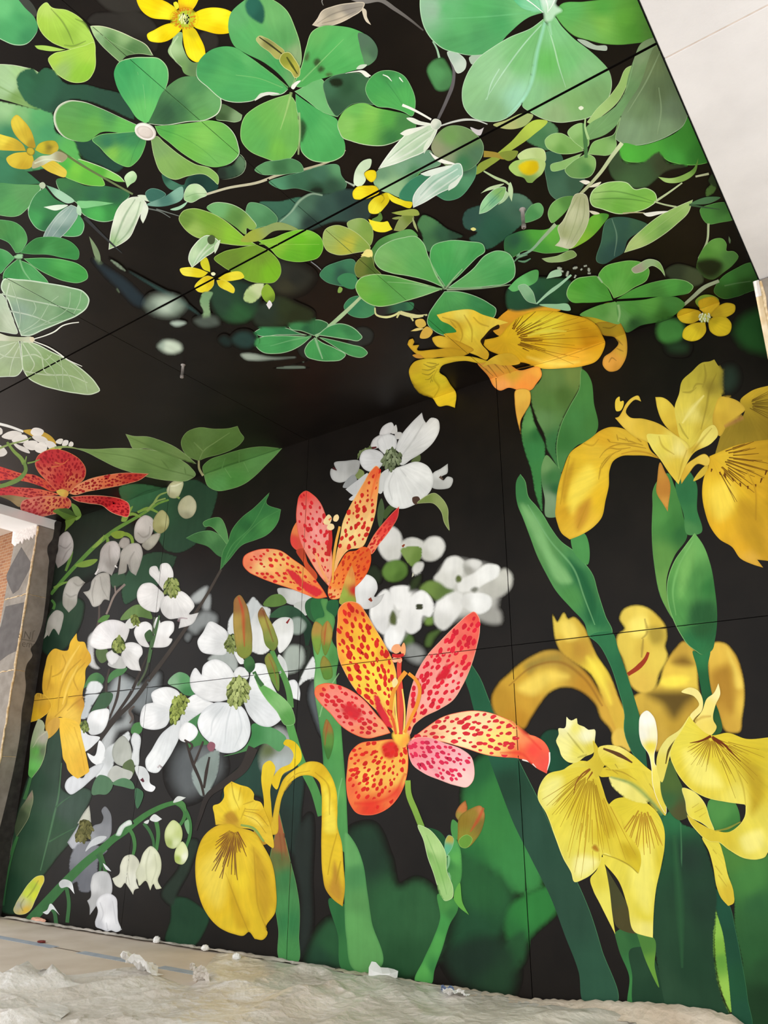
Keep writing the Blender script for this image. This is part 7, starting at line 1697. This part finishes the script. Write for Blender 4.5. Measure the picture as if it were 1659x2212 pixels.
bell|1057,490 1065,400 1110,354 1152,385 1168,440 1152,502 1112,537 1070,522|1090,420:d8e0a8 1140,440:c4d088 1090,500:a8b868 1120,500:dce4b4|e:98a85c:4:.4
bell|1116,595 1130,530 1167,491 1197,530 1202,590 1167,638 1122,622|1150,560:dce4a8 1180,590:eef0d8 1140,600:a8bc58|e:98a85c:4:.4
# ================= middle iris
@0
T painted_iris_leaf | broad bright green blade rising from the floor below the big lily | leaf
leaf|714,1940 745,1955 755,2020 768,2100 745,2098 730,2020|720,1980:2f6a3c 750,2060:387440
leaf|749,1798 766,1820 783,1861 793,1922 803,1990 822,2090 800,2106 766,2096 748,2025 744,1955 745,1880|760,1850:66a460 780,1950:5a9454 760,2000:64a45c 800,2080:62a05a 770,1890:4c8850|e:3f7c48:4:.5
T painted_iris_sheath | green blade with a rusty brown tip right of the middle iris | leaf
leaf|582,1858 594,1800 601,1745* 611,1787 628,1861 641,1915 647,1956 646,2023 642,2079 608,2076 601,2006 594,1960|602,1780:a8623c 606,1830:94603a 600,1850:5c6c3c 620,1900:3f7c48 625,1990:387c48 612,1950:4a8c50 615,2060:4c9050|a:625,2070 r:66a060:1
>~fleck|604,1800 610,1860;612,1800 618,1850|8a4c30|w:4,1
T painted_iris | deep yellow iris with one long drooping petal, lower middle of the wall | iris | | 1.0,1.05,1.0
petal|565,1672 570,1650 583,1643 594,1655 590,1680 584,1705 586,1740 588,1790 584,1815 572,1790 570,1730|575,1665:e8c430 580,1720:dcb428 580,1790:d0a424
petal|612,1606 617,1598 632,1600 648,1617 651,1640 636,1658 612,1672 596,1705 588,1695 605,1660 628,1648 634,1630 625,1615|625,1605:dcb41c 642,1630:f0cc24 610,1665:e4bc28
petal|586,1803 590,1760 600,1715 615,1680 640,1660 668,1645 692,1648 712,1670 726,1705 729,1750 729,1785 738,1820 742,1870 745,1920 740,1958* 722,1945 703,1920 697,1890 694,1830 695,1760 694,1710 690,1690 672,1676 650,1676 628,1690 610,1720 602,1760 594,1803|610,1700:dcb42c 650,1662:e8c434 690,1665:d8ac24 710,1700:ecc830 712,1780:e0b828 705,1850:e8c030 730,1880:e4bc30 720,1930:cc9c2c 598,1760:d8b030|a:600,1800 e:b88c1c:4:.5
>light|700,1700 718,1740 720,1800 708,1800 703,1740|f4d84c|s:5
>shade|722,1860 733,1900 733,1945 715,1930 718,1890|c08c30|s:4
>~fold|680,1668 705,1690 712,1760;728,1800 715,1850 708,1890;736,1860 725,1910|a87c1c|w:2,4,2
>~vein|620,1690 640,1672 670,1665;612,1712 630,1690|9a6c20|w:1,2,1
petal|584,1818 560,1825 548,1800 552,1785 575,1790|b8882c
petal|466,1782* 463,1760 461,1740 473,1736 484,1722 484,1703 500,1688* 517,1695 540,1703 549,1716 548,1727 562,1732 572,1752 582,1777 588,1800 590,1832 570,1817 545,1792 518,1788 490,1780|480,1750:ecc834 500,1710:e8c02c 530,1715:e0b828 520,1760:e8c434 560,1760:d8ac28 575,1800:e4bc38 500,1775:c4942c 545,1745:ecca40|a:520,1790
>light|500,1700 512,1705 520,1740 505,1750|f4d850|s:4
>shade|484,1762 500,1752 515,1774 492,1774|b88828|s:3
>light|530,1760 552,1762 568,1785 550,1780|f0d050|s:3
>~fold|500,1690 505,1720 518,1750;520,1700 515,1730;530,1745 520,1770;548,1730 525,1738|a8801c|w:2,3,1
>~vein|525,1760 550,1770 575,1800;528,1752 555,1758 580,1785;530,1748 560,1750|8a5424|w:1.5,1.5,1
~strut|520,1782 545,1788 570,1818|8aa050|w:4,6,4
petal|516,1787* 500,1780 473,1782 442,1804 425,1844 422,1888 429,1932 442,1966 473,2003 506,2018 527,2021 537,2013 550,2028* 568,2030 578,2013 575,2008 594,1972 596,1915 584,1855 567,1824 550,1799|460,1830:dcb424 440,1900:e8c02c 480,1950:e4ba28 520,1900:ecc832 540,1850:e8c234 560,1900:dcb028 560,1990:e4bc2c 580,1930:d8ac28 500,1820:d4a824 510,1990:e8c230|a:508,1788 e:b08820:5:.45 fan:6a3420:30:12:66:3.2:212:300 fan:5c2028:16:24:112:3.8:236:270
>shade|548,1830 565,1850 580,1900 585,1950 572,2000 560,1960 552,1900|c89c28|s:7
>light|440,1860 470,1840 490,1900 470,1960 440,1920|f0d050|s:12
>shade|495,1900 515,1950 535,2005 520,2008 500,1960|d0a424|s:6
>~fold|537,2013 515,1960 500,1920 487,1885|b08820|w:2,3,1
>~fold|576,2008 558,1960 552,1900 548,1830;565,1880 575,1900|b48a20|w:2,4,1
# ---- lower lily stalk
@B
T painted_lily_stalk | pale green stalk with sheath and bud cluster under the big orange lily | stem
leaf|1105,405 1180,425 1225,490 1215,530 1150,450|22502f
~stalk|980,100 985,180 1030,300 1070,400|88ac48 78a044|w:12,13,13
stalk|1178,825 1240,850 1302,865 1302,920 1250,1020 1200,1180 1150,1320 1132,1402 1028,1387 1080,1250 1140,1120 1187,980|1220,900:4c9048 1200,1000:48984c 1150,1150:54a450 1090,1320:5cac54 1140,1300:3c8444 1260,950:3c7c40|e:3c7c40:4:.4
sheath|1240,470 1275,465 1310,520 1326,620 1320,740 1280,832 1255,780 1225,660 1212,560|1250,520:4f9c54 1290,600:5ca854 1270,720:4c9048 1240,640:3c7c40|e:2f6c38:3:.5
>~fold|1210,600 1235,580 1240,640 1225,680;1240,690 1255,740|a8d8a8|w:3,5,2
bud|1215,520 1225,470 1240,450 1268,460 1260,540 1225,580|1245,470:b0a44c 1235,530:5cac84|r:8cc4a0:1
sheath|1046,385 1110,408 1172,470 1222,560 1232,680 1272,800 1266,852 1220,872 1180,802 1140,682 1110,602 1080,482|1090,450:a8cc80 1150,550:b4d48c 1180,680:8cbc68 1240,820:a2cc80 1120,580:7cac5c|a:1230,860 r:cce4ac:1.2
>~fold|1100,450 1160,600 1200,720 1230,830;1170,770 1190,830 1210,860|74a858|w:2,3,1.5
leaf|1312,755 1275,860 1303,905 1372,962* 1332,885|64a848
T painted_lily_bud | red-striped olive bud right of the pale green stalk | bud
sheath|1257,425 1270,350 1305,380 1305,480 1275,470|4c8c48
bud|1288,335 1320,250 1350,226* 1362,282 1302,355|1330,280:c07440 1310,330:94883c|e:7c5428:3
bud|1300,425 1312,332 1380,282 1450,264 1469,300 1462,392 1422,472 1350,532 1310,512|1340,360:8c7428 1400,310:947c30 1440,380:7c6c30 1350,450:8c8430 1450,290:c08048|a:1340,520 e:5c4c20:4:.4
>~stripe|1465,275 1430,350 1380,430|c8342c|w:4,8,2
sheath|1305,490 1362,447 1392,468 1350,534 1318,525|68983c|r:9cc060:1

# ================= golden iris across the fold
@6
T painted_iris | golden iris bent across the ceiling fold with a wide veined petal | iris | | 1.12,1.28,1.0
petal|455,388* 570,370 580,345 600,320 650,306 707,318 692,372 640,432 560,442|520,395:bca030 640,330:d8b838 600,400:c8a834
petal|560,440 640,430 705,430 737,480 757,560 742,680 692,742 640,747 600,702 608,660 660,620 702,562 680,532 600,512|640,470:a8882c 720,500:b8922c 735,600:c8943c 660,690:dc9448 690,720:cc883c 620,690:d8944a|e:a87428:4:.5
>~vein|600,465 650,470 690,450;690,540 730,580;690,600 735,620;640,690 660,660 690,680|5a3c1c|w:1.5,3,1
petal|-110,470 -60,400 0,352 100,320 200,325 330,358 280,368 150,372 60,405 0,455 -60,520|0,400:dc9430 150,340:e0a034 -60,450:d49434
petal|-170,560 -60,520 0,452 60,402 150,365 280,360 400,385 500,410 560,450 600,520 617,560 603,620 560,682 480,712 350,727 200,727 100,692 0,682 -60,642 -130,610|100,420:e8b828 300,400:dcaa28 500,450:d8a028 560,560:d49a24 400,560:dfa82a 200,560:e8b22a 450,660:e4a83c 300,700:ecc058 100,640:e0ac2c -60,590:dca42c 0,500:e4b02c 250,480:f0cc48|a:-20,545 e:b8801c:4:.5 fan:6a3414:26:30:88:2.4:-28:62 fan:a8701c:16:60:200:1.4:-20:38
>light|60,450 200,400 350,400 300,470 150,500|f4d044|s:8
>light|120,655 300,690 450,685 300,708|f2d070|s:4
>shade|450,445 555,490 585,560 500,610|c88c20|s:9
>~fold|610,560 480,610 300,670 0,745|8a5c1c|w:1.5,2
>~light|120,520 240,490 370,490|f4d864|w:3,7,2
petal|-200,690 -100,690 0,700 60,738 200,727 212,762 172,832 150,862 80,872 0,852 -60,870 -90,850 -130,780|-80,720:d8a048 20,760:c8983c 150,800:e89048 100,850:ec8c44 -40,840:e8985c 180,750:e8a04c -100,780:e09448|e:e0743c:4:.5
>~vein|-140,700 -90,760 -70,790;-100,690 -50,740 -30,760;-40,690 0,740 10,760;-60,690 -20,730;-150,730 -120,760|5a2c1c|w:3,2,1
petal|42,870 130,868 137,950 105,1010 78,1060 77,1152* 50,1040 38,940|90,910:dcA850 70,1000:cc9444 110,960:d49c48|r:b87c34:1.2
@5
petal|1165,385* 1280,358 1400,355 1450,380 1530,405 1625,435* 1560,455 1500,505 1450,560 1500,640 1490,670 1420,645 1340,612 1270,560 1210,510 1292,492 1250,450 1190,420|1220,390:e8c04c 1320,380:f0d068 1420,400:ecc044 1560,430:ecc454 1300,470:d8a834 1380,500:f0cc50 1400,580:e4b840 1470,640:d8a434 1260,520:d4a02c|a:1480,650
>~fold|1200,400 1300,440 1330,520 1310,570;1340,385 1390,480 1390,560;1400,400 1440,440 1500,460;1250,420 1290,470|a87824|w:2,4,2
>slit|1445,555 1470,520 1530,462 1565,450 1568,465 1520,490 1480,530 1460,580|2a1a10
petal|1138,532 1170,520 1260,540 1340,570 1402,612 1365,632 1260,602 1160,582|1180,550:e4b440 1300,590:c8942c|e:a87824:3:.4
petal|978,575* 990,545 1012,537* 1022,560 1012,578 1052,580 1040,602 1150,607 1260,597 1372,632 1340,647 1180,657 1080,662 1030,632 998,602|1000,560:d8a434 1080,620:dca830 1250,630:cc9a2c|e:a87824:3:.4
petal|1010,645 1060,640 1080,660 1030,660|c88a3c
petal|1495,682* 1400,655 1300,648 1180,663 1080,668 1020,688 988,740 1000,802 1040,872 1140,920 1180,972 1230,965 1282,980* 1287,880 1252,830 1222,782 1182,750 1192,720 1262,690 1340,680 1470,692|1020,720:d4a82c 1060,800:dcb828 1150,880:e4bc34 1230,930:dcb42c 1130,700:e8c440 1300,665:e4b83c 1180,800:e8c838 1250,870:dcb430 1040,850:c49c24|a:1500,680 e:b08820:4:.4
>~vein|1180,700 1130,720 1080,700;1160,720 1110,740 1070,735;1155,740 1110,770 1070,760;1150,760 1110,800 1090,800;1140,780 1125,820;1165,700 1100,690;1140,790 1140,815|4f3018|w:2,3,1
>~fold|1170,730 1145,790 1180,850 1150,910;1005,810 1060,880 1140,915|a8841c|w:2,4,2
petal|1450,720* 1490,680 1560,640 1659,640 1700,690 1600,710 1520,700|1520,680:e0b444 1620,670:d8a838
T painted_yellow_flower | small pale yellow flower tucked left of the golden iris | flower
petal|1028,425 1080,414 1097,450 1062,470 1032,452|e8c45c
petal|1058,532 1070,490 1102,460 1140,490 1112,532|e8be54
petal|998,490* 1040,470 1082,474 1040,488|f0dc88
# ================= far right iris
@6
T painted_iris | tall pale yellow iris with arching left petal at the wall's right edge | iris
petal|1340,1210 1390,1090 1500,1030 1512,990 1480,940 1540,880 1659,840 1800,830 1800,1250 1600,1240 1480,1220 1320,1300|1560,890:d4b034 1640,860:dcb838 1600,960:9c8428 1500,1100:8a7424 1650,1100:9a8028 1400,1200:947c28 1700,950:a88c2c|a:1500,960 fan:5c4418:12:20:90:1.6:-30:30
leaf|945,1520 950,1440 970,1330 1005,1400 1022,1430 1018,1645* 990,1600|960,1380:c08838 1000,1500:b87c34 1005,1600:c89040|e:8a5c28:3:.4
petal|1186,1450 1240,1365 1275,1340 1260,1400 1210,1440|d0b03c
petal|1285,1290* 1350,1262 1420,1232 1520,1205 1659,1185 1800,1190 1800,1990 1659,1960 1590,1952* 1628,2003* 1560,1982 1480,1942 1430,1872 1350,1822 1290,1742 1255,1642 1238,1542 1250,1422 1280,1350|1300,1340:d8ac2c 1400,1300:e0b834 1550,1280:c89c28 1300,1500:e8c034 1450,1550:e0b62c 1600,1500:d8a828 1350,1750:dcaa28 1500,1850:d8a428 1560,1960:d8a840 1700,1600:c89c24 1640,1900:d0a028|a:1290,1290 e:b88c20:5:.4 fan:5c3010:30:40:125:2.4:-62:25
>light|1300,1500 1400,1450 1450,1600 1350,1700|f0d04c|s:10
>shade|1500,1560 1560,1600 1600,1900 1520,1850|c09424|s:10
>~mark|1380,1400 1390,1430;1350,1390 1355,1410;1430,1430 1440,1450;1480,1460 1485,1485;1530,1480 1530,1500;1580,1470 1575,1500;1620,1430 1610,1460;1650,1380 1640,1410;1300,1370 1295,1390|6a3c14|w:4,2
>~fold|1520,1380 1570,1480 1580,1700|a87c20|w:2,3,2
petal|1105,1468* 1100,1400 1130,1350 1180,1310 1262,1278 1288,1310 1276,1352 1210,1340 1150,1405|1180,1330:dcb844 1130,1420:d0a838 1260,1300:e4c454|r:b88c28:1
petal|300,1620 310,1520 350,1370 400,1260 470,1210 530,1170 580,1130 640,1105 720,1110 800,1150 880,1190 905,1250 975,1310* 900,1290 800,1285 720,1290 670,1320 645,1380 640,1480 620,1570 590,1690 540,1745 460,1795 390,1823* 340,1785 310,1715 297,1650|360,1420:d8ac2c 450,1300:dcb430 600,1180:d8a82c 750,1160:dcb438 420,1550:ecc838 550,1400:e8c034 450,1700:dcae34 600,1560:e0b428 350,1650:d0a028 560,1250:e0b838 850,1230:d4ac34 500,1780:e8c040|a:900,1265 e:b88c20:5:.5
>light|390,1500 450,1400 520,1350 560,1400 480,1560 410,1650|f2d650|s:9
>shade|335,1500 370,1390 420,1310 400,1420 350,1590|c49828|s:4
>shade|440,1620 520,1560 500,1690 445,1770|c08c2c|s:7
>~vein|880,1240 800,1225 700,1215 620,1250 580,1300;860,1220 760,1190 690,1170;830,1210 740,1210 650,1200;780,1235 700,1245 640,1240 600,1270;720,1250 640,1290 590,1340;690,1260 620,1310 580,1370;660,1280 610,1340 575,1400;650,1200 630,1180;770,1200 745,1170;700,1190 690,1150;590,1350 575,1440;850,1200 820,1175|6a3c14|w:1.5,3,1
>~fold|480,1210 540,1220 575,1180;390,1290 360,1420 330,1600;500,1600 440,1750|b08420|w:2,4,2
>~inner|720,1275 800,1258 890,1270 960,1300|9c6420|w:2,4,2
petal|938,912* 980,913 1060,980 1090,1080 1112,1185 1040,1135 980,1062 950,982|970,950:e4c84c 1050,1050:d8b840 1080,1130:c8a434|e:b89430:3:.4
petal|1062,975 1090,890 1108,810 1170,750 1240,690 1290,682 1315,671* 1342,712 1366,730 1371,812 1362,902 1340,962 1312,1082 1252,1132 1200,1202 1150,1242 1100,1182 1075,1082|1150,820:bcac3c 1240,760:b0a038 1340,760:a89834 1290,850:8c7c2c 1200,900:d4c04c 1120,950:dcc850 1180,1020:e0d06c 1260,1000:b8a43c 1320,950:c0ac3c 1150,1130:dcc850 1220,1120:c8b040|a:1150,1240
>~fold|1340,740 1290,850 1260,1000 1230,1120;1250,700 1260,780 1240,850;1110,880 1160,880 1200,850;1090,1080 1120,1140 1150,1180;1180,860 1200,830 1250,830|857428|w:2,5,2
>~light|1250,900 1180,980 1110,1080|ece08c|w:3,9,3
petal|1308,1092 1318,980 1352,910 1422,918 1482,948 1513,990 1470,1032 1400,1092 1350,1162|1360,950:dcb840 1450,980:d4b040 1360,1060:c8a438|e:a88430:4:.4
>~edge|1500,1040 1440,1070 1380,1100|b07848|w:9,9,6
petal|680,960 690,920 708,908 714,940 730,935 712,1000 692,1003|e4c444
petal|680,1045* 700,1040 722,1010 750,955 790,915 828,902 847,940* 812,928 772,960 750,1012 770,1037 860,1050 960,1082 1050,1142 1152,1242 1125,1282 1070,1287 960,1262 890,1202 800,1162 740,1112|720,1020:e0b844 800,930:e8c850 850,1100:dcb840 950,1120:d4b03c 1060,1200:e8d86c 1000,1200:d8c04c 760,1070:ecc850|e:b89030:4:.4
petal|885,1150 950,1150 1080,1172 1152,1242 1200,1202 1252,1122 1312,1090 1340,1150 1302,1202 1182,1272 1132,1352 1086,1470* 1030,1402 970,1312 910,1232|920,1190:e4d464 1000,1230:e0cc54 1090,1250:ecdc80 1080,1330:d8bc44 1250,1170:e4d46c 1180,1250:c8a838 1050,1380:d8b840|a:1086,1470
>~fold|960,1160 980,1220 1060,1280;1300,1110 1240,1180 1170,1270;1140,1250 1110,1330 1085,1440|a8882c|w:2,4,2
# ================= front pale irises
@C
T painted_iris | pale lemon iris with a veined hanging petal, front right near the floor | iris
petal|640,255 680,220 750,208 880,243 952,310 992,400 997,520 977,640 942,800 927,950 922,1107* 860,1092 815,1077 760,902 702,742 608,628* 600,570|700,260:d8c438 850,300:dcc83c 900,450:e4d24c 850,700:e8da58 880,950:dccc40 940,600:d4c038 750,720:e0d04c 960,450:dcc840 860,1060:ece078|a:860,240 fan:b08024:16:25:125:3:235:300
>light|800,600 900,500 920,700 880,950 840,900|ece06c|s:10
>shade|650,300 700,330 740,420 700,400|c8ae30|s:5
petal|523,725 560,680 600,590 617,650 642,780 662,950 682,1085* 640,1002 580,882 540,802|580,720:e0d048 620,900:e8dc60
petal|640,78 720,98 860,188 892,242 760,222 702,182 660,140|700,130:e8de80 820,200:e4d870|s:1
petal|565,42 640,12 760,10 880,22 965,122 1002,252 1003,325 940,262 850,182 750,112 650,78 580,72|650,40:d4bc34 800,60:dcc840 900,120:e0cc48 970,220:d8bc40 750,80:ccb434|a:1000,320
>~vein|620,30 720,45 820,100;640,15 700,60;900,120 950,200 985,280|8a6420|w:2,3,1
>~edge|650,78 780,120 900,220 985,320|4c8c5c|w:4,10,6
petal|185,205 200,130 250,60 350,30 450,-25 540,-5 572,60 602,150 640,252 702,312 742,422 800,490 840,560 847,622 830,698* 760,642 680,602 600,572 590,622 540,692 480,732 420,750 400,692 350,602 300,472 240,312|250,150:e4d858 350,100:dcc840 300,350:e4d44c 450,250:d4bc30 550,200:d8c038 420,500:e4d654 600,450:d4bc30 750,550:dcc63c 480,650:ece278 820,620:ccb42c 550,580:e0d050 680,480:dcc63c|a:530,15 r:ece480:2:200 fan:a07c1c:30:30:170:2:215:285 fan:b48c20:20:90:250:1.8:250:312
>light|210,150 260,90 330,80 280,250 240,280|efe684|s:8
>shade|560,100 600,200 640,300 690,420 640,450 580,300|c4a828|s:8
>light|430,600 520,590 565,615 500,690 440,710|f2ea98|s:7
>shade|720,500 790,520 820,600 770,610|c0a424|s:6
>~mark|530,20 470,60 430,120 415,190;520,30 460,90;540,40 500,100|8a5420|w:4,3,1
>mark|530,530 550,510 575,535 580,555 550,550|b07c24|s:3
>~edge|600,572 700,605 780,650 828,695|5c4414|w:1.5,2.5,1.5
@A
petal|370,1328* 385,1345 400,1352 436,1338 440,1372 482,1392 512,1412 547,1408 551,1480 540,1560 490,1582 430,1622 390,1622 340,1582 322,1530 303,1480 320,1440 318,1402 355,1402|380,1380:f0ecb8 420,1400:e4da70 500,1450:f0ecc0 360,1530:ece490 440,1540:e0d45c 520,1530:d8c84c|a:560,1620
>~fold|375,1430 430,1500 480,1560;440,1590 500,1570|94862c|w:2,4,2
petal|350,1670 420,1625 480,1622 540,1580 540,1480 580,1540 625,1610 600,1660 560,1720 520,1660 450,1650|420,1650:dccc4c 560,1550:d0b838 590,1620:c8b034|a:560,1650
petal|580,1520 620,1510 700,1518 790,1570 880,1650 930,1690 1000,1800 900,1690 760,1660 640,1660|700,1540:ecdc74 800,1620:dcc840 650,1620:d8c43c|a:560,1620
>~slit|605,1532 680,1560 740,1590 790,1622|5c3c20|w:4,9,3
>~vein|620,1640 650,1665;680,1630 700,1660|6a4a1c|w:2,1
T painted_iris_petal | upright white petal with a yellow streak between the two front irises | petal
petal|833,1400 850,1310 882,1288 922,1320 947,1400 950,1490 932,1580 942,1640 980,1660 1000,1800 1003,1950 960,1880 920,1760 912,1650 895,1570 850,1500|880,1350:f4f0e4 860,1440:ece8d4 930,1440:f0e8c0 910,1520:e4d048 930,1700:e8d860 980,1850:dcc848 920,1600:f0e48c|a:990,1950 r:f6f2e0:1
@0
T painted_iris_stalk | olive stem between the two front irises | stem
stalk|1432,1665 1452,1640 1462,1672 1475,1702 1490,1762 1470,1772 1438,1740|1450,1690:4c6430 1470,1750:4c4c2c 1445,1730:385c34
T painted_iris | pale yellow iris with a ring-like curled petal beside the lower right green leaves | iris
petal|1474,1702 1497,1709 1521,1733 1534,1770 1543,1795 1516,1778 1486,1760 1480,1730|1500,1720:e4d868 1515,1755:dccc48|r:ece490:1
>~vein|1495,1745 1510,1735;1500,1755 1520,1745;1510,1765 1525,1755|b09030|w:2,1
petal|1517,1809 1552,1819 1562,1845 1572,1888 1585,1930 1584,1952 1573,1957* 1558,1940 1548,1915 1541,1875 1531,1838|1540,1830:dccc48 1560,1890:e0d04c 1575,1930:d4b838|a:1520,1810
>~vein|1540,1835 1548,1845;1545,1870 1560,1890;1552,1890 1570,1915|a88428|w:2,1.5
petal|1418,1655 1422,1625 1440,1596 1468,1576 1489,1546* 1480,1585 1462,1600 1450,1625 1440,1660 1430,1690|1440,1605:e4d878 1430,1650:dccc58
>~slit|1462,1595 1445,1620 1438,1650|5c4c1c|w:3,5,2
petal|1472,1494 1490,1485 1508,1492 1518,1512 1516,1535 1500,1552 1492,1565 1490,1548 1510,1520 1500,1505|ecdc88
petal|1552,1476* 1556,1498 1545,1525 1541,1556 1548,1570 1535,1589 1500,1562 1517,1535 1528,1508 1541,1498|1550,1490:f0e4a0 1530,1530:ecd878 1530,1570:e4cc60
>~fold|1536,1547 1515,1550 1500,1562|b88c34|w:4,7,2
petal|1447,1627 1457,1600 1470,1580 1489,1546* 1501,1562 1535,1588 1572,1583 1612,1596 1659,1593 1700,1588 1700,1841 1659,1841 1653,1851 1639,1856 1612,1855 1572,1834 1551,1819 1534,1818 1504,1794 1487,1770 1484,1760* 1514,1780 1545,1794 1575,1797 1595,1784 1609,1763 1611,1738* 1572,1733 1521,1721 1494,1706 1474,1686 1457,1659|1475,1600:e0d04c 1500,1650:d8c43c 1560,1600:d4bc34 1560,1680:dcc840 1620,1640:ccb42c 1590,1720:e4d660 1640,1700:d0b830 1620,1800:dccc4c 1560,1810:d4bc38 1510,1780:ccb434 1650,1820:e4d660|a:1537,1592 r:e8dc70:1.5:200 fan:8a6018:22:8:75:1.8:200:340 fan:94701c:14:40:140:1.6:290:345
>light|1480,1620 1520,1640 1560,1700 1500,1690|ecdf70|s:8
>shade|1605,1640 1640,1660 1650,1720 1625,1760 1618,1700|b89c28|s:8
>light|1600,1812 1645,1795 1645,1830 1612,1840|eee27c|s:6
>~mark|1538,1592 1560,1605 1585,1630 1600,1645;1540,1595 1565,1615;1536,1590 1515,1600 1490,1605|6a3014|w:6,4,1
>~fold|1611,1740 1605,1700 1590,1660;1545,1795 1570,1790 1600,1775|a88c28|w:2,4,2
# ================= right end of the ceiling
@6
T painted_leaf | dark green leaves and white specks left of the right clover | leaf
leaf|-10,230 100,160 250,150 400,180 385,300 250,330 -10,335|100,220:2c5a40 300,220:2a5538 200,300:244838|s:4
leaf|-5,215* 60,150 190,105 185,160 90,215 20,235|80,180:6cc474 160,130:58a45c
leaf|60,200 100,188 150,230 177,317* 120,300 80,250|110,230:93c49c 150,290:78ac84|r:c0e0c4:1
leaf|195,320 300,316 385,322 397,350 300,347|9cd0a8
~stem|178,315 250,250 330,190 400,130|a5d4b4|w:3,8,4
leaf|240,155* 270,110 330,100 340,130 290,145|a8d0b0
leaf|210,25* 300,10 420,-20 435,0 380,35 300,50 240,45|300,30:9cbc80 400,10:7c9c5c|r:c0d8a0:1
~fleck|380,105 370,140;410,90 440,80;430,130 420,150;480,75 500,70;510,85 515,110;460,100 470,90;310,85 340,90;350,110 330,100;505,120 525,120|e0ecdc|w:3,5,3
~fleck|35,45 60,20 120,0;60,40 100,45 140,25;50,15 70,-10|8ccca0|w:2,4,2
T painted_leaf | dark leaf behind the right clover's stalk | leaf
leaf|1000,110 1060,65 1150,75 1230,120 1245,170 1190,203 1100,162 1040,155|1080,100:333c2c 1180,140:455038|s:3
T painted_leaf | wide dark green leaf touching the right foam pillar's top | leaf
leaf|1313,240 1350,160 1450,90 1560,50 1600,60 1600,220 1560,232 1450,272 1370,282|1400,150:3f7c38 1500,110:3c7034 1400,240:2f5c28 1520,200:2f5424|r:5c8c4c:1
>~midrib|1380,200 1450,185 1550,170|6a9060|w:3,2
T painted_clover | right-hand clover at the ceiling edge below the white beam | clover
~stalk|1120,322 1180,270 1250,210 1345,168|a5b498|w:6,9,7
leaflet|680,300* 560,330 455,387 550,405 640,432 705,445 715,330|600,360:62a450 680,400:7cb868
leaflet|690,300* 850,290 1000,268 1090,280 1127,315 1080,372 950,432 850,452 745,492 735,470 705,420 690,360|780,350:58a048 900,320:62aa4c 1050,320:4c8c44 1000,390:3f7030 800,440:355f34 740,400:6cac60|a:680,290
>~vein|700,320 710,380 700,430|b8dca8|w:5,3
leaflet|690,285* 800,220 950,170 1080,157 1150,175 1182,205 1160,240 1080,262 900,272|850,220:52a044 1050,190:58a84c 1120,220:4c9444 950,250:4c8c40|a:680,290 r:a8d490:1.6:20
leaflet|665,292* 600,302 480,308 400,302 370,260 385,200 430,155 500,140 570,140 610,180 645,240|450,200:52a43c 420,270:68b84c 540,240:58a848 600,200:4c983c|a:680,290 r:b4dca0:1.6:150
leaflet|672,280* 640,220 572,137 610,80 700,48 790,38 850,50 900,100 885,160 800,212 720,262|650,130:5cac48 780,100:64ac4c 820,160:52a040 700,200:6cb454|a:680,290 r:a0d080:1.2
>~vein|570,140 600,180|d0e4c8|w:4,3
curl|785,98 830,60 900,28 960,45 995,110 1003,147* 970,100 920,72 850,112 800,117|820,90:a8a494 900,60:98b888 980,90:84b464|r:c4dcb0:1.2
T painted_bokeh | blurred green spot left of the right yellow flower, on the wall | light blur
blur|945,480 970,425 1040,408 1110,440 1125,500 1080,560 1010,570 960,540|1030,490:45803c 1080,450:3f7838|s:8
T painted_bokeh | faint green blur just below the blurred green spot | light blur
blur|1010,590 1080,555 1150,590 1140,620 1080,630 1030,620|243a24|s:14
T painted_bokeh | big dark green blur at the right foam pillar | light blur
blur|1440,490 1480,410 1560,360 1700,350 1700,640 1600,630 1500,590|1560,500:244f24 1640,480:1e441e|s:16
T painted_bokeh | faint dim green blur above the tall pale iris's right petal | light blur
blur|1360,790 1390,715 1440,715 1470,770 1450,850 1400,880 1365,850|26342a|s:16
T painted_yellow_flower | golden five-petal flower on the fold at far right | flower | | 1.15,1.25,1.0
sepal|1193,300 1230,263 1300,260 1345,290 1340,320 1210,330|78903c
petal|1222,352* 1213,300 1260,275 1320,273 1350,310 1312,362 1280,387|1250,310:c8a22c 1310,310:bc9828|a:1255,402 e:a07c1c:3:.5
petal|1285,387* 1340,330 1400,308 1448,325 1447,362 1400,397 1310,402|1400,350:c4a028 1330,380:a88824|a:1255,402 e:a07c1c:3:.5
petal|1275,427* 1300,405 1400,408 1424,440 1412,502 1340,522 1290,492|1350,460:ccaa28 1320,420:a88c20|a:1255,402 e:a07c1c:3:.5
petal|1257,432* 1180,440 1120,480 1113,530 1160,554 1220,542 1262,492|1170,500:d4b42c 1220,460:b49424|a:1255,402 e:a8841c:3:.5
petal|1240,407* 1230,370 1170,347 1100,353 1076,385 1100,427 1160,442|1130,390:c8a62c 1200,400:a88820|a:1255,402 e:a07c1c:3:.5
centre|1222,400 1240,378 1275,380 1290,402 1270,425 1238,425|a8a438|s:3 cone:d0d8a0:ecf0d8:6:5

'''
run(DATA)
